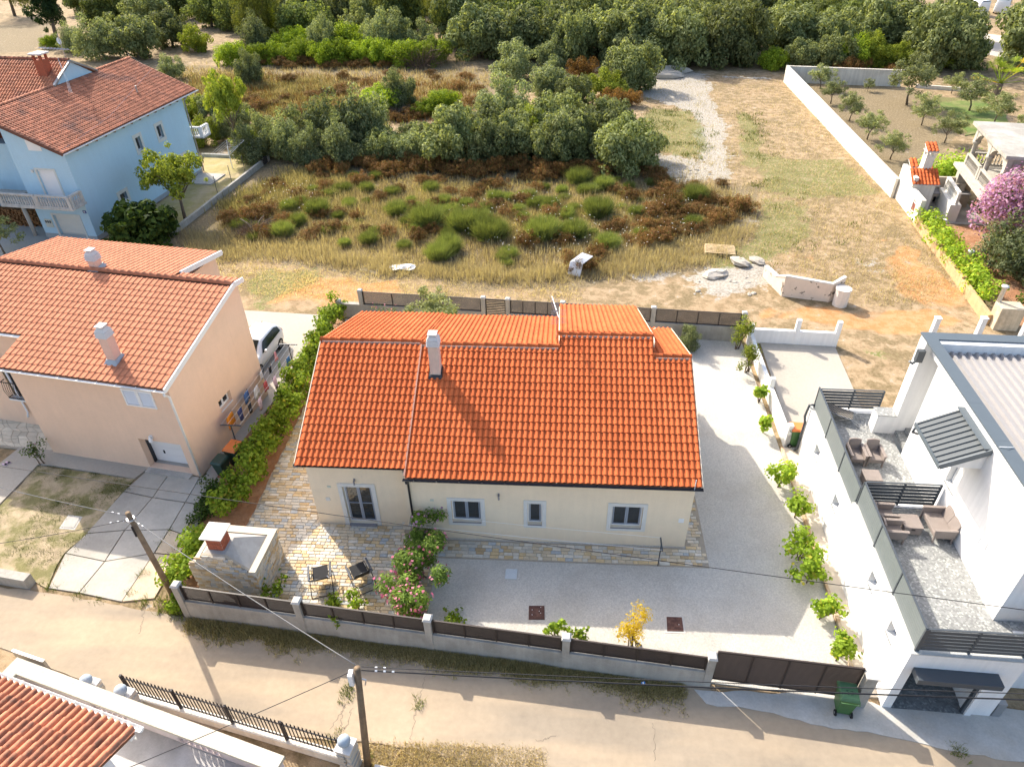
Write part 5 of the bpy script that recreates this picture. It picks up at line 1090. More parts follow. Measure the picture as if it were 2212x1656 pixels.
# porch canopy, pier, downpipe, pipe, wall tap
part('porch_canopy', M_DMET, wh, (.26, 2.62, -.42, -.002, 2.08, 2.3), f=HF, bevel=.01); part('porch_pier', M_DMET, wh, (2.34, 2.43, .0, .1, .05, 2.1), f=HF)
part('porch_pier', M_WHITE, wh, (2.431, 2.62, -.05, -.002, .0, 2.07), f=HF)
m = MB(); m.tube([HF.p(.1, 11.8, TZ2+.2), HF.p(-.08, 11.85, TZ2+.15), HF.p(-.12, 11.9, TZ2-.5), HF.p(-.06, 11.86, TZ2-.8), HF.p(-.06, 11.86, .2), HF.p(-.15, 11.86, .08)], .05, 8); m.build('downpipe', M_DMET, wh, True)
m = MB(); m.tube([HF.p(WU-.15, 10.3, RZ-.75), HF.p(WU-.3, 10.28, RZ-.9), HF.p(WU-.42, 10.28, RZ-.8)], .05, 8); m.box(HF, WU-.25, WU-.002, 10.2, 10.4, RZ-.8, RZ-.3); m.build('roof_outlet', M_DMET, wh)
m = MB(); m.tube([HF.p(WU-.03, 3.2, 4.6), HF.p(WU-.16, 3.2, 4.6), HF.p(WU-.18, 3.2, 4.3)], .03, 6); m.build('wall_spotlight', M_PVC, wh)
m = MB(); m.tube([HF.p(WU-.02, 4.55, RZ+.07), HF.p(WU+.15, 4.5, RZ+.12), HF.p(WU+.4, 4.55, RZ+.07)], .012, 5); m.build('loose_cable', M_PVC, wh)
part('utility_box', M_STEEL, wh, (3.25, 3.5, .0, .2, .0, .7), f=HF)
# ---- railings: each slat a piece
def railing(label, a, b, z, h, n, gap, posts, side=1, mat=M_DMET, flat=False):
    a = np.array(a); b = np.array(b); an = atan2(b[1]-a[1], b[0]-a[0]); f = Fr((a[0], a[1]), an, z); L = float(np.linalg.norm((b-a)[:2])); r = thing('slat_railing', label, 'railing', tuple(f.p(L/2, 0)), an)
    for u in posts:
        m = MB(); m.box(f, u-.03, u+.03, -.03, .03, 0, h+.03); m.build('post', M_DMET, r)
    ph_ = (h-.06)/n; p0 = sorted(posts)
    for s0, s1 in zip(p0[:-1], p0[1:]):
        for k in range(n): m = MB(); m.box(f, s0+.032, s1-.032, -.012, .012, .06+k*ph_, .06+k*ph_+ph_-gap); m.build('slat', mat, r)
    m = MB(); m.box(f, 0, L, -.03, .03, h+.031, h+.06); m.build('top_rail', M_DMET, r)
    return r
M_RAILG = pm('grey railing slat', (.135, .155, .155), .45, .06, 2, bump=0, spec=.5)
railing('grey slat railing along the lower rear terrace edge', HF.p(.12, VS+.05), HF.p(.12, 11.9), TZ2+.03, 1.0, 8, .006, (0, 1.95, 3.9, 5.85), mat=M_RAILG)
railing('grey slat railing along the upper front terrace edge', HF.p(.12, .1), HF.p(.12, VS-.05), TZ1+.03, 1.0, 8, .006, (0, 1.95, 3.85, 5.8), mat=M_RAILG)
railing('dark open slat railing between the two white house terraces', HF.p(.2, VS), HF.p(2.72, VS+.05), TZ1+.0, 1.0, 6, .035, (0, 1.3, 2.5))
railing('dark open slat railing at the back of lower terrace', HF.p(.2, 11.85), HF.p(2.75, 11.9), TZ2+.03, .95, 6, .035, (0, 1.35, 2.55))
railing('dark open slat railing above the white house porch', HF.p(.18, .1), HF.p(3.15, .15), TZ1+.03, 1.0, 6, .035, (0, 1.4, 2.9))
railing('short dark slat railing at the right edge above porch', HF.p(3.3, .4), HF.p(4.9, .95), TZ1+.03, 1.0, 6, .035, (0, 1.6))
# ---- wicker furniture
M_WICK = pm('taupe wicker', (.255, .215, .19), .75, .08, 6, bump=.9, bs=55, bd=.02)
def armchair(label, u, v, z, rz, w_=.62, seats=1):
    p = HF.p(u, v); o = thing('wicker_sofa' if seats > 1 else 'wicker_armchair', label, 'sofa' if seats > 1 else 'armchair', (p[0], p[1], z), WA+rz); f = Fr((p[0], p[1]), WA+rz, z)
    W2, D2 = w_/2, .33
    for s in (-1, 1):
        m = MB(); a0, a1 = sorted((s*W2, s*(W2-.07)))
        m.extrude([f.p(a0, -D2, .22), f.p(a0, D2, .22), f.p(a0, D2+.03, .62), f.p(a0, -D2-.04, .56)], f.u*(a1-a0)); m.build('arm_panel', M_WICK, o, bevel=.015)
        for q in (-D2+.03, D2-.05): m = MB(); m.beam(f.p((a0+a1)/2, q, .23), f.p((a0+a1)/2+s*.015, q, 0), .05, .05, up=(1, 0, 0)); m.build('leg', M_WICK, o)
        m = MB(); m.box(f, min(s*(W2+.02), s*(W2-.09)), max(s*(W2+.02), s*(W2-.09)), -D2-.05, D2, .562, .6); m.build('armrest', M_WICK, o, bevel=.01)
    m = MB(); m.box(f, -W2+.072, W2-.072, -D2+.02, D2-.06, .2, .36); m.build('seat', M_WICK, o, bevel=.02)
    for k in range(seats):
        a0 = -W2+.072+(w_-.144)*k/seats+.004; a1 = -W2+.072+(w_-.144)*(k+1)/seats-.004; n = 5; V0 = []; V1 = []
        m = MB(); prof = [f.p(a0+(a1-a0)*t, D2-.06+.03, .78+.05*sin(pi*t)) for t in np.linspace(0, 1, 6)]
        out = [f.p(a0, D2-.07, .34)]+[f.p(a1, D2-.07, .34)]+[q+f.v*.07 for q in prof[::-1]]; m.extrude(out, f.v*.06); m.build('backrest', M_WICK, o, bevel=.01)
    return o
armchair('taupe wicker armchair near the grey railing, left of lower pair', .85, 8.62, TZ2, 0); armchair('taupe wicker armchair right of the lower terrace pair', 1.53, 8.64, TZ2, 0)
armchair('taupe wicker armchair by railing, farther of two facing the sofa', .72, 5.15, TZ1, pi/2, .6); armchair('taupe wicker armchair by railing, nearer of two facing the sofa', .78, 4.42, TZ1, pi/2, .6)
armchair('taupe wicker two-seat sofa against the white tower wall', 2.4, 4.86, TZ1, -pi/2, 1.15, 2)
def wtable(label, u, v, z, rz, w_, d_):
    p = HF.p(u, v); o = thing('wicker_table', label, 'table', (p[0], p[1], z), WA+rz); f = Fr((p[0], p[1]), WA+rz, z)
    m = MB(); m.box(f, -w_/2, w_/2, -d_/2, d_/2, .365, .4); m.build('top', M_WICK, o, bevel=.012); m = MB(); m.box(f, -w_/2+.02, w_/2-.02, -d_/2+.02, d_/2-.02, .05, .363); m.build('body', M_WICK, o, bevel=.01)
    for a in (-1, 1):
        for b in (-1, 1): m = MB(); m.box(f, a*(w_/2-.06)-.02, a*(w_/2-.06)+.02, b*(d_/2-.06)-.02, b*(d_/2-.06)+.02, 0, .049); m.build('foot', M_WICK, o)
    m = MB(); m.box(f, -.06, .06, -d_/2-.004, -d_/2+.019, .27, .3); m.build('handle_slot', M_RUBBER, o)
wtable('square taupe wicker storage table before the lower pair of armchairs', 1.12, 7.45, TZ2, 0, .62, .6); wtable('square taupe wicker storage table between sofa and armchairs', 1.5, 4.85, TZ1, 0, .62, .64)
# sun lounger folded on the rear terrace
lg = thing('sun_lounger', 'folding metal sun lounger with checked black cloth on rear terrace', 'sun lounger', tuple(HF.p(1.1, 11.1, TZ2)), WA+radians(-18)); f = Fr(tuple(HF.p(1.05, 11.2)[:2]), WA+radians(-22), TZ2)
m = MB()
for s in (-.28, .28): m.tube([f.p(-.6, s, .45), f.p(-.1, s, .34), f.p(.45, s, .3), f.p(.95, s, .1)], .014, 6); m.tube([f.p(-.5, s, .43), f.p(-.25, s, .0), f.p(.3, s, .3)], .012, 6); m.tube([f.p(.35, s, .3), f.p(.75, s, .0)], .012, 6)
m.tube([f.p(.75, -.28, 0), f.p(.75, .28, 0)], .012, 6); m.tube([f.p(-.25, -.28, 0), f.p(-.25, .28, 0)], .012, 6); m.tube([f.p(.95, -.28, .1), f.p(.95, .28, .1)], .012, 6); m.build('frame', M_STEEL, lg, True)
m = MB(); pr3 = [(-.62, .46), (-.4, .42), (-.1, .33), (.2, .31), (.42, .29)]
for (a, z0), (b, z1) in zip(pr3[:-1], pr3[1:]): m.hexa([f.p(a, -.27, z0), f.p(b, -.27, z1), f.p(b, .27, z1), f.p(a, .27, z0)], [f.p(a, -.27, z0+.02), f.p(b, -.27, z1+.02), f.p(b, .27, z1+.02), f.p(a, .27, z0+.02)])
def checked():
    m_ = pm('checked cloth', (.045, .042, .04), .9, .1, 5); t = m_.node_tree; b = t.nodes['Principled BSDF']; c = nd(t, 'ShaderNodeTexChecker'); c.inputs['Scale'].default_value = 14; c.inputs[1].default_value = (.03, .03, .03, 1); c.inputs[2].default_value = (.22, .2, .17, 1); t.links.new(nd(t, 'ShaderNodeTexCoord').outputs['Object'], c.inputs[0]); t.links.new(c.outputs[0], b.inputs['Base Color']); return m_
m.build('cloth', checked(), lg)

# ================================================================== outdoor kitchen and arcaded villa at right
kx, ky = 25.6, 53.4
kt = thing('outdoor_kitchen', 'white outdoor kitchen with tiled hoods and chimney at orchard wall', 'outdoor kitchen', (26.6, 51.5, 0), VA+pi); KF = Fr((25.55, 49.0), radians(85.3)-pi/2)
M_WW = pm('whitewash', (.72, .69, .62), .92, .08, 2, streak=.12)
m = MB(); m.holed(KF, .0, 2.4, 0, 1.75, 0, .3, [(.75, 1.4, .35, 1.3)], axis='v'); m.box(KF, 0, .3, 2.402, 5.3, 0, 2.5); m.box(KF, .302, 1.7, 4.0, 5.3, 0, 2.3); m.box(KF, .302, 1.6, 2.402, 3.2, 0, 2.0); m.build('wall', M_WW, kt)
m = MB(); m.box(KF, .05, .12, .75, 1.4, .35, 1.3); sd_ = m.build('shutter', pm('red-brown shutter', (.26, .10, .07), .85, .2, 5), kt)
for z, dz in ((.45, 0), (1.1, 0)): m = MB(); m.box(KF, .02, .049, .75, 1.4, z, z+.08); m.build('shutter_bar', M_WW, sd_)
m = MB(); m.beam(KF.p(.03, .8, .5), KF.p(.03, 1.35, 1.12), .03, .07); m.build('shutter_brace', MATS['red-brown shutter'], sd_)
def mini_roof(root, u0, u1, v0, v1, za, zb, name='hood_roof'):
    m = MB(); m.hexa([KF.p(u0, v0, za-.06), KF.p(u1, v0, za-.06), KF.p(u1, v1, zb-.06), KF.p(u0, v1, zb-.06)], [KF.p(u0, v0, za), KF.p(u1, v0, za), KF.p(u1, v1, zb), KF.p(u0, v1, zb)]); r = m.build(name, M_CAPC, root)
    sd = KF.v*(v1-v0)+KF.k*(zb-za); L = np.linalg.norm(sd); n = max(1, round(L/.36)); c = max(1, round((u1-u0)/.24)); tile_roof(r, KF.p(u0, v0, za+.01), KF.u, sd, c, n, (u1-u0)/c, L/n, M_TILE, None, 60, barrel=True)
mini_roof(kt, -.1, 1.8, 2.2, 3.5, 2.05, 2.75); mini_roof(kt, .25, .8, 4.4, 5.2, 2.55, 2.9); mini_roof(kt, 1.35, 1.85, 4.3, 5.1, 2.45, 2.8)
part('chimney', M_WW, kt, (.75, 1.35, 3.5, 4.2, 2.0, 3.7), f=KF); m = MB()
for a, b in ((.75, 3.5), (1.2, 3.5), (.75, 4.05), (1.2, 4.05)): m.box(KF, a, a+.15, b, b+.15, 3.702, 3.98)
m.build('chimney_leg', M_WW, kt); part('chimney_top', M_WW, kt, (.68, 1.42, 3.42, 4.28, 3.982, 4.05), f=KF); mini_roof(kt, .66, 1.44, 3.4, 4.3, 4.08, 4.42, 'chimney_roof')
m = MB(); m.holed(KF, 1.9, 4.6, 0, 1.0, 3.3, 3.9, [(2.1, 2.7, .2, .8)]); m.build('grill_front', pm('stone grill', (.42, .36, .28), .9, .2, 4), kt); part('grill_top', M_SILL, kt, (1.85, 4.65, 3.25, 4.3, 1.002, 1.08), f=KF); part('oven_inside', M_RUBBER, kt, (2.0, 2.8, 3.85, 3.95, .1, .9), f=KF); part('rear_wall', pm('kitchen rear wall', (.5, .42, .33), .9, .1, 2), kt, (1.9, 5.0, 4.4, 4.6, 0, 1.9), f=KF)
sheet('kitchen_floor', [tuple(KF.p(*q)[:2]) for q in ((.3, .2), (5, .2), (5, 4.4), (.3, 4.4))], .05, M_CONC2, 'grey floor of the outdoor kitchen')
# villa
GF_ = Fr((29.0, 46.9), radians(80)-pi/2); VR = 5.5; VB = 2.75
vl = thing('villa', 'white villa with arched stone loggia and balustrade at right edge', 'villa', tuple(GF_.p(3, 3.5)), GF_.a)
M_VST = pm('weathered loggia stone', (.42, .39, .33), .92, .14, 2, streak=.15, col2=(.40, .37, .32), c2s=.8)
part('loggia_roof', pm('flat roof concrete', (.30, .28, .245), .95, .16, 1, col2=(.38, .36, .32), c2s=.5), vl, (-.35, 8, -.35, 7.3, VR, VR+.22), f=GF_)
def arch(root, axis, a0, a1, fixed, z0, z1, rise, t=.35):
    """arch beam between two columns"""
    n = 9; m = MB(); lo = []; P = (lambda a, z: GF_.p(fixed, a, z)) if axis == 'v' else (lambda a, z: GF_.p(a, fixed, z)); off = (GF_.u if axis == 'v' else GF_.v)*t
    xs = np.linspace(a0, a1, n); zs = [z0+rise*sin(pi*i/(n-1))**.6 for i in range(n)]
    for i in range(n-1): q = [P(xs[i], zs[i]), P(xs[i+1], zs[i+1]), P(xs[i+1], z1), P(xs[i], z1)]; m.hexa([x for x in q], [x+off for x in q])
    m.build('arch', M_VST, root)
cols = [.2, 3.5, 6.8]
for a, b in zip(cols[:-1], cols[1:]): arch(vl, 'v', a+.15, b-.15, 0, VR-1.0, VR-.002, .75)
arch(vl, 'u', .3, 3.6, 0, VR-1.0, VR-.002, .75); arch(vl, 'u', 3.9, 7.2, 0, VR-1.0, VR-.002, .75)
def column(u, v): q = GF_.p(u, v, VB); m = MB(); m.lathe(tuple(q), [(.26, 0), (.26, .12), (.17, .16), (.16, 1.45), (.2, 1.5), (.27, 1.62), (.27, 1.75), (.2, 1.76)], 12); m.build('column', M_VST, vl, True); part('capital_block', M_VST, vl, (u-.2, u+.2, v-.2, v+.2, VB+1.76, VR-.003), f=GF_)
for v in cols: column(.17, v)
column(3.75, .17)
part('balcony_slab', M_VST, vl, (-.7, 8, -.6, 7.2, VB-.22, VB), f=GF_)
for a, b in zip(cols[:-1], cols[1:]): balustrade(vl, GF_.p(-.1, a+.2), GF_.p(-.1, b-.2), VB, .8, .22, mat=M_VST)
balustrade(vl, GF_.p(.4, 6.85), GF_.p(4, 6.85), VB, .8, .22, mat=M_VST)
part('room_wall', M_WW, vl, (4.2, 8, .6, 7, VB, VR), (2.5, 8, .0, 6.8, 0, VB-.22), f=GF_); part('dark_door', M_GLASS, vl, (4.17, 4.199, 2.0, 3.2, VB, VB+2.2), f=GF_)
pp = part('support_pillar', M_VST, vl, (-.5, .1, 5.9, 6.5, 1.6, VB-.222), f=GF_); m = MB()
for k in range(8):
    for j in range(2): m = MB(); m.box(GF_, -.65+(.45*j if k % 2 else .4*j), -.65+(.45*j if k % 2 else .4*j)+.39, 5.75, 6.65, .2*k, .2*k+.19); m.build('stone_block', M_SETT[2], pp)
part('stair_wall', M_WW, vl, (-1.6, -.9, 2.2, 5.6, 0, 1.3), f=GF_); balustrade(vl, GF_.p(-1.25, 2.4), GF_.p(-1.25, 5.4), 1.3, .8, .22, mat=M_WW)
# ================================================================== poles and cables
def pole(label, b, t, r0=.11, r1=.085):
    o = thing('utility_pole', label, 'utility pole', (b[0], b[1], 0)); b = np.array([b[0], b[1], -.1]); t = np.array(t); m = MB()
    m.tube([b, b+(t-b)*.5, t], [r0, (r0+r1)/2, r1], 12); m.build('shaft', M_WOOD, o, True)
    return o
LB, LT = np.array([-13.71, 14.97]), np.array([-13.88, 14.96, 4.6]); RB, RTp = np.array([-5.30, 9.55]), np.array([-4.84, 9.6, 5.15])
po = pole('leaning wooden utility pole at the left end of street wall', LB, LT); m = MB()
for k in range(3): a = k*2.1; m.tube([LT+np.array([0, 0, -.35]), LT+np.array([.16*cos(a), .16*sin(a), -.3]), LT+np.array([.22*cos(a), .22*sin(a), -.2])], .02, 5)
m.lathe(tuple(LT+np.array([0, 0, -.33])), [(.13, 0), (.145, .03), (.13, .06)], 12); m.build('bracket', M_STEEL, po); m = MB(); m.tube([LT+np.array([.05, -.16, -.5]), LT+np.array([.06, -.17, -.95])], .035, 6); m.build('clamp', M_RUBBER, po)
po = pole('weathered wooden utility pole in the foreground beside the ball pillar', RB, RTp, .11, .085); m = MB(); m.box(Fr(tuple(RTp[:2]+np.array([-.19, -.05]))), -.06, .06, -.1, .1, 4.55, 5.0); m.build('junction_box', M_PVC, po)
m = MB(); m.tube([RTp+np.array([.1, -.1, -.3]), RTp+np.array([.2, -.1, -.35]), RTp+np.array([.16, -.12, -.55])], .02, 5); m.build('bracket', M_STEEL, po)
M_CABLE = pm('black cable', (.02, .02, .022), .6, 0, 1, bump=0); M_CABG = pm('grey cable', (.16, .16, .16), .6, 0, 1, bump=0)
def cable(label, a, b, sag, r=.014, mat=M_CABLE, clips=0):
    a = np.array(a); b = np.array(b); n = 14; o = thing('overhead_cable', label, 'cable', tuple(a)); m = MB()
    pts = [a+(b-a)*i/n-np.array([0, 0, sag*4*(i/n)*(1-i/n)]) for i in range(n+1)]; m.tube(pts, r, 5); m.build('wire', mat, o, True)
    if clips:
        d = (b-a)/np.linalg.norm(b-a)
        for k in range(clips): m = MB(); q = a+d*(.35+.22*k); m.tube([q, q+d*.06], r*1.35, 6); m.build('clip', M_PVC, o)
W5 = lambda t, x, y, z: Z(t, x, y, z)
cable('long dark overhead cable crossing the whole garden', W5('I', -500, 618, 5.2), W5('P', 2600, 448, 5.2), .12, .012)
cable('thin overhead wire leading up left from the leaning pole', LT+[0, 0, -.15], W5('I', -400, 760, 5.0), .1, .012, M_CABG, 2); cable('thin overhead wire leading left from leaning pole over lawn', LT+[0, 0, -.3], W5('I', -400, 1370, 4.6), .1, .010, M_CABLE, 2)
cable('overhead cable between the two wooden poles', LT+[.1, -.05, -.25], RTp+[0, .1, -.1], .12, .014, M_CABG, 2)
cable('heavy black cable leading right from the foreground pole', RTp+[.1, 0, -.08], W5('P', 2700, 1130, 5.2), .1, .02, M_CABLE, 3); cable('second black cable leading right just above the heavy one', RTp+[.1, .05, .0], W5('P', 2700, 1080, 5.3), .08, .012, M_CABLE, 2)
cable('thin wire leading down left from the foreground pole', RTp+[-.1, 0, -.1], W5('M', 700, 1800, 4.8), .05, .010)

# ================================================================== bins
M_BGRN = pm('green bin plastic', (.045, .13, .035), .5, .08, 4, bump=.1, spec=.5); M_BDRK = pm('dark green bin plastic', (.018, .05, .035), .5, .08, 4, bump=.1, spec=.5); M_BORG = pm('orange bin lid', (.75, .20, .045), .5, .05, 4, bump=.1, spec=.5); M_BLID = pm('green bin lid', (.06, .15, .07), .5, .05, 4, bump=.1, spec=.5)
def bin_(label, x, y, rz, h, body, lid, mark=False):
    o = thing('wheelie_bin', label, 'bin', (x, y, .03), rz); f = Fr((x, y), rz, .03); w0, w1, d0, d1 = .2*h, .27*h, .22*h, .32*h; hb = h*.9
    m = MB(); m.hexa([f.p(-w0, -d0, .06), f.p(w0, -d0, .06), f.p(w0, d0, .06), f.p(-w0, d0, .06)], [f.p(-w1, -d1, hb), f.p(w1, -d1, hb), f.p(w1, d1*.9, hb), f.p(-w1, d1*.9, hb)]); m.build('body', body, o, bevel=.02)
    m = MB(); m.box(f, -w1-.02, w1+.02, -d1-.02, d1*.92, hb-.07, hb-.001); m.build('rim', body, o)
    m = MB(); m.hexa([f.p(-w1-.025, -d1-.04, hb+.002), f.p(w1+.025, -d1-.04, hb+.002), f.p(w1+.025, d1, hb+.002), f.p(-w1-.025, d1, hb+.002)], [f.p(-w1+.02, -d1+.03, hb+.07*h), f.p(w1-.02, -d1+.03, hb+.07*h), f.p(w1-.02, d1-.05, hb+.11*h), f.p(-w1+.02, d1-.05, hb+.11*h)]); l_ = m.build('lid', lid, o, bevel=.012)
    if mark:
        zz = lambda q: hb+.07*h+(q+d1-.03)/(2*d1-.08)*.04*h+.004
        m = MB()
        for pts in (((-.09, .1), (-.02, .13), (-.02, .06), (-.09, .06), (-.09, -.01), (-.02, -.01)), ((.03, .13), (.1, .1), (.04, .05), (.1, .0), (.03, -.03))): m.tube([f.p(a, b, zz(b)) for a, b in pts], .008, 4)
        m.build('painted_number', M_RUBBER, l_)
    m = MB(); m.tube([f.p(-w1, d1, hb-.03), f.p(-w1, d1+.06, hb), f.p(w1, d1+.06, hb), f.p(w1, d1, hb-.03)], .014, 6); m.build('handle', body, o, True)
    for s in (-1, 1):
        m = MB(); c = f.p(s*(w0+.035), d0+.02, .1); m.tube([c-f.u*.025, c+f.u*.025], .1, 12); wl = m.build('wheel', M_RUBBER, o); m = MB(); m.tube([c-f.u*.028, c+f.u*.028], .04, 8); m.build('hub', M_STEEL, wl)
bin_('green wheelie bin with hand-painted marks standing before the gate', 9.2, 12.08, radians(172), 1.0, M_BGRN, M_BLID, True)
bin_('dark green wheelie bin with orange lid beside the vine hedge', -14.08, 22.15, radians(-14), 1.12, M_BDRK, M_BORG); bin_('small dark green wheelie bin before the orange-lidded one', -14.45, 21.45, radians(-14), .95, M_BDRK, M_BDRK)
bin_('green wheelie bin with bright orange lid beside white house corner', 10.88, 24.55, radians(90), 1.08, M_BGRN, M_BORG)

# ================================================================== cars
M_CARW = pm('white car paint', (.78, .78, .76), .22, .01, 1, bump=0, spec=.6); M_CGL = pm('car glass', (.012, .016, .014), .12, 0, 1, bump=0, spec=.4); M_RIM = pm('alloy rim', (.45, .45, .44), .35, .05, 3, bump=0, metal=.7); M_RED = pm('tail lamp', (.45, .02, .015), .2, 0, 1, bump=0); M_TYRE = pm('tyre', (.018, .018, .018), .8, .1, 8, bump=.2)
HATCH = [(0, .70, .80, .93, .58), (.10, .79, .90, 1.08, .60), (.33, .84, .95, 1.35, .575), (.7, .86, .955, 1.42, .59), (1.45, .87, .945, 1.45, .605), (2.05, .87, .93, 1.42, .60), (2.45, .87, .92, 1.24, .63), (2.85, .87, .91, .965, .70), (3.35, .85, .83, .87, .68), (3.75, .79, .70, .745, .6), (3.95, .66, .52, .60, .48)]
VAN = [(0, .82, 1.0, 1.75, .74), (.08, .9, 1.05, 1.92, .78), (.5, .93, 1.08, 1.97, .8), (2.0, .94, 1.08, 1.97, .8), (3.0, .94, 1.06, 1.9, .78), (3.5, .93, 1.04, 1.5, .78), (3.95, .9, 1.0, 1.08, .75), (4.5, .82, .75, .8, .6), (4.7, .7, .55, .6, .5)]
def car(name, label, cat, p, rz, st, glass=(.42, 2.62), ws=(2.12, 2.82), rw=(.1, .36), axles=(.72, 3.19), wr_=.31, s=1.0):
    """p: ground point under the middle of the rear bumper; car looks along +u"""
    o = thing(name, label, cat, (p[0], p[1], p[2]), rz); f = Fr(p[:2], rz, p[2]); m = MB(); ring = []
    def sec(x):
        xs = [q[0] for q in st]; return [np.interp(x, xs, [q[i] for q in st]) for i in range(1, 5)]
    xs = sorted(set([q[0] for q in st]+list(np.linspace(0, st[-1][0], 26))))
    for x in xs:
        w_, be, ro, wr = sec(x); up = max(ro-be, .02)
        half = [(0, .2), (w_*.86, .2), (w_*.97, .3), (w_, .5), (w_*1.0, be*.8), (w_*.965, be), (w_*.965+(wr-w_*.965)*.5, be+up*.52), (wr, be+up*.86), (wr*.86, be+up*.965), (wr*.45, ro+.012), (0, ro+.02)]
        ring.append([f.p(x*s, y*s, z*s) for y, z in half]+[f.p(x*s, -y*s, z*s) for y, z in half[-2:0:-1]])
    n = len(ring[0]); V = [v for r in ring for v in r]
    F = [(i*n+k, i*n+(k+1) % n, (i+1)*n+(k+1) % n, (i+1)*n+k) for i in range(len(ring)-1) for k in range(n)]+[tuple(range(n))[::-1], tuple((len(ring)-1)*n+k for k in range(n))]
    m.add(V, F); m.build('body', M_CARW, o, True)
    for sd in (-1, 1):                                   # side glass follows the body a little proud of it
        m = MB(); gx = np.linspace(glass[0], glass[1], 9); lo = []; hi = []
        for x in gx:
            w_, be, ro, wr = sec(x); up = max(ro-be, .02); t = lambda q: w_*.965+(wr-w_*.965)*(.5*q/.52 if q < .52 else .5+.5*(q-.52)/.34)+.045
            top = .80 if glass[0]+.12 < x < glass[1]-.3 else (.62 if x < glass[1]-.1 else .12)
            lo.append(f.p(x*s, sd*t(.06)*s, (be+up*.06)*s)); hi.append(f.p(x*s, sd*t(top)*s, (be+up*top)*s))
        for i in range(8): m.quad(lo[i], lo[i+1], hi[i+1], hi[i])
        m.build('side_window', M_CGL, o)
        m = MB(); c = f.p(2.42*s, sd*(sec(2.42)[0]+.09)*s, .98*s); m.hexa([c+f.p(a, b, d)-f.o for a, b, d in ((-.08, -.07, -.06), (.08, -.07, -.05), (.08, .07, -.05), (-.08, .07, -.06))], [c+f.p(a, b, d)-f.o for a, b, d in ((-.07, -.06, .07), (.05, -.06, .05), (.05, .06, .05), (-.07, .06, .07))]); m.build('mirror', M_CARW, o, bevel=.02)
        m = MB(); w_ = sec(.06)[0]; m.hexa([f.p(.02, sd*(w_-.16), .74), f.p(.03, sd*(w_+.012), .74), f.p(.26, sd*(w_+.05), .78), f.p(.2, sd*(w_-.1), .78)], [f.p(.05, sd*(w_-.16), .9), f.p(.06, sd*(w_+.005), .9), f.p(.3, sd*(w_+.04), .93), f.p(.24, sd*(w_-.1), .93)]); m.build('tail_lamp', M_RED, o)
        for ax in axles:
            w_ = sec(ax)[0]; c = f.p(ax*s, sd*(w_-.09)*s, wr_*s); m = MB(); m.tube([c-f.v*sd*.1, c+f.v*sd*.085, c+f.v*sd*.1], [wr_*s, wr_*s, wr_*.9*s], 20); wl = m.build('wheel', M_TYRE, o, True)
            m = MB(); m.tube([c+f.v*sd*.09, c+f.v*sd*.104], .2*s, 16); m.build('hub_disc', M_RUBBER, wl); m = MB()
            for k in range(8): a = k*pi/4; q = c+f.v*sd*.108; m.beam(q+(f.u*cos(a)+f.k*sin(a))*.03*s, q+(f.u*cos(a)+f.k*sin(a))*.205*s, .05*s, .014, up=tuple(f.v))
            m.lathe((0, 0, 0), [(.01, 0)], 3) if False else None; m.build('rim', M_RIM, wl)
            m = MB(); m.tube([c-f.v*sd*.02, c+f.v*sd*.07], (wr_+.045)*s, 18); m.build('wheel_arch', M_RUBBER, o)
    def across(name, x0, x1, k):
        m = MB(); R_ = []
        for x in np.linspace(x0, x1, 4):
            w_, be, ro, wr = sec(x); R_.append([f.p(x*s, wr*q*s, (ro+.034-abs(q)*.028)*s) for q in np.linspace(-k, k, 6)])
        for i in range(3):
            for j in range(5): m.quad(R_[i][j], R_[i][j+1], R_[i+1][j+1], R_[i+1][j])
        m.build(name, M_CGL, o)
    across('windscreen', ws[0], ws[1], .86); across('rear_window', rw[0], rw[1], .8)
    m = MB(); m.tube([f.p(.75*s, 0, 1.43*s), f.p(.55*s, 0, 1.6*s)], .012, 5); m.build('aerial', M_RUBBER, o)
cr = np.array(G2('F', 262, 1283)); cf_ = np.array(G2('F', 103, 1490)); ca = atan2(cf_[1]-cr[1], cf_[0]-cr[0]); u_ = np.array([cos(ca), sin(ca)]); v_ = np.array([-sin(ca), cos(ca)])
cp_ = cr-u_*.72-v_*.83; cp_ = cr-u_*.72+np.array([v_[0], v_[1]])*(-.80)
car('parked_car', 'white small hatchback parked behind the peach house', 'car', (cp_[0], cp_[1], .05), ca, HATCH)
for k, (t, x, y, lb) in enumerate((('D', 1790, 135, 'white van with dark rear window at the top right edge'), ('D', 1930, 120, 'white van partly hidden by the tree at top right'))):
    p = G2(t, x, y); car('parked_van', lb, 'van', (p[0], p[1], 0), radians(108 if k == 0 else 60), VAN, (.5, 3.4), (3.1, 3.9), (.01, .06), (.9, 3.7), .34, 1.15)

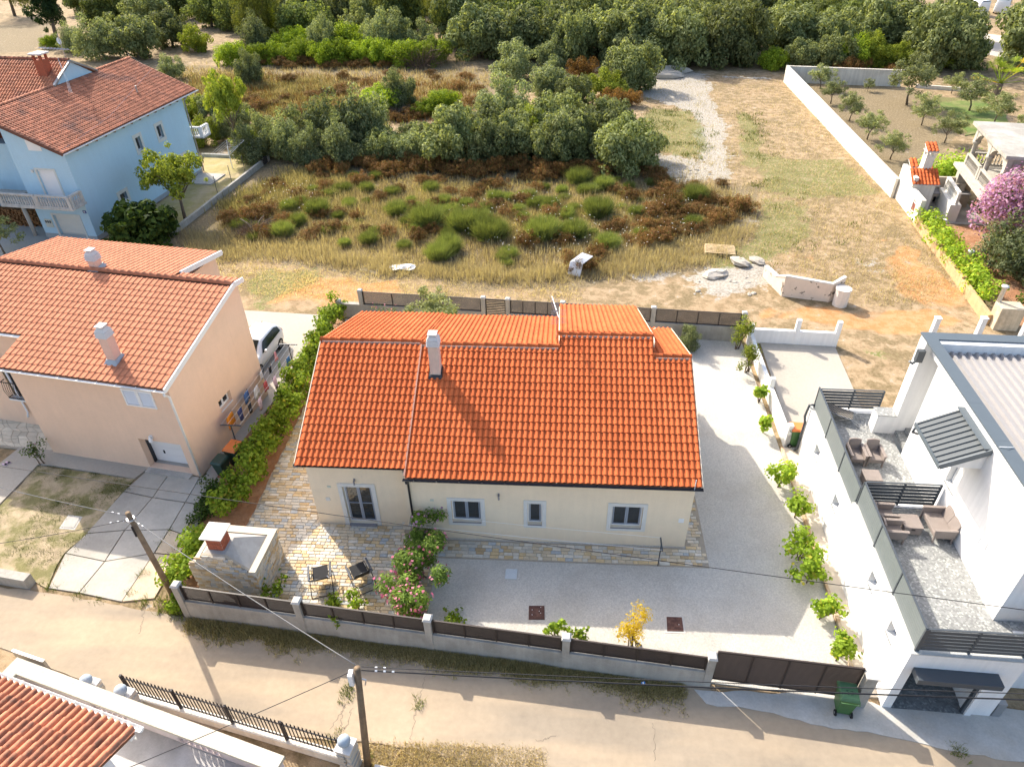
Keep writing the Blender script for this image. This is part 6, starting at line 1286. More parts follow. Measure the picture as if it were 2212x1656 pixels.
# ================================================================== folding chairs, washing lines, covers
M_FAB = pm('black mesh fabric', (.022, .022, .023), .85, .15, 8, bump=.2); M_BTUBE = pm('black tube', (.02, .02, .022), .4, .05, 4, bump=0, spec=.5); M_ARMP = pm('grey armrest', (.07, .075, .085), .6, .05, 4)
def lounge(label, x, y, rz, rec=0.0):
    o = thing('folding_chair', label, 'folding chair', (x, y, .06), rz); f = Fr((x, y), rz, .06); W2 = .35
    fr_ = MB()
    for s in (-1, 1):
        fr_.tube([f.p(s*W2, .42, .56), f.p(s*W2, -.1, .3), f.p(s*W2, -.5, .02)], .014, 6); fr_.tube([f.p(s*W2*.94, -.2, .56), f.p(s*W2*.94, .15, .28), f.p(s*W2*.94, .5, .02)], .014, 6)
        fr_.tube([f.p(s*W2*.82, .45, .40), f.p(s*W2*.82, -.1, .36), f.p(s*W2*.82, -.48-rec, .98)], .013, 6)
    fr_.tube([f.p(-W2, -.5, .02), f.p(W2, -.5, .02)], .014, 6); fr_.tube([f.p(-W2, .5, .02), f.p(W2, .5, .02)], .014, 6); fr_.tube([f.p(-W2*.82, -.48-rec, .98), f.p(W2*.82, -.48-rec, .98)], .014, 6); fr_.tube([f.p(-W2*.82, .45, .40), f.p(W2*.82, .45, .40)], .013, 6)
    fr_.tube([f.p(-W2*.86, -.3, .34), f.p(-W2*.7, -.36, .2), f.p(W2*.7, -.36, .2), f.p(W2*.86, -.3, .34)], .013, 6); fr_.build('frame', M_BTUBE, o, True)
    m = MB(); m.hexa([f.p(-W2*.72, -.1, .37), f.p(W2*.72, -.1, .37), f.p(W2*.72, .44, .40), f.p(-W2*.72, .44, .40)], [f.p(-W2*.72, -.1, .38), f.p(W2*.72, -.1, .38), f.p(W2*.72, .44, .41), f.p(-W2*.72, .44, .41)]); m.build('seat', M_FAB, o)
    m = MB(); a, b = f.p(0, -.11, .38), f.p(0, -.47-rec, .97); q = f.v*.012; m.hexa([f.p(-W2*.72, -.11, .38), f.p(W2*.72, -.11, .38), f.p(W2*.72, -.47-rec, .97), f.p(-W2*.72, -.47-rec, .97)], [f.p(-W2*.72, -.11, .38)+q, f.p(W2*.72, -.11, .38)+q, f.p(W2*.72, -.47-rec, .97)+q, f.p(-W2*.72, -.47-rec, .97)+q]); m.build('backrest', M_FAB, o)
    for s in (-1, 1):
        m = MB(); m.hexa([f.p(s*W2-.035, -.22, .57), f.p(s*W2+.035, -.22, .57), f.p(s*W2+.035, .42, .57), f.p(s*W2-.035, .42, .57)], [f.p(s*W2-.03, -.2, .6), f.p(s*W2+.03, -.2, .6), f.p(s*W2+.03, .4, .6), f.p(s*W2-.03, .4, .6)]); m.build('armrest', M_ARMP, o, bevel=.008)
        m = MB()
        for k in range(9):
            t = k/8; c = f.p(s*W2*.77, -.13-.33*t, .42+.52*t); m.tube([c, c+f.u*s*.035], .006, 4)
        m.build('lacing', M_PVC, o)
    o.scale = (1.12, 1.12, 1.12)
lounge('black folding lounge chair on sunny setts, left of the pair', *G2('N', 600, 190), radians(18), .08); lounge('black folding lounge chair nearer the oleander, right of the pair', *G2('N', 920, 165), radians(33), .0)
def tpost(root, x, y, h, arm, z0=0.0, mat=M_DMET, r=.022, ang=pi/2):
    m = MB(); m.tube([(x, y, z0), (x, y, h)], r, 7); d = np.array([cos(ang), sin(ang), 0])*arm/2; c = np.array([x, y, h]); m.beam(c-d, c+d, .05, .05); m.build('post', mat, root)
ck = thing('washing_line', 'two-wire washing line on thin posts before the cream house', 'washing line', (-1, 17.6, 0))
c1 = np.array(G2('J', 1335, 1300)); c2 = np.array(G2('K', 1297, 1500)); tpost(ck, *c1, 1.25, .62, mat=M_STEEL); tpost(ck, *c2, 1.25, .62, mat=M_DMET)
for s in (-.29, .29): m = MB(); m.tube([(c1[0], c1[1]+s, 1.27), ((c1[0]+c2[0])/2, (c1[1]+c2[1])/2+s, 1.22), (c2[0], c2[1]+s, 1.27)], .007, 5); m.build('line', M_PVC, ck)
pk = thing('washing_line', 'long washing line with dark posts beside the peach house', 'washing line', (-13.95, 25, 0))
a_ = np.array([-14.25, 22.75]); b_ = np.array([-13.75, 29.2]); hh = 1.75
for q in (a_, b_): tpost(pk, *q, hh, .95, ang=0.0, r=.03)
for k in range(4): s = -.42+.28*k; m = MB(); m.tube([(a_[0]+s, a_[1], hh+.03), ((a_+b_)[0]/2+s, (a_+b_)[1]/2, hh-.04), (b_[0]+s, b_[1], hh+.03)], .006, 4); m.build('line', M_PVC, pk)
R = random.Random(44)
CL = [((.75, .25, .02), 'orange towel', .55, .55), ((.05, .06, .16), 'navy shirt', .4, .5), ((.03, .03, .035), 'black shorts', .35, .4), ((.6, .45, .5), 'pink top', .35, .5), ((.08, .16, .35), 'blue swim shorts', .4, .45), ((.7, .68, .66), 'white shirt', .4, .5), ((.5, .1, .1), 'red towel', .3, .4), ((.65, .45, .55), 'pale pink blouse', .35, .55), ((.7, .67, .65), 'white bikini top', .3, .35), ((.02, .02, .025), 'black cap', .3, .3), ((.3, .4, .15), 'olive socks', .25, .25), ((.08, .2, .4), 'blue patterned shorts', .35, .5), ((.75, .3, .3), 'coral top', .2, .4)]
for i, (c, nm, w_, h_) in enumerate(CL):
    w_ *= 1.2; h_ *= 1.2
    t = (.08 + .84*(i+.5)/len(CL)); ln = i % 4; s = -.42+.28*ln; p = a_+(b_-a_)*t; z1 = hh-.01; o = thing('laundry', nm+' hanging on the washing line beside peach house', 'laundry', (p[0]+s, p[1], z1-h_))
    m = MB(); nu, nv = 5, 4; V = []; y0 = p[1]-w_/2
    for j in range(nv+1):
        for k in range(nu+1):
            fz_ = j/nv; V.append((p[0]+s+.05*sin(k*1.7+i)*fz_+R.uniform(-.01, .01), y0+w_*(k/nu)*(1-.15*fz_*sin(i)), z1-h_*fz_*(1-.12*sin(k*1.3+i))))
    m.add(V, [(j*(nu+1)+k, j*(nu+1)+k+1, (j+1)*(nu+1)+k+1, (j+1)*(nu+1)+k) for j in range(nv) for k in range(nu)]); cl = m.build('cloth', pm('cloth '+nm, c, .9, .1, 12), o, True)
    sm = cl.modifiers.new('thickness', 'SOLIDIFY'); sm.thickness = .008
    for e in (.1, .9): m = MB(); m.box(Fr((p[0]+s, y0+w_*e)), -.012, .012, -.008, .008, z1-.03, z1+.05); m.build('peg', M_WOOD, o)
M_RUST = pm('rusty cast iron', (.075, .035, .027), .8, .25, 6, col2=(.12, .06, .045), c2s=6, bump=.4, bs=60)
def cover(label, t, quad, mat, frame=None, fw=.09):
    q = [np.array(G2(t, *p)) for p in quad]; c = sum(q)/4; o = thing('manhole_cover', label, 'manhole cover', (c[0], c[1], 0))
    if frame:
        m = MB(); q2 = [c+(p-c)*1.28 for p in q]; m.hexa([(*p, .0) for p in q2], [(*p, .03) for p in q2]); m.build('frame', frame, o)
    m = MB(); m.hexa([(*p, .0) for p in q], [(*p, .045) for p in q]); l_ = m.build('lid', mat, o)
    R_ = random.Random(2)
    for k in range(7 if not frame else 2): p = c+(q[k % 4]-c)*R_.uniform(.2, .9)+np.array([R_.uniform(-.1, .1), R_.uniform(-.1, .1)]); m = MB(); m.lathe((p[0], p[1], .046), [(.016, 0), (.012, .012)], 5); m.build('pebble', M_PVC, o)
cover('rusty square manhole cover flush in the gravel', 'O', [(253, 467), (382, 467), (380, 357), (255, 357)], M_RUST); cover('rusty square manhole cover with pale concrete frame', 'O', [(1372, 560), (1505, 563), (1490, 450), (1367, 446)], M_RUST, M_CAP); cover('pale grey square inspection cover near the terrace setts', 'K', [(60, 1608), (155, 1612), (163, 1530), (68, 1528)], pm('pale cover', (.50, .53, .53), .8, .05, 4)); cover('ribbed grey manhole cover on the worn lawn', 'I', [(500, 1190), (600, 1198), (650, 1115), (560, 1102)], M_CONC2, M_CAP)

# ================================================================== things lying on the dirt
sg = thing('broken_panel', 'broken white panel propped up at the edge of the scrub', 'panel', tuple(G2('G', 620, 690))+(0,)); p = np.array([*G2('G', 630, 690), 0]); m = MB(); m.hexa([p+np.array(q) for q in ((-.5, 0, .1), (.3, -.2, .0), (.45, .1, .7), (-.35, .3, .8))], [p+np.array(q) for q in ((-.5, .04, .12), (.3, -.16, .02), (.45, .14, .72), (-.35, .34, .82))]); m.build('sheet', M_PVC, sg)
m = MB(); m.hexa([p+np.array(q) for q in ((-.35, .3, .82), (.45, .1, .74), (1.1, .5, 1.1), (.4, .8, 1.2))], [p+np.array(q) for q in ((-.35, .3, .85), (.45, .1, .77), (1.1, .5, 1.13), (.4, .8, 1.23))]); m.build('flap', M_PVC, sg); m = MB(); m.tube([p+np.array([.4, .7, 0]), p+np.array([.5, .7, 1.1])], .04, 6); m.build('stake', M_WOOD, sg)
q = G2('F', 1250, 640); ws_ = thing('plastic_sheet', 'crumpled white sheet lying at the edge of dry grass', 'sheet', (*q, 0)); R = random.Random(8); m = MB(); V = [(q[0]-.8+1.6*i/6+R.uniform(-.08, .08), q[1]-.35+.7*j/3+R.uniform(-.08, .08), .08+R.uniform(0, .22)) for j in range(4) for i in range(7)]; m.add(V, [(j*7+i, j*7+i+1, (j+1)*7+i+1, (j+1)*7+i) for j in range(3) for i in range(6)]); m.build('sheet', M_PVC, ws_)
pa = np.array([*G2('G', 1795, 505), .05]); pt = thing('pallet', 'pale wooden pallet lying in the dry grass', 'pallet', tuple(pa)); f = Fr(tuple(pa[:2]), radians(-8), .1); M_PAL = pm('pale pallet wood', (.58, .43, .25), .85, .15, 6, island=.1)
for k in range(7): m = MB(); m.box(f, -.95, .95, -.6+k*.19, -.6+k*.19+.1, .12+.02*k*.3, .145+.02*k*.3); m.build('board', M_PAL, pt)
for u in (-1.0, 0, .9): m = MB(); m.box(f, u, u+.1, -.62, .64, 0, .119); m.build('bearer', M_PAL, pt)
M_ROCK = pm('pale limestone', (.40, .36, .30), .92, .15, 2.5, bump=.6, bs=14, bd=.05, island=.12)
def rock_me(seed, n=9, m_=6):
    R_ = np.random.RandomState(seed); V = []; F = []
    for j in range(m_+1):
        for i in range(n):
            a = 2*pi*i/n; b = pi*j/m_; r = 1+R_.uniform(-.22, .22); V.append((sin(b)*cos(a)*r, sin(b)*sin(a)*r*.8, cos(b)*r*.6))
    for j in range(m_):
        for i in range(n): F.append((j*n+i, j*n+(i+1) % n, (j+1)*n+(i+1) % n, (j+1)*n+i))
    me = bpy.data.meshes.new('rock'); me.from_pydata(V, [], F); me.materials.append(M_ROCK); return me
RK = [rock_me(i) for i in range(5)]
def rock(label, t, x, y, s, group=None, par=None, dz=.0):
    p = G2(t, x, y); o = bpy.data.objects.new('rock', RK[int(x+y) % 5]); COL.objects.link(o); o.location = (p[0], p[1], s*.04+dz); o.scale = (s*.85, s*.7, s*.4); o.rotation_euler = (0, 0, x*.7); MW[o.name] = o.matrix_basis.copy(); return tag(o, label, 'rock', group)
rock('largest pale boulder at left of the dirt heap', 'G', 1760, 690, 1.0); rock('flat pale boulder on top of the dirt heap', 'G', 1960, 610, .85, dz=.25); rock('pale boulder at right end of heap near wall remnant', 'G', 2090, 600, .7, dz=.25)
R = random.Random(77)
for k in range(26): rock('small loose pale stone lying around the dirt heap', 'G', R.uniform(1580, 2120), R.uniform(640, 850), R.uniform(.1, .28), 'loose stones around the dirt heap')
for k in range(30): rock('small stone in the reddish row along the field edge', 'C', 1830+k*13+R.uniform(-5, 5), 628+k*.3+R.uniform(-6, 6), R.uniform(.18, .34), 'stones in the row at the field edge')
for k in range(22): rock('small grey stone on the pale gravel patch', 'C', R.uniform(1220, 1720), R.uniform(1370, 1470), R.uniform(.1, .3), 'stones on the gravel patch')
for k, (x, y) in enumerate(((1380, 575), (1370, 610))):
    p = G2('C', x, y+10); o = bpy.data.objects.new('gravel_heap', RK[k]); COL.objects.link(o); o.location = (*p, .1); o.scale = (2.6, 1.6, 1.0); tag(o, ['low pale heap of sand nearest the wood', 'low pale heap of sand before the first'][k], 'heap')
p = G2('O', 1175, 1000); cn_ = thing('drink_can', 'blue and white crushed can in the roadside weeds', 'can', (*p, .1)); m = MB(); m.tube([(p[0]-.06, p[1], .16), (p[0]+.06, p[1]+.02, .18)], .04, 10); m.build('shell', pm('blue can', (.03, .16, .42), .35, .1, 9, bump=.2), cn_); m = MB(); m.tube([(p[0]-.02, p[1], .166), (p[0]+.02, p[1]+.008, .175)], .0415, 10); m.build('band', M_PVC, cn_)
for k, (x, y) in enumerate(((45, 690), (72, 675))): p = G2('I', x, y); o = thing('slipper', ['pale slipper nearer the lawn on the house path', 'pale slipper nearer the wall on the house path'][k], 'slipper', (*p, .07)); m = MB(); f = Fr(p, -.2, .075); m.hexa([f.p(-.13, -.04, 0), f.p(.13, -.05, 0), f.p(.13, .05, 0), f.p(-.13, .04, 0)], [f.p(-.13, -.04, .03), f.p(.13, -.05, .03), f.p(.13, .05, .03), f.p(-.13, .04, .03)]); m.build('sole', MATS['cloth pale pink blouse'], o, bevel=.01); m = MB(); m.hexa([f.p(.02, -.05, .031), f.p(.12, -.05, .031), f.p(.12, .05, .031), f.p(.02, .05, .031)], [f.p(.04, -.03, .07), f.p(.1, -.03, .06), f.p(.1, .03, .06), f.p(.04, .03, .07)]); m.build('strap', M_RUBBER, o)
# far white walls and track at the right edge
sheet('far_track', rag([G2('D', 1560, 300), G2('D', 1700, 260), G2('D', 2000, 300), G2('D', 2300, 420), G2('D', 2300, 560), G2('D', 1950, 470), G2('D', 1680, 400)], 1.5, .3, 8), .03, pm('far track', (.48, .42, .35), .95, .1, .5), 'pale track beyond the orchard')
low_wall('villa_wall', 'white plastered wall beside the palm at the right edge', (58, 82.5), (80, 80), 1.3); low_wall('villa_wall', 'bright white wall running along the orchard lawn at right', (49.5, 77), (60.5, 50), 1.7, 1.2); low_wall('villa_wall', 'white ramp wall beyond the palm at right edge', (57.5, 77), (74, 57), 1.3, 1.0)
sheet('orchard_lawn', rag([G2('D', 1430, 830), G2('D', 1800, 810), G2('D', 1950, 900), G2('D', 2080, 1020), G2('D', 1650, 1100), G2('D', 1580, 950)], 1.2, .5, 12), .03, pm('orchard lawn', (.10, .15, .03), .95, .25, .8, col2=(.22, .20, .08), c2s=.35, bump=.8, bs=15), 'green lawn patch in the olive orchard')
# ================================================================== vegetation
def quads(P, N, T, L, Wd):
    """leaf-shaped quads at P with normal N, axis T, length L, width Wd"""
    B = np.cross(N, T); B /= np.linalg.norm(B, axis=1, keepdims=True)+1e-9
    L = np.asarray(L).reshape(-1, 1); Wd = np.asarray(Wd).reshape(-1, 1)
    V = np.stack([P-T*L*.5, P+B*Wd*.5+T*L*.05, P+T*L*.5, P-B*Wd*.5+T*L*.05], 1).reshape(-1, 3)
    return V, np.arange(len(V), dtype=np.int32).reshape(-1, 4)
def unit(A): return A/(np.linalg.norm(A, axis=1, keepdims=True)+1e-9)
def cloud(clumps, n, leaf, asp=.5, seed=0, up=.35, shell=.62, rise=.0, jit=.8):
    """leaves spread over clumps (x,y,z,r[,squash]); most sit near each clump's skin, facing outward and up"""
    r = np.random.RandomState(seed); C = np.array(clumps, float); w = C[:, 3]**2; i = r.choice(len(C), n, p=w/w.sum()); C = C[i]
    d = unit(r.normal(size=(n, 3))); rho = shell+(1.08-shell)*r.rand(n, 1)**.7
    sq = C[:, 4:5] if C.shape[1] > 4 else np.ones((n, 1))
    P = C[:, :3]+d*rho*C[:, 3:4]*np.concatenate([np.ones((n, 2)), sq], 1)
    N = unit(d+r.normal(size=(n, 3))*jit*.6+np.array([0, 0, up])); T = r.normal(size=(n, 3))+np.array([0, 0, rise]); T = unit(T-N*(T*N).sum(1, keepdims=True))
    L = leaf*(.65+.7*r.rand(n)); k = P[:, 2] > .02
    return P[k], N[k], T[k], L[k], L[k]*asp
def crown(rx, rz, zc, nc, seed, cr=(.30, .46), low=-.35):
    r = np.random.RandomState(seed); out = []; nc = int(nc*1.7)
    while len(out) < nc:
        d = r.normal(size=3); d /= np.linalg.norm(d)
        if d[2] < low: continue
        q = .35+.7*r.rand()**.8; f_ = 1.15-.55*q; out.append((d[0]*rx*q, d[1]*rx*q, zc+d[2]*rz*q*(1+.18*r.randn()), rx*r.uniform(cr[0]*.55, cr[1])*f_, .9))
    out.append((0, 0, zc, rx*.55, rz/rx*.8)); return out
def leafmesh(name, parts, mat):
    Vs = []; Fs = []; b = 0
    for p in parts:
        V, F = quads(*p); Vs.append(V); Fs.append(F+b); b += len(V)
    me = mesh_np(name, np.concatenate(Vs), np.concatenate(Fs)); me.materials.append(mat); return me
def blades(n, R0, H, w, seed, spread=.5, base=.35, curve=.25):
    """upright blades of a tuft of radius R0: two-segment tapering strips"""
    r = np.random.RandomState(seed); a = r.rand(n)*2*pi; rb = R0*base*np.sqrt(r.rand(n)); B = np.stack([rb*np.cos(a), rb*np.sin(a), np.zeros(n)], 1)
    t = np.abs(r.normal(0, spread, n)); a2 = a+r.normal(0, .7, n); D = np.stack([np.sin(t)*np.cos(a2), np.sin(t)*np.sin(a2), np.cos(t)], 1); L = H*(.6+.5*r.rand(n)).reshape(-1, 1)
    M_ = B+D*L*.6; E = B+D*L+np.stack([np.cos(a2), np.sin(a2), -np.ones(n)*.4], 1)*L*curve*r.rand(n, 1)
    S = unit(np.cross(D, r.normal(size=(n, 3))))*w*.5
    V = np.stack([B-S, B+S, M_+S*.8, M_-S*.8, E], 1).reshape(-1, 3); i = np.arange(n)*5
    F = np.concatenate([np.stack([i, i+1, i+2], 1), np.stack([i, i+2, i+3], 1), np.stack([i+3, i+2, i+4], 1)]); return V, F
def trunkmesh(name, rad, h, limbs, seed, mat, spread=.6, stems=1):
    R_ = random.Random(seed); m = MB()
    for s in range(stems):
        a = 2*pi*s/max(stems, 1)+R_.uniform(0, 1); o = np.array([cos(a), sin(a), 0])*(rad*1.6 if stems > 1 else 0); lean = np.array([cos(a), sin(a), 0])*(spread*.4 if stems > 1 else R_.uniform(-.1, .1))
        top = o+lean*h+np.array([R_.uniform(-.08, .08)*h, R_.uniform(-.08, .08)*h, h*.55]); mid = o+(top-o)*.5+np.array([R_.uniform(-.05, .05)*h, R_.uniform(-.05, .05)*h, 0]); m.tube([o, mid, top], [rad, rad*.8, rad*.6], 7)
        for k in range(limbs):
            b = R_.uniform(0, 2*pi); e = top+np.array([cos(b)*spread*h*R_.uniform(.5, 1), sin(b)*spread*h*R_.uniform(.5, 1), h*R_.uniform(.2, .45)]); s0 = mid+(top-mid)*R_.uniform(.2, 1); m.tube([s0, s0+(e-s0)*.5+np.array([0, 0, h*.05]), e], [rad*.45, rad*.3, rad*.1], 5)
    me = m.mesh(name, None, True); me.materials.append(mat); return me
M_BARK = pm('grey bark', (.14, .11, .08), .95, .25, 6, bump=.6, bs=30, obj=True)
LM = dict(oak=leafmat('holm oak leaf', (.07, .092, .03), (.30, .33, .15)), oak2=leafmat('dark oak leaf', (.048, .07, .018), (.21, .25, .08)), silver=leafmat('silvery leaf', (.08, .105, .042), (.31, .345, .18)), lime=leafmat('mastic leaf', (.11, .17, .012), (.34, .43, .045)), yel=leafmat('yellow-green leaf', (.11, .15, .015), (.31, .35, .055)), heath=leafmat('rusty heath twig', (.12, .058, .02), (.28, .15, .055), .25, c3=(.10, .11, .02), w3=.15), broom=leafmat('broom shoot', (.12, .155, .04), (.28, .32, .10), .3), olive=leafmat('olive leaf', (.11, .13, .05), (.36, .39, .19)), vine=leafmat('vine leaf', (.12, .20, .015), (.35, .47, .06), .5, c3=(.36, .34, .05), w3=.05), dark=leafmat('cypress leaf', (.012, .03, .012), (.05, .085, .03)), pine=leafmat('pine needle', (.065, .085, .018), (.24, .26, .065)), ole=leafmat('oleander leaf', (.06, .11, .02), (.22, .31, .06)), fig=leafmat('fig leaf', (.025, .055, .012), (.12, .18, .035)), gold=leafmat('yellowing leaf', (.48, .33, .02), (.78, .60, .06), .5), pink=leafmat('pink flower', (.55, .12, .22), (.72, .30, .38), .3), boug=leafmat('mauve bract', (.26, .11, .24), (.52, .31, .45), .4), dry=leafmat('dry grass', (.24, .185, .11), (.46, .38, .255), .42), straw=leafmat('pale straw', (.30, .24, .145), (.55, .465, .32), .42), weed=leafmat('roadside weed', (.14, .13, .05), (.46, .38, .19), .3), lawn=leafmat('green grass', (.07, .09, .015), (.17, .19, .04), .2), dead=leafmat('dead twig', (.10, .065, .045), (.24, .17, .12), 0.05), red=leafmat('reddish leaf', (.16, .07, .02), (.26, .16, .05)), white=leafmat('umbel flower', (.6, .58, .5), (.75, .72, .66), .2))

# ---- prototypes, about one unit in radius
PROTO = {}
def tree_proto(key, leaf, rx=1.0, rz=.9, zc=1.0, nc=26, n=9000, size=.085, asp=.5, seeds=(1, 2, 3), trunk=(.09, 1.0, 5), up=.35, rise=0, cr=(.28, .44), shell=.62, stems=1, low=-.35):
    PROTO[key] = [(leafmesh(key+'_crown', [cloud(crown(rx, rz, zc, nc, s*17+3, cr, low), n, size, asp, s, up, shell, rise)], LM[leaf]), trunkmesh(key+'_trunk', trunk[0], trunk[1], trunk[2], s, M_BARK, .5, stems)) for s in seeds]
tree_proto('oak', 'oak', 1, .78, .66, 38, 12000, .098, low=-.95, trunk=(.07, .8, 5)); tree_proto('oak_dark', 'oak2', 1, .8, .68, 38, 11000, .1, low=-.95, trunk=(.07, .8, 5)); tree_proto('silver', 'silver', 1, .72, .6, 34, 11000, .09, .4, (4, 5), rise=.6, low=-.95, trunk=(.06, .7, 5))
tree_proto('mastic', 'lime', 1, .6, .5, 30, 9000, .085, .5, (6, 7), low=-.95, trunk=(.06, .6, 4)); tree_proto('yellow', 'yel', 1, .72, .62, 30, 9000, .09, .5, (8,), low=-.95, trunk=(.06, .7, 5)); tree_proto('pine', 'pine', 1, .95, .95, 40, 10000, .11, .16, (9, 10), (.07, 1.3, 7), rise=1.0, cr=(.22, .36), low=-.8)
tree_proto('cypress', 'dark', .7, 1.2, 1.25, 40, 11000, .1, .35, (11,), (.08, 1.2, 5), rise=.8, low=-.97); tree_proto('olive', 'olive', 1, .85, 1.25, 24, 4200, .11, .34, (12, 13, 14), (.045, 1.3, 6), cr=(.26, .4), shell=.3, low=-.7); tree_proto('fig', 'fig', 1, .78, .68, 30, 4600, .17, .65, (15,), (.08, .9, 5), low=-.95); tree_proto('reddish', 'red', 1, .7, .6, 24, 6000, .09, .45, (16,), low=-.95, trunk=(.06, .7, 4))
tree_proto('elm', 'yel', 1, .85, 1.35, 26, 5200, .10, .5, (18,), (.06, 1.6, 7), cr=(.2, .36), shell=.4)
def heath(s): 
    C = crown(1, .6, .45, 22, s, (.28, .4), -.1); return leafmesh('heath', [cloud(C, 4200, .12, .22, s, .3, .5, 1.3)], LM['heath'])
PROTO['heath'] = [(heath(s), None) for s in (21, 22, 23)]
def broom(s):
    V, F = blades(3000, 1.0, 1.25, .02, s, .40, .6, .10); me = mesh_np('broom', V, F); me.materials.append(LM['broom']); return me
PROTO['broom'] = [(broom(s), None) for s in (31, 32)]
ZERO = {}
def plant(key, label, cat, name, xy, r, hz=1.0, group=None, rot=None, seed=0, z=0.0):
    """place a copy of a prototype: r metres radius, hz stretches height"""
    R_ = random.Random(int(xy[0]*97+xy[1]*31)+seed); cm, tm = PROTO[key][R_.randrange(len(PROTO[key]))]; rot = R_.uniform(0, 6.28) if rot is None else rot
    if tm is None:
        o = bpy.data.objects.new(name, cm); COL.objects.link(o); o.location = (xy[0], xy[1], z); o.scale = (r, r*R_.uniform(.85, 1.15), r*hz); o.rotation_euler = (0, 0, rot); return tag(o, label, cat, group)
    o = bpy.data.objects.new(name, None); COL.objects.link(o); o.location = (xy[0], xy[1], z); o.scale = (r, r*R_.uniform(.85, 1.15), r*hz); o.rotation_euler = (0, 0, rot); o.empty_display_size = .1; tag(o, label, cat, group)
    for nm, me in (('crown', cm), ('trunk', tm)): c = bpy.data.objects.new(nm, me); COL.objects.link(c); c.parent = o
    return o
R = random.Random(3)
def J(x, a): return x+R.uniform(-a, a)
# ---- wood along the top of the picture
for x in np.arange(-44, -16, 3.0): plant('mastic', 'bright green rounded mastic bush at the foot of the wood', 'bush', 'mastic_bush', (J(x, .8), J(98.8, 1.2)), R.uniform(2.0, 2.6), 1.15, 'bright bushes at the foot of the wood')
for x in np.arange(-43, -18, 3.4): plant('mastic' if R.random() < .6 else 'silver', 'green bush in the second row below the wood', 'bush', 'mastic_bush', (J(x, 1), J(103.5, 1.3)), R.uniform(2.2, 3.0), 1.3, 'second row of bushes below the wood')
for i, (t, x, y, r, h, k) in enumerate((('B', 130, 330, 3.2, 1.3, 'yellow'), ('B', 650, 480, 2.0, 1.9, 'silver'), ('B', 1190, 330, 3.6, 1.75, 'pine'), ('B', 1700, 360, 4.6, 1.5, 'pine'), ('B', 420, 260, 4.0, 1.4, 'silver'), ('B', 1060, 200, 4.0, 1.4, 'yellow'), ('B', 820, 160, 4.2, 1.4, 'oak_dark'))):
    plant(k, ['yellow-green bushy tree at the left end of the wood', 'pale slender silvery tree rising from the bright bushes', 'olive-green pine with open crown above the bright bushes', 'large dark olive-green pine beside the dead branches', 'silvery tree behind the bright bushes at upper left', 'yellow-green tree behind the bright bushes at top', 'dark oak at top behind the slender silvery tree'][i], 'tree', 'pine_tree' if k == 'pine' else 'tree', G2(t, x, y), r, h)
for i, y0 in enumerate((113, 124, 138)):
    for x in np.arange(-60 if i else -44, -14, 5.8 if i else 6.6): plant(R.choice(('oak_dark', 'oak', 'pine', 'oak')), 'dark green tree deep in the wood at the upper left', 'tree', 'oak_tree', (J(x, 1.4), J(y0, 2)), R.uniform(3.0, 4.2), R.uniform(1.1, 1.5), 'trees deep in the upper left wood')
for x in np.arange(-12, 26, 4.3): plant('oak', 'grey-green holm oak in the front row of the upper wood', 'tree', 'holm_oak', (J(x, .9), J(102.3, 1.2)), R.uniform(3.2, 4.2), R.uniform(1.05, 1.3), 'holm oaks in the front row of the upper wood')
for i, y0 in enumerate((109, 117, 126, 137)):
    for x in np.arange(-14, 47, 5.4): plant(R.choice(('oak', 'oak_dark', 'oak')), 'holm oak crowded in the upper wood behind the front row', 'tree', 'holm_oak', (J(x, 1.4), J(y0, 2)), R.uniform(3.3, 4.4), R.uniform(1.1, 1.4), 'holm oaks crowded behind the front row')
for i, (t, x, y, r, h) in enumerate((('C', 580, 520, 2.4, 1.9), ('C', 1100, 530, 3.8, 1.25), ('C', 1450, 535, 4.3, 1.2), ('C', 1850, 520, 4.4, 1.25), ('C', 350, 440, 2.6, 1.3))):
    plant('oak', ['tall narrow holm oak before the shadowed gap in the wood', 'broad holm oak just right of shadowed gap', 'broad holm oak above the pale gravel patch', 'largest broad holm oak at the right end above the field', 'small holm oak left of the tall narrow one'][i], 'tree', 'holm_oak', G2(t, x, y), r, h)
for x in np.arange(26.5, 52, 2.9): plant(R.choice(('yellow', 'mastic', 'oak')), 'yellow-green bush in the row behind the orchard wall', 'bush', 'bush', (J(x, .8), J(95.5, 1.2)), R.uniform(1.9, 2.6), R.uniform(1.0, 1.35), 'bushes behind the orchard wall')
for x in np.arange(30, 49, 4.4): plant('oak', 'dense dark oak above the row of bushes behind orchard', 'tree', 'holm_oak', (J(x, .9), J(102, 1.5)), R.uniform(3.4, 4.4), 1.25, 'dense oaks above the orchard')
for i, (t, x, y, r, h) in enumerate((('D', 1420, 560, 4.4, 1.25), ('D', 2140, 545, 4.4, 1.3), ('D', 1480, 330, 3.6, 1.1), ('D', 2260, 330, 3.8, 1.3), ('D', 1640, 540, 2.3, 1.3))): plant('oak' if i < 4 else 'mastic', ['large oak at the right end of the orchard bushes', 'large grey-green oak at the right edge above the palm', 'oak beside the pale track at upper right', 'dark oak hiding the vans at the right edge', 'bright green bush at the end of the wood by track'][i], 'tree', 'holm_oak', G2(t, x, y), r, h)
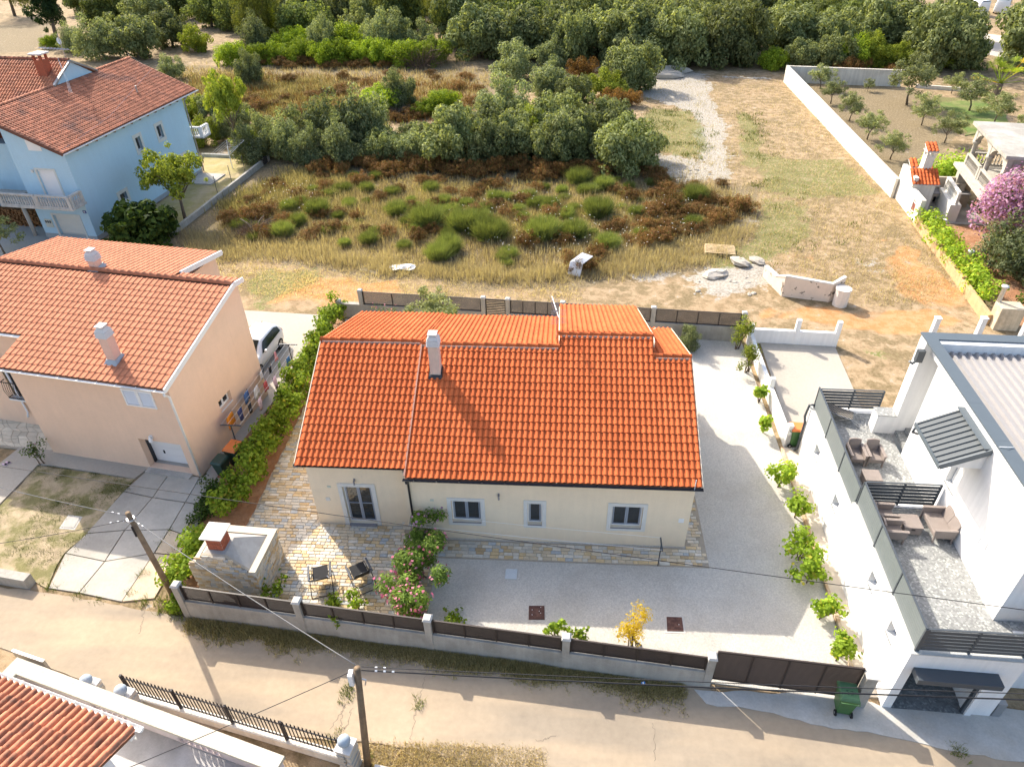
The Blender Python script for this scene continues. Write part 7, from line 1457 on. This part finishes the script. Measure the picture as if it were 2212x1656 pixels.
# upper left corner
plant('cypress', 'dark dense cypress at the upper left corner', 'tree', 'cypress_tree', G2('A', 460, 310), 4.4, 1.2); plant('pine', 'pine with bare trunk at the top left edge', 'tree', 'pine_tree', G2('A', 120, 130), 4.2, 1.4)
for i, (x, y, r, k) in enumerate(((850, 470, 3.2, 'silver'), (1130, 470, 3.6, 'oak'), (1400, 380, 3.0, 'oak'), (1600, 420, 2.2, 'yellow'), (900, 200, 3.6, 'oak_dark'), (1250, 230, 3.8, 'oak'), (1500, 150, 3.6, 'oak_dark'), (1800, 170, 3.4, 'oak_dark'), (420, 390, 1.4, 'mastic'), (620, 420, 2.2, 'silver'), (700, 110, 3.4, 'oak_dark'), (2080, 90, 3.2, 'yellow'), (1000, 60, 3.6, 'oak'))):
    plant(k, ['silvery bush left of the oak clump behind the blue house', 'largest oak of the clump behind the blue roof', 'oak at the right of clump behind the blue house', 'small yellow-green bush below the upper left oaks', 'dark tree behind the silvery bush at upper left', 'oak behind the clump at upper left', 'dark oak on the skyline side at upper left', 'dark oak right of upper left oaks', 'small bright bush by the sandy path', 'pale bush beside the cypress', 'dark tree right of the cypress', 'yellow-green tree at top edge left of the pines', 'oak at top edge, upper left'][i], 'tree', 'tree', G2('A', x, y), r, 1.15)
# ---- thicket in the middle
for i, (x, y) in enumerate([(x, 61.2+.5*sin(x)) for x in np.arange(-27.5, 7.5, 2.9)]+[(x, 64.2) for x in np.arange(-29, 5, 2.9)]): plant('silver' if x < -12 and R.random() < .75 else 'oak', 'grey-green bush in the long thicket across the field', 'bush', 'holm_oak_bush', (J(x, .9), J(y, .9)), R.uniform(1.6, 2.8), R.uniform(1.0, 1.4), 'bushes of the long thicket')
for i, (t, x, y, r, h, k) in enumerate((('C', 60, 1000, 3.0, 1.1, 'silver'), ('C', 480, 1080, 2.6, 1.1, 'oak'), ('C', 880, 1150, 2.6, 1.15, 'oak'), ('C', 620, 860, 2.2, 1.1, 'oak'), ('C', 420, 790, 2.6, 1.0, 'silver'), ('C', 130, 640, 3.0, 1.0, 'silver'), ('C', 430, 560, 2.2, 1.1, 'silver'), ('C', 680, 640, 2.0, 1.0, 'reddish'), ('C', 860, 800, 2.2, 1.0, 'yellow'), ('C', 1060, 720, 3.2, 1.15, 'oak'), ('C', 910, 860, 1.5, 1.1, 'reddish'), ('C', 1080, 850, 1.2, 1.1, 'reddish'), ('C', 1000, 1400, 2.7, 1.2, 'oak'), ('C', 250, 1200, 2.2, 1.2, 'yellow'))):
    plant(k, ['tall silvery bush at the left of the thicket end', 'grey-green bush in the middle of the thicket end', 'rounded bush at the right side of thicket end', 'small bush in the upper part of the thicket end', 'silvery bush in the upper thicket end', 'silvery bush farthest up the thicket end', 'silvery bush near the wood in the thicket end', 'reddish bush in the upper thicket end', 'yellow-green bush beside the reddish one', 'dense rounded oak bush standing out beside the gravel', 'rusty low bush at foot of dense rounded bush', 'rusty brown bush right of the thicket beside the gravel', 'large dark bush at the right front corner of thicket', 'yellowing bush between the thicket bushes'][i], 'bush', 'holm_oak_bush', G2(t, x, y), r, h)
plant('elm', 'bright young tree rising left of the thicket', 'tree', 'young_tree', G2('A', 1930, 1250), 1.9, 1.9); plant('silver', 'sparse silvery sapling in the upper meadow at left', 'tree', 'young_tree', G2('A', 2040, 680), 1.8, 1.5); plant('silver', 'small silvery bush behind the blue house corner', 'bush', 'bush', G2('A', 1400, 640), 1.7, 1.2)
for i, (x, y) in enumerate(((1650, 1180), (1800, 1130), (2050, 1260), (1700, 960), (1560, 960), (1950, 1020))): plant('silver' if i % 2 else 'yellow', 'bush beside the rear corner of the blue house', 'bush', 'bush', G2('A', x, y), R.uniform(1.5, 2.0), 1.1, 'bushes beside the blue house corner')
# upper meadow
plant('mastic', 'bright mastic bush in the middle of the brown meadow', 'bush', 'mastic_bush', G2('B', 1080, 890), 2.5, .95); plant('silver', 'silvery bush growing out of the bright mastic', 'bush', 'bush', G2('B', 1210, 880), 1.9, 1.5); plant('mastic', 'bright mastic bush right of the dead branches in meadow', 'bush', 'mastic_bush', G2('B', 1570, 900), 2.0, 1.0); plant('mastic', 'low bright mastic bush beside the dead branches', 'bush', 'mastic_bush', G2('B', 1400, 930), 1.5, .8)
for k in range(58):
    x, y = R.uniform(-100, 1850), R.uniform(600, 1010)
    if y < 760 and x < 900 and R.random() < .7: continue
    plant('heath', 'rusty brown heath shrub in the upper meadow', 'shrub', 'heath_shrub', G2('B', x, y), R.uniform(.8, 1.4), R.uniform(.55, .8), 'heath shrubs of the upper meadow')
for k in range(34): plant('heath', 'rusty heath shrub along the foot of the wood', 'shrub', 'heath_shrub', G2('B', 50+k*36+R.uniform(-20, 20), R.uniform(500, 560)), R.uniform(.9, 1.5), R.uniform(.6, .9), 'heath shrubs at the foot of the wood')
for k in range(9): plant('heath', 'rusty heath shrub behind the orchard wall', 'shrub', 'heath_shrub', G2('D', (20, 240, 330, 540, 740, 760, 1050, 1100, 700)[k], (530, 540, 560, 560, 590, 560, 610, 580, 600)[k]), R.uniform(1.0, 1.9), 1.0, 'heath shrubs behind the orchard wall')
# ---- scrub field between thicket and track: broom and heath
FIELD = [(475, 470), (640, 372), (900, 378), (1110, 388), (1395, 385), (1560, 400), (1625, 450), (1560, 490), (1480, 520), (1290, 600), (1130, 585), (900, 555), (640, 535), (520, 545)]
def GD(x, y): d = ray(x, y); q = CC+d*(-CAM_H/d[2]); return float(q[0]), float(q[1])
n = 0
while n < 300:
    x, y = R.uniform(470, 1630), R.uniform(372, 590)
    if not inside(x, y, FIELD): continue
    n += 1
    hp = .88 if (y < 410 or x > 1390) else (.62 if x < 700 else (.42 if y > 420 and x < 1330 else .6))
    if y > 520 and R.random() < .8: continue
    if R.random() < hp: plant('heath', 'rusty heath shrub in the scrub field behind the houses', 'shrub', 'heath_shrub', GD(x, y), R.uniform(.55, 1.05), R.uniform(.65, .95), 'heath shrubs of the scrub field')
    else: plant('broom', 'spiky green broom bush in the scrub field', 'shrub', 'broom_bush', GD(x, y), R.uniform(.3, .75), R.uniform(.75, 1.1), 'broom bushes of the scrub field')
for i, (t, x, y, r) in enumerate((('F', 1440, 290, 1.6), ('F', 1740, 330, 1.7), ('F', 1850, 330, 1.5), ('F', 1960, 400, 1.6), ('F', 1540, 560, 1.2), ('F', 1620, 500, 1.2), ('F', 560, 190, 1.2), ('G', 370, 390, 1.6), ('G', 620, 380, 1.3), ('G', 820, 210, 1.5), ('G', 890, 470, 1.1), ('C', 660, 1490, 1.4), ('C', 860, 1530, 1.1), ('C', 1600, 1620, 1.3), ('F', 280, 370, 1.1), ('F', 1200, 200, 1.1))):
    plant('broom', 'large round green broom bush standing out in the scrub field', 'shrub', 'broom_bush', G2(t, x, y), r*.8, 1.0, 'large broom bushes of the scrub field')
for i, (t, x, y, r) in enumerate((('G', 690, 650, 1.5), ('G', 1300, 420, 1.5), ('G', 1280, 230, 1.7), ('G', 1420, 190, 1.6), ('G', 1800, 250, 1.4), ('G', 1960, 170, 1.6), ('G', 1200, 330, 1.2), ('E', 2000, 240, 1.4), ('F', 100, 220, 1.7))): plant('heath', 'large dark brown heath shrub in the scrub field', 'shrub', 'heath_shrub', G2(t, x, y), r*.75, .9, 'large heath shrubs of the scrub field')
for k in range(46): plant('heath', 'rusty heath shrub in the dark band at the foot of the thicket', 'shrub', 'heath_shrub', G2('B', 560+k*61+R.uniform(-25, 25), 1365+R.uniform(-25, 60)+(30 if k > 26 else 0)), R.uniform(.8, 1.35), R.uniform(.8, 1.1), 'heath shrubs at the foot of the thicket')
# ---- dry grass
def grass(name, label, pts, hgt, w, mat, seed, per=6, rad=.14, parent=None, spread=.45):
    """tufts of blades at ground points, one mass"""
    r = np.random.RandomState(seed); P = np.repeat(np.array(pts, float)[:, :2], per, 0); n = len(P); P = np.concatenate([P+r.normal(0, rad, (n, 2)), np.full((n, 1), .0)], 1)
    h = hgt*(.5+.8*r.rand(n, 1))*(.45+1.1*vnoise(P[:, 0], P[:, 1], 1.7, seed)[:, None]); a = r.rand(n)*2*pi; t = np.abs(r.normal(0, spread, n)); D = np.stack([np.sin(t)*np.cos(a), np.sin(t)*np.sin(a), np.cos(t)], 1); S = np.stack([-np.sin(a), np.cos(a), 0*a], 1)*w*.5*(.6+.8*r.rand(n, 1))
    V = np.stack([P-S, P+S, P+D*h], 1).reshape(-1, 3); me = mesh_np(name, V, np.arange(3*n).reshape(-1, 3)); o = link(name, me, LM[mat]); return tag(o, label, kind='stuff')
def scatter(poly_px, n, seed, dens=None):
    r = np.random.RandomState(seed); xs = [p[0] for p in poly_px]; ys = [p[1] for p in poly_px]; out = []
    while len(out) < n:
        x = r.uniform(min(xs), max(xs), 4000); y = r.uniform(min(ys), max(ys), 4000); k = inside(x, y, poly_px)
        for a, b in zip(x[k]+r.normal(0, 12, k.sum()), y[k]+r.normal(0, 7, k.sum())): out.append(GD(a, b))
    return out[:n]
grass('dry_grass', 'tall dry grass between the shrubs of the scrub field', scatter(FIELD+[(500, 600)], 9000, 1), .5, .03, 'dry', 1)
grass('dry_grass', 'straw-coloured grass along the edge of the scrub', scatter([(400, 500), (560, 520), (900, 560), (1130, 590), (1300, 560), (1500, 500), (1640, 480), (1560, 560), (1400, 590), (1250, 600), (1100, 612), (820, 590), (640, 560), (470, 560), (395, 535)], 6500, 2), .45, .028, 'straw', 2)
grass('dry_grass', 'dry grass of the upper meadow', scatter([(370, 150), (900, 145), (1060, 160), (1030, 230), (800, 262), (560, 250), (420, 200)], 5000, 3), .45, .045, 'dry', 3, 5, .25)
grass('dry_grass', 'dry stubble on the right-hand field', scatter([(1400, 170), (1690, 170), (1930, 420), (2100, 640), (1900, 660), (1640, 560), (1560, 400), (1400, 380)], 7000, 4), .16, .03, 'straw', 4, 5, .3)
grass('field_weeds', 'low green weeds scattered on the fields', [q for z in (scatter([(1395, 225), (1500, 240), (1540, 300), (1500, 350), (1395, 330)], 420, 5), scatter([(1590, 235), (1640, 240), (1680, 420), (1620, 400)], 200, 6), scatter([(1650, 400), (1850, 430), (1870, 560), (1660, 600)], 160, 7)) for q in z if vnoise(q[0], q[1], 1.6, 9) > .5], .22, .05, 'lawn', 5, 12, .22, spread=.8)
grass('dry_grass', 'stubble and straw on the trackside ground', scatter([(470, 560), (760, 590), (1100, 625), (1250, 610), (1240, 650), (900, 640), (560, 640), (480, 610)], 2600, 8), .12, .03, 'straw', 8, 5, .2)
grass('meadow_scrub', 'low brown-green scrub covering the upper meadow', scatter([(400, 160), (900, 175), (1040, 185), (1010, 250), (800, 268), (560, 255), (430, 215)], 5200, 31), .5, .07, 'heath', 31, 5, .3, spread=.7)
grass('meadow_scrub', 'olive-green low scrub in the left part of upper meadow', scatter([(400, 165), (700, 175), (760, 215), (700, 250), (540, 250), (430, 210)], 3600, 32), .55, .07, 'weed', 32, 5, .3, spread=.7)
grass('meadow_scrub', 'pale dry undergrowth between the shrubs of the scrub field', scatter(FIELD, 5200, 33), .5, .035, 'straw', 33, 5, .25, spread=.6)
grass('meadow_scrub', 'green undergrowth left of the scrub field', scatter([(480, 440), (640, 372), (760, 380), (740, 430), (600, 470), (500, 490)], 3000, 34), .5, .06, 'weed', 34, 5, .25, spread=.7)
grass('meadow_scrub', 'grey-green weeds between the shrubs of the scrub field', scatter([(620, 400), (1100, 395), (1380, 400), (1350, 480), (1150, 520), (850, 510), (640, 480)], 3200, 35), .45, .045, 'weed', 35, 5, .25, spread=.7)
def white_heads():
    P = np.array(scatter([(1000, 430), (1300, 440), (1500, 440), (1520, 520), (1300, 560), (1100, 560), (980, 520)], 230, 9)+scatter([(560, 410), (700, 410), (690, 470), (570, 470)], 40, 10)); r = np.random.RandomState(1); n = len(P); h = .45+.5*r.rand(n)
    C = np.concatenate([P, h[:, None]], 1); V, F = quads(C, np.tile([0, -.3, .95], (n, 1)), np.tile([1., 0, 0], (n, 1)), np.full(n, .075), np.full(n, .07)); o = link('wild_carrot_flowers', mesh_np('wild_carrot_flowers', V, F), LM['white']); tag(o, 'white wild carrot flower heads dotted over the scrub', kind='stuff')
white_heads()
vp = []; r = np.random.RandomState(14)
for k in range(5200):
    u = r.uniform(.2, 17.4); wdt = .38+.3*abs(sin(u*1.1))+(.35 if u > 15.5 else 0); vp.append(FF.p(u, -.05-abs(r.normal(0, .4))*wdt)[:2])
grass('roadside_weeds', 'matted brown-green weeds along the street wall', vp, .17, .026, 'weed', 15, 11, .08, spread=1.0)
grass('roadside_weeds', 'dry straw matted among the weeds along the street wall', vp[::3], .14, .022, 'straw', 19, 8, .1, spread=1.1)
grass('lawn_tufts', 'green grass tufts on the worn lawn', [q for q in (G2('I', x, y) for x, y in zip(np.random.RandomState(4).uniform(-150, 1050, 900), np.random.RandomState(5).uniform(700, 1560, 900))) if inside(q[0], q[1], [G2('I',310,690), G2('I',1090,800), G2('I',690,1260), G2('M',385,215), G2('M',0,80), G2('I',-300,1300)]) and vnoise(q[0], q[1], .9, 3) > .48], .12, .022, 'lawn', 16, 34, .12, spread=.8)
tw = [G2('M', 390, 205), G2('M', 640, 265), G2('M', 800, 310), G2('M', 1150, 330), G2('M', 1300, 380), G2('M', 1050, 250), G2('M', 1150, 90), G2('I', 1310, 1310), G2('I', 1340, 1260), G2('I', 1370, 1220), G2('N', 800, 1050), G2('N', 790, 1110), G2('N', 820, 1000), G2('N', 1370, 1150), G2('N', 690, 1410), G2('N', 950, 1600), G2('P', 1630, 1550), G2('P', 1570, 1535), G2('I', 1410, 1380), G2('M', 1420, 330), G2('M', 1360, 400), G2('M', 1330, 300), G2('M', 1400, 400), G2('M', 1450, 440)]
r = np.random.RandomState(6); grass('crack_weeds', 'green weeds growing in pavement cracks and verges', [(q[0]+r.normal(0, .13), q[1]+r.normal(0, .13)) for q in tw for k in range(9)], .15, .02, 'lawn', 17, 10, .06, spread=.7)
grass('verge_grass', 'dry verge grass along the bottom edge of the lane', [G2('N', x, y) for x, y in zip(r.uniform(960, 2400, 1500), r.uniform(1470, 1680, 1500)) if y > 1440+.055*(x-960)], .08, .02, 'straw', 18, 8, .08, spread=.8)
# ---- dead brushwood
def brush(label, xy, R0, n, H):
    o = thing('brushwood', label, 'brushwood', (*xy, 0)); V, F = blades(n, R0, H, .035, int(R0*100), 1.0, .5, .3); V = V+np.array([0, 0, .05]); ob = link('twigs', mesh_np('twigs', V, F), LM['dead'], o); m = MB(); R_ = random.Random(4)
    for k in range(7): a = R_.uniform(0, 6.28); m.tube([(xy[0], xy[1], .2), (xy[0]+R0*.5*cos(a), xy[1]+R0*.5*sin(a), H*.6), (xy[0]+R0*cos(a), xy[1]+R0*sin(a), H*.7)], [.06, .045, .02], 5)
    m.build('branch', M_BARK, o)
brush('large heap of dead branches below the dark pine', G2('B', 1400, 540), 3.2, 700, 3.4); brush('small heap of bleached twigs in the brown meadow', G2('B', 1210, 930), 1.5, 350, 1.0); brush('heap of grey twigs at the left edge of scrub', G2('F', 60, 360), 1.7, 500, 1.1)
# ---- orchard olive trees
OL = [('D', 480, 720, 2.1, 'olive tree standing right before the orchard rear wall'), ('D', 565, 840, 2.0, 'thin-trunked olive tree second from orchard corner'), ('D', 715, 980, 2.1, 'olive tree third down along the long wall'), ('D', 860, 1130, 2.1, 'olive tree fourth down along the long wall'), ('D', 1045, 1290, 1.9, 'upright olive tree nearest the outdoor kitchen'), ('D', 1180, 850, 3.7, 'largest olive tree with many stems in the orchard'), ('D', 1300, 1015, 2.2, 'olive tree below the largest one'), ('D', 1485, 1155, 2.1, 'olive tree nearest the arcaded villa'), ('D', 1685, 900, 2.7, 'olive tree on the green lawn near white wall'), ('D', 1880, 1010, 2.5, 'silvery olive tree above the villa roof'), ('D', 865, 740, 1.0, 'tiny olive sapling before the orchard rear wall'), ('D', 1540, 760, 1.7, 'pale olive tree at the end of the rear wall'), ('D', 2120, 1100, 1.8, 'small olive tree at right edge by the white wall')]
for t, x, y, r_, lb in OL: plant('olive', lb, 'tree', 'olive_tree', G2(t, x, y), r_*.72, .85)
# palm
pp_ = G2('D', 1900, 770); pm_ = thing('palm', 'fan palm with yellowing leaves at the white wall', 'palm', (*pp_, 0)); m = MB(); m.tube([(*pp_, 0), (pp_[0], pp_[1], 1.2)], [.4, .35], 10); m.build('trunk', M_BARK, pm_)
R_ = random.Random(6); V = []; 
for k in range(20):
    a = k*2.4; e = R_.uniform(.1, 1.2); c = np.array([pp_[0], pp_[1], 1.2]); d = np.array([cos(a)*cos(e), sin(a)*cos(e), sin(e)]); L_ = R_.uniform(1.8, 2.6); h = c+d*L_; m = MB(); m.tube([c, h], [.04, .02], 5); sx = np.cross(d, (0, 0, 1)); sx /= np.linalg.norm(sx)
    for j in range(13): b = -1.3+2.6*j/12; q = d*cos(b)+sx*sin(b); e_ = h+q*R_.uniform(1.0, 1.35)-np.array([0, 0, .25]); w_ = np.cross(q, d+np.array([.01, 0, 0])); w_ = np.array([0, 0, 1.0])*.09; m.quad(h, h+q*.6+sx*.05, e_, h+q*.6-sx*.05)
    m.build('frond', LM['lime'] if k % 9 else LM['gold'], pm_)
# ---- planting round the houses
plant('fig', 'dark broad-leaved fig bush at the blue house corner', 'bush', 'fig_bush', G2('E', 1180, 440), 2.4, .95); plant('elm', 'feathery yellow-green tree beside the blue side wall', 'tree', 'feathery_tree', G2('E', 1500, 250), 2.5, 1.05)
plant('olive', 'small olive tree at the left edge above peach roof', 'tree', 'olive_tree', G2('E', 40, 520), 1.5, .9)
def climber(name, label, cat, line, height, width, n, leaf, size, asp=.85, group=None, seed=1, flowers=None, stems=6, z0=.15, bulge=.35):
    """leafy mass along a ground line with stems; size per leaf"""
    r_ = np.random.RandomState(seed); line = [np.array(p, float) for p in line]; L_ = [np.linalg.norm(b-a) for a, b in zip(line[:-1], line[1:])]; tot = sum(L_); C = []
    o = thing(name, label, cat, (*line[0], 0), 0, group); k = max(4, int(tot/.3)+4)
    for i in range(k):
        t = (i+.5)/k*tot; j = 0
        while j < len(L_)-1 and t > L_[j]: t -= L_[j]; j += 1
        p = line[j]+(line[j+1]-line[j])*t/L_[j]
        for q in range(3): h = r_.uniform(.25, 1.0); C.append((p[0]+r_.normal(0, width*.28), p[1]+r_.normal(0, width*.28), z0+(height-z0)*h*.85, width*r_.uniform(.28, .45)))
    parts = [cloud(C, n, size, asp, seed, .5, bulge, -.2)]; V, F = quads(*parts[0]); inv = np.array(MW[o.name].inverted()); V = V+inv[:3, 3]; link('foliage', mesh_np('foliage', V, F), LM[leaf], o)
    if flowers: 
        P, N, T, Ls, Ws = cloud([(c[0], c[1], c[2]+.05, c[3]*1.1) for c in C], flowers[1], flowers[2], .8, seed+9, .6, .95); V, F = quads(P, N, T, Ls, Ws); tag(link('flowers', mesh_np('flowers', V+inv[:3, 3], F), LM[flowers[0]], o), kind='stuff')
    for s in range(stems):
        c = C[r_.randint(len(C))]; j = r_.randint(len(line)-1) if len(line) > 1 else 0; b = line[j]+(line[j+1]-line[j])*r_.rand(); m = MB(); m.tube([(b[0], b[1], 0), (b[0]*.6+c[0]*.4, b[1]*.6+c[1]*.4, c[2]*.5), (c[0], c[1], c[2])], [.028, .022, .01], 5); m.build('stem', M_BARK, o, True)
    return o
climber('vine_hedge', 'long bright green vine hedge between peach and cream house plots', 'hedge', [(-13.35, 18.6), (-12.95, 20.8), (-12.8, 23), (-12.75, 28), (-12.75, 31.5), (-12.75, 34.6)], 1.75, .95, 15000, 'vine', .145, seed=3, stems=22)
climber('vine_bush', 'green bush between drive and stone barbecue', 'bush', [(-13.75, 15.1), (-13.55, 16.4), (-13.6, 17.6)], 1.3, .9, 2300, 'vine', .13, seed=4); climber('ivy_ground', 'low dark ivy along the drive edge under the hedge', 'ivy', [(-14.5, 18.5), (-14.55, 20.7)], .4, .7, 1500, 'fig', .1, seed=5, stems=2); climber('ivy_ground', 'dark low shrubs between side path and vine hedge', 'ivy', [(-13.75, 22.6), (-13.5, 25), (-13.35, 28)], .45, .5, 1800, 'fig', .09, seed=6, stems=2)
climber('vine_bush', 'green weeds and vine at the foot of leaning pole', 'bush', [(-13.5, 14.35), (-13.2, 14.75)], .6, .5, 700, 'vine', .1, seed=7, stems=2)
for i, (t, x, y, h, w_, n_, lb) in enumerate((('J', 1440, 1360, 2.1, .75, 2400, 'mauve-flowered oleander against the cream wall downpipe'), ('N', 1385, 150, 2.1, 1.05, 5600, 'large pink oleander in the middle of the row'), ('N', 1330, 420, 1.6, 1.0, 4200, 'lower pink oleander nearest the street fence'))):
    p = np.array(G2(t, x, y)); climber('oleander', lb, 'oleander', [p+[-.25, -.1], p+[.25, .15]], h, w_, n_, 'ole', .2, .22, None, 11+i, ('pink' if i else 'boug', 110+110*i, .12), 7, .1, .25)
VP = [('L', 150, 870, 1.45, .95, 'bushy leafy plant on the gravel edge, farthest of lower row'), ('L', 285, 1120, 1.4, .85, 'yellow-green vine second in the row beside kerb'), ('L', 320, 1460, 1.5, 1.2, 'fullest green bush in the row along the kerb'), ('L', 385, 1640, 1.3, 1.0, 'sprawling vine below the fullest bush at kerb'), ('P', 490, 480, 1.2, .85, 'vine with trailing shoots second from the gate'), ('P', 625, 800, 1.25, .85, 'vine nearest the gate beside the kerb'), ('L', 20, 450, 1.2, .6, 'slim vine on the gravel opposite the orange-lidded bin'), ('L', -5, 190, 1.0, .55, 'small vine above the slim one by white wall')]
for i, (t, x, y, h, w_, lb) in enumerate(VP):
    p = np.array(G2(t, x, y)); p[0] = min(p[0], 9.95+.03*i); climber('grapevine', lb, 'vine', [p+[-.08, 0], p+[.08, .3]], h*.92, w_*.82, 520 if w_ < .9 else 760, 'vine', .14, .85, None, 30+i, None, 4, .35, .2)
for i, (t, x, y, h, w_, lb) in enumerate((('N', 210, 290, .8, .6, 'small vine at the fence beside the barbecue'), ('N', 690, 400, .75, .5, 'vine sprawling over the fence near left chair'), ('N', 860, 385, .8, .4, 'small vine at fence between chairs and oleander'), ('N', 1660, 490, .28, .5, 'bright low weed clump inside the fence right of oleander'), ('O', 460, 600, .7, .4, 'thin vine shoots left of the fence post'), ('O', 655, 640, .55, .35, 'thin vine shoots right of the fence post'))):
    p = np.array(G2(t, x, y)); climber('fence_vine', lb, 'vine', [p+[-.15, 0.05], p+[.2, .05]], h, w_, 170 if h < .7 else 230, 'vine', .12, .85, None, 50+i, None, 3, .1, .1)
p = np.array(G2('N', 700, 470, .9)); climber('fence_vine', 'vine shoot hanging over the street side of fence', 'vine', [p+[-.05, -.02], p+[.08, -.02]], 1.25, .3, 90, 'vine', .12, .85, None, 61, None, 2, .55, .1)
p = np.array(G2('O', 1100, 690)); o = climber('pomegranate', 'small yellow-leaved pomegranate tree inside the street fence', 'tree', [p+[-.25, 0], p+[.3, .1]], 1.5, .72, 1700, 'gold', .075, .5, None, 63, None, 9, .45, .1); 
for i, (t, x, y, r_, h, k, lb) in enumerate((('G', 1525, 1285, .75, 1.4, 'silver', 'small grey-green olive bush behind the house corner'),)): plant(k, lb, 'tree', 'young_tree', G2(t, x, y), r_, h)
for i, (t, x, y, h, w_, lb) in enumerate((('G', 1945, 1290, 2.1, .85, 'upright bright green shrub at the rear gravel corner'), ('G', 2015, 1480, 1.8, .8, 'loose green shrub beside the white boundary wall'))): p = np.array(G2(t, x, y)); climber('young_shrub', lb, 'shrub', [p+[-.15, 0], p+[.15, .1]], h, w_, 1500, 'yel', .1, .5, None, 90+i, None, 7, .25, .15)
p = (-6.6, 31.6); plant('olive', 'grey olive tree rising behind the cream house roof', 'tree', 'olive_tree', p, 1.7, .95); p = np.array([-9.7, 33.2]); climber('rose_bush', 'pink rose bush at the left end of rear fence', 'rose', [p+[-.5, 0], p+[.6, 0]], 1.7, .8, 600, 'ole', .09, .5, None, 71, ('pink', 60, .08), 4)
p = np.array(G2('I', 345, 690)); climber('rose_bush', 'dark rose bush at the corner of the house path', 'rose', [p+[-.1, 0], p+[.1, .1]], 1.5, .55, 420, 'fig', .09, .6, None, 73, ('boug', 4, .08), 4, .2)
# right-hand gardens
climber('vine_row', 'green vines spilling along the low ochre wall', 'vines', [(26.1, 48.8), (25.7, 45), (25.4, 41), (25.3, 37.5)], 1.35, 1.25, 5200, 'vine', .16, seed=80, stems=12)
p = np.array([30.4, 55.0]); climber('pergola_vine', 'dense bright green vine over the outdoor kitchen', 'vine', [p+[-1.6, -.4], p+[1.6, .6]], 2.7, 2.4, 3600, 'vine', .2, seed=81, stems=6, z0=.9)
bpos = np.array([28.6, 45.0]); climber('bougainvillea', 'huge mauve bougainvillea before the arcaded villa', 'bougainvillea', [bpos+[-.6, -.6], bpos+[4.6, 1.4]], 4.9, 3.0, 2600, 'fig', .14, seed=82, flowers=('boug', 12500, .17), stems=8, z0=1.8)
for i, (x, y, r_, h) in enumerate(((28.6, 41.4, 2.3, 1.05), (31.5, 41.0, 2.4, 1.1), (30.2, 38.8, 2.0, 1.0), (33.5, 42.5, 2.6, 1.3))): plant('oak' if i % 2 else 'silver', ['grey-green bush below the bougainvillea, left', 'dark bush below the bougainvillea, right', 'nearest grey-green bush in the villa garden', 'dark tree at the right edge below bougainvillea'][i], 'bush', 'garden_bush', (x, y), r_, h)
climber('citrus_bush', 'leafy bush beside the broad pillar at right edge', 'bush', [(27.2, 36.6), (28.6, 37.2)], 1.7, 1.1, 1100, 'fig', .16, seed=85); sheet('villa_soil', [(25.6, 35.2), (36, 34.6), (36, 48.5), (26.2, 48.6)], .03, M_REDSOIL, 'red garden soil behind the vine wall')

# ---- labels for things in rows: their place from the left
ORD = 'first second third fourth fifth sixth seventh eighth ninth tenth eleventh twelfth thirteenth fourteenth fifteenth sixteenth seventeenth eighteenth nineteenth twentieth twenty-first twenty-second twenty-third twenty-fourth twenty-fifth twenty-sixth'.split()
def number_row(group):
    os_ = [o for o in COL.objects if o.get('group') == group and o.parent is None]
    def px(o): d = np.array(o.location)-CC; return (d@RT)/(d@FW)
    os_.sort(key=px)
    if len(os_) <= len(ORD):
        for i, o in enumerate(os_): o['label'] = o['label']+', '+ORD[i]+' from left'
for g_ in ('bright bushes at the foot of the wood', 'second row of bushes below the wood', 'holm oaks in the front row of the upper wood', 'bushes behind the orchard wall', 'dense oaks above the orchard', 'bushes of the long thicket', 'bushes beside the blue house corner', 'stakes on the yard wall', 'large broom bushes of the scrub field', 'large heath shrubs of the scrub field', 'heath shrubs behind the orchard wall'): number_row(g_)
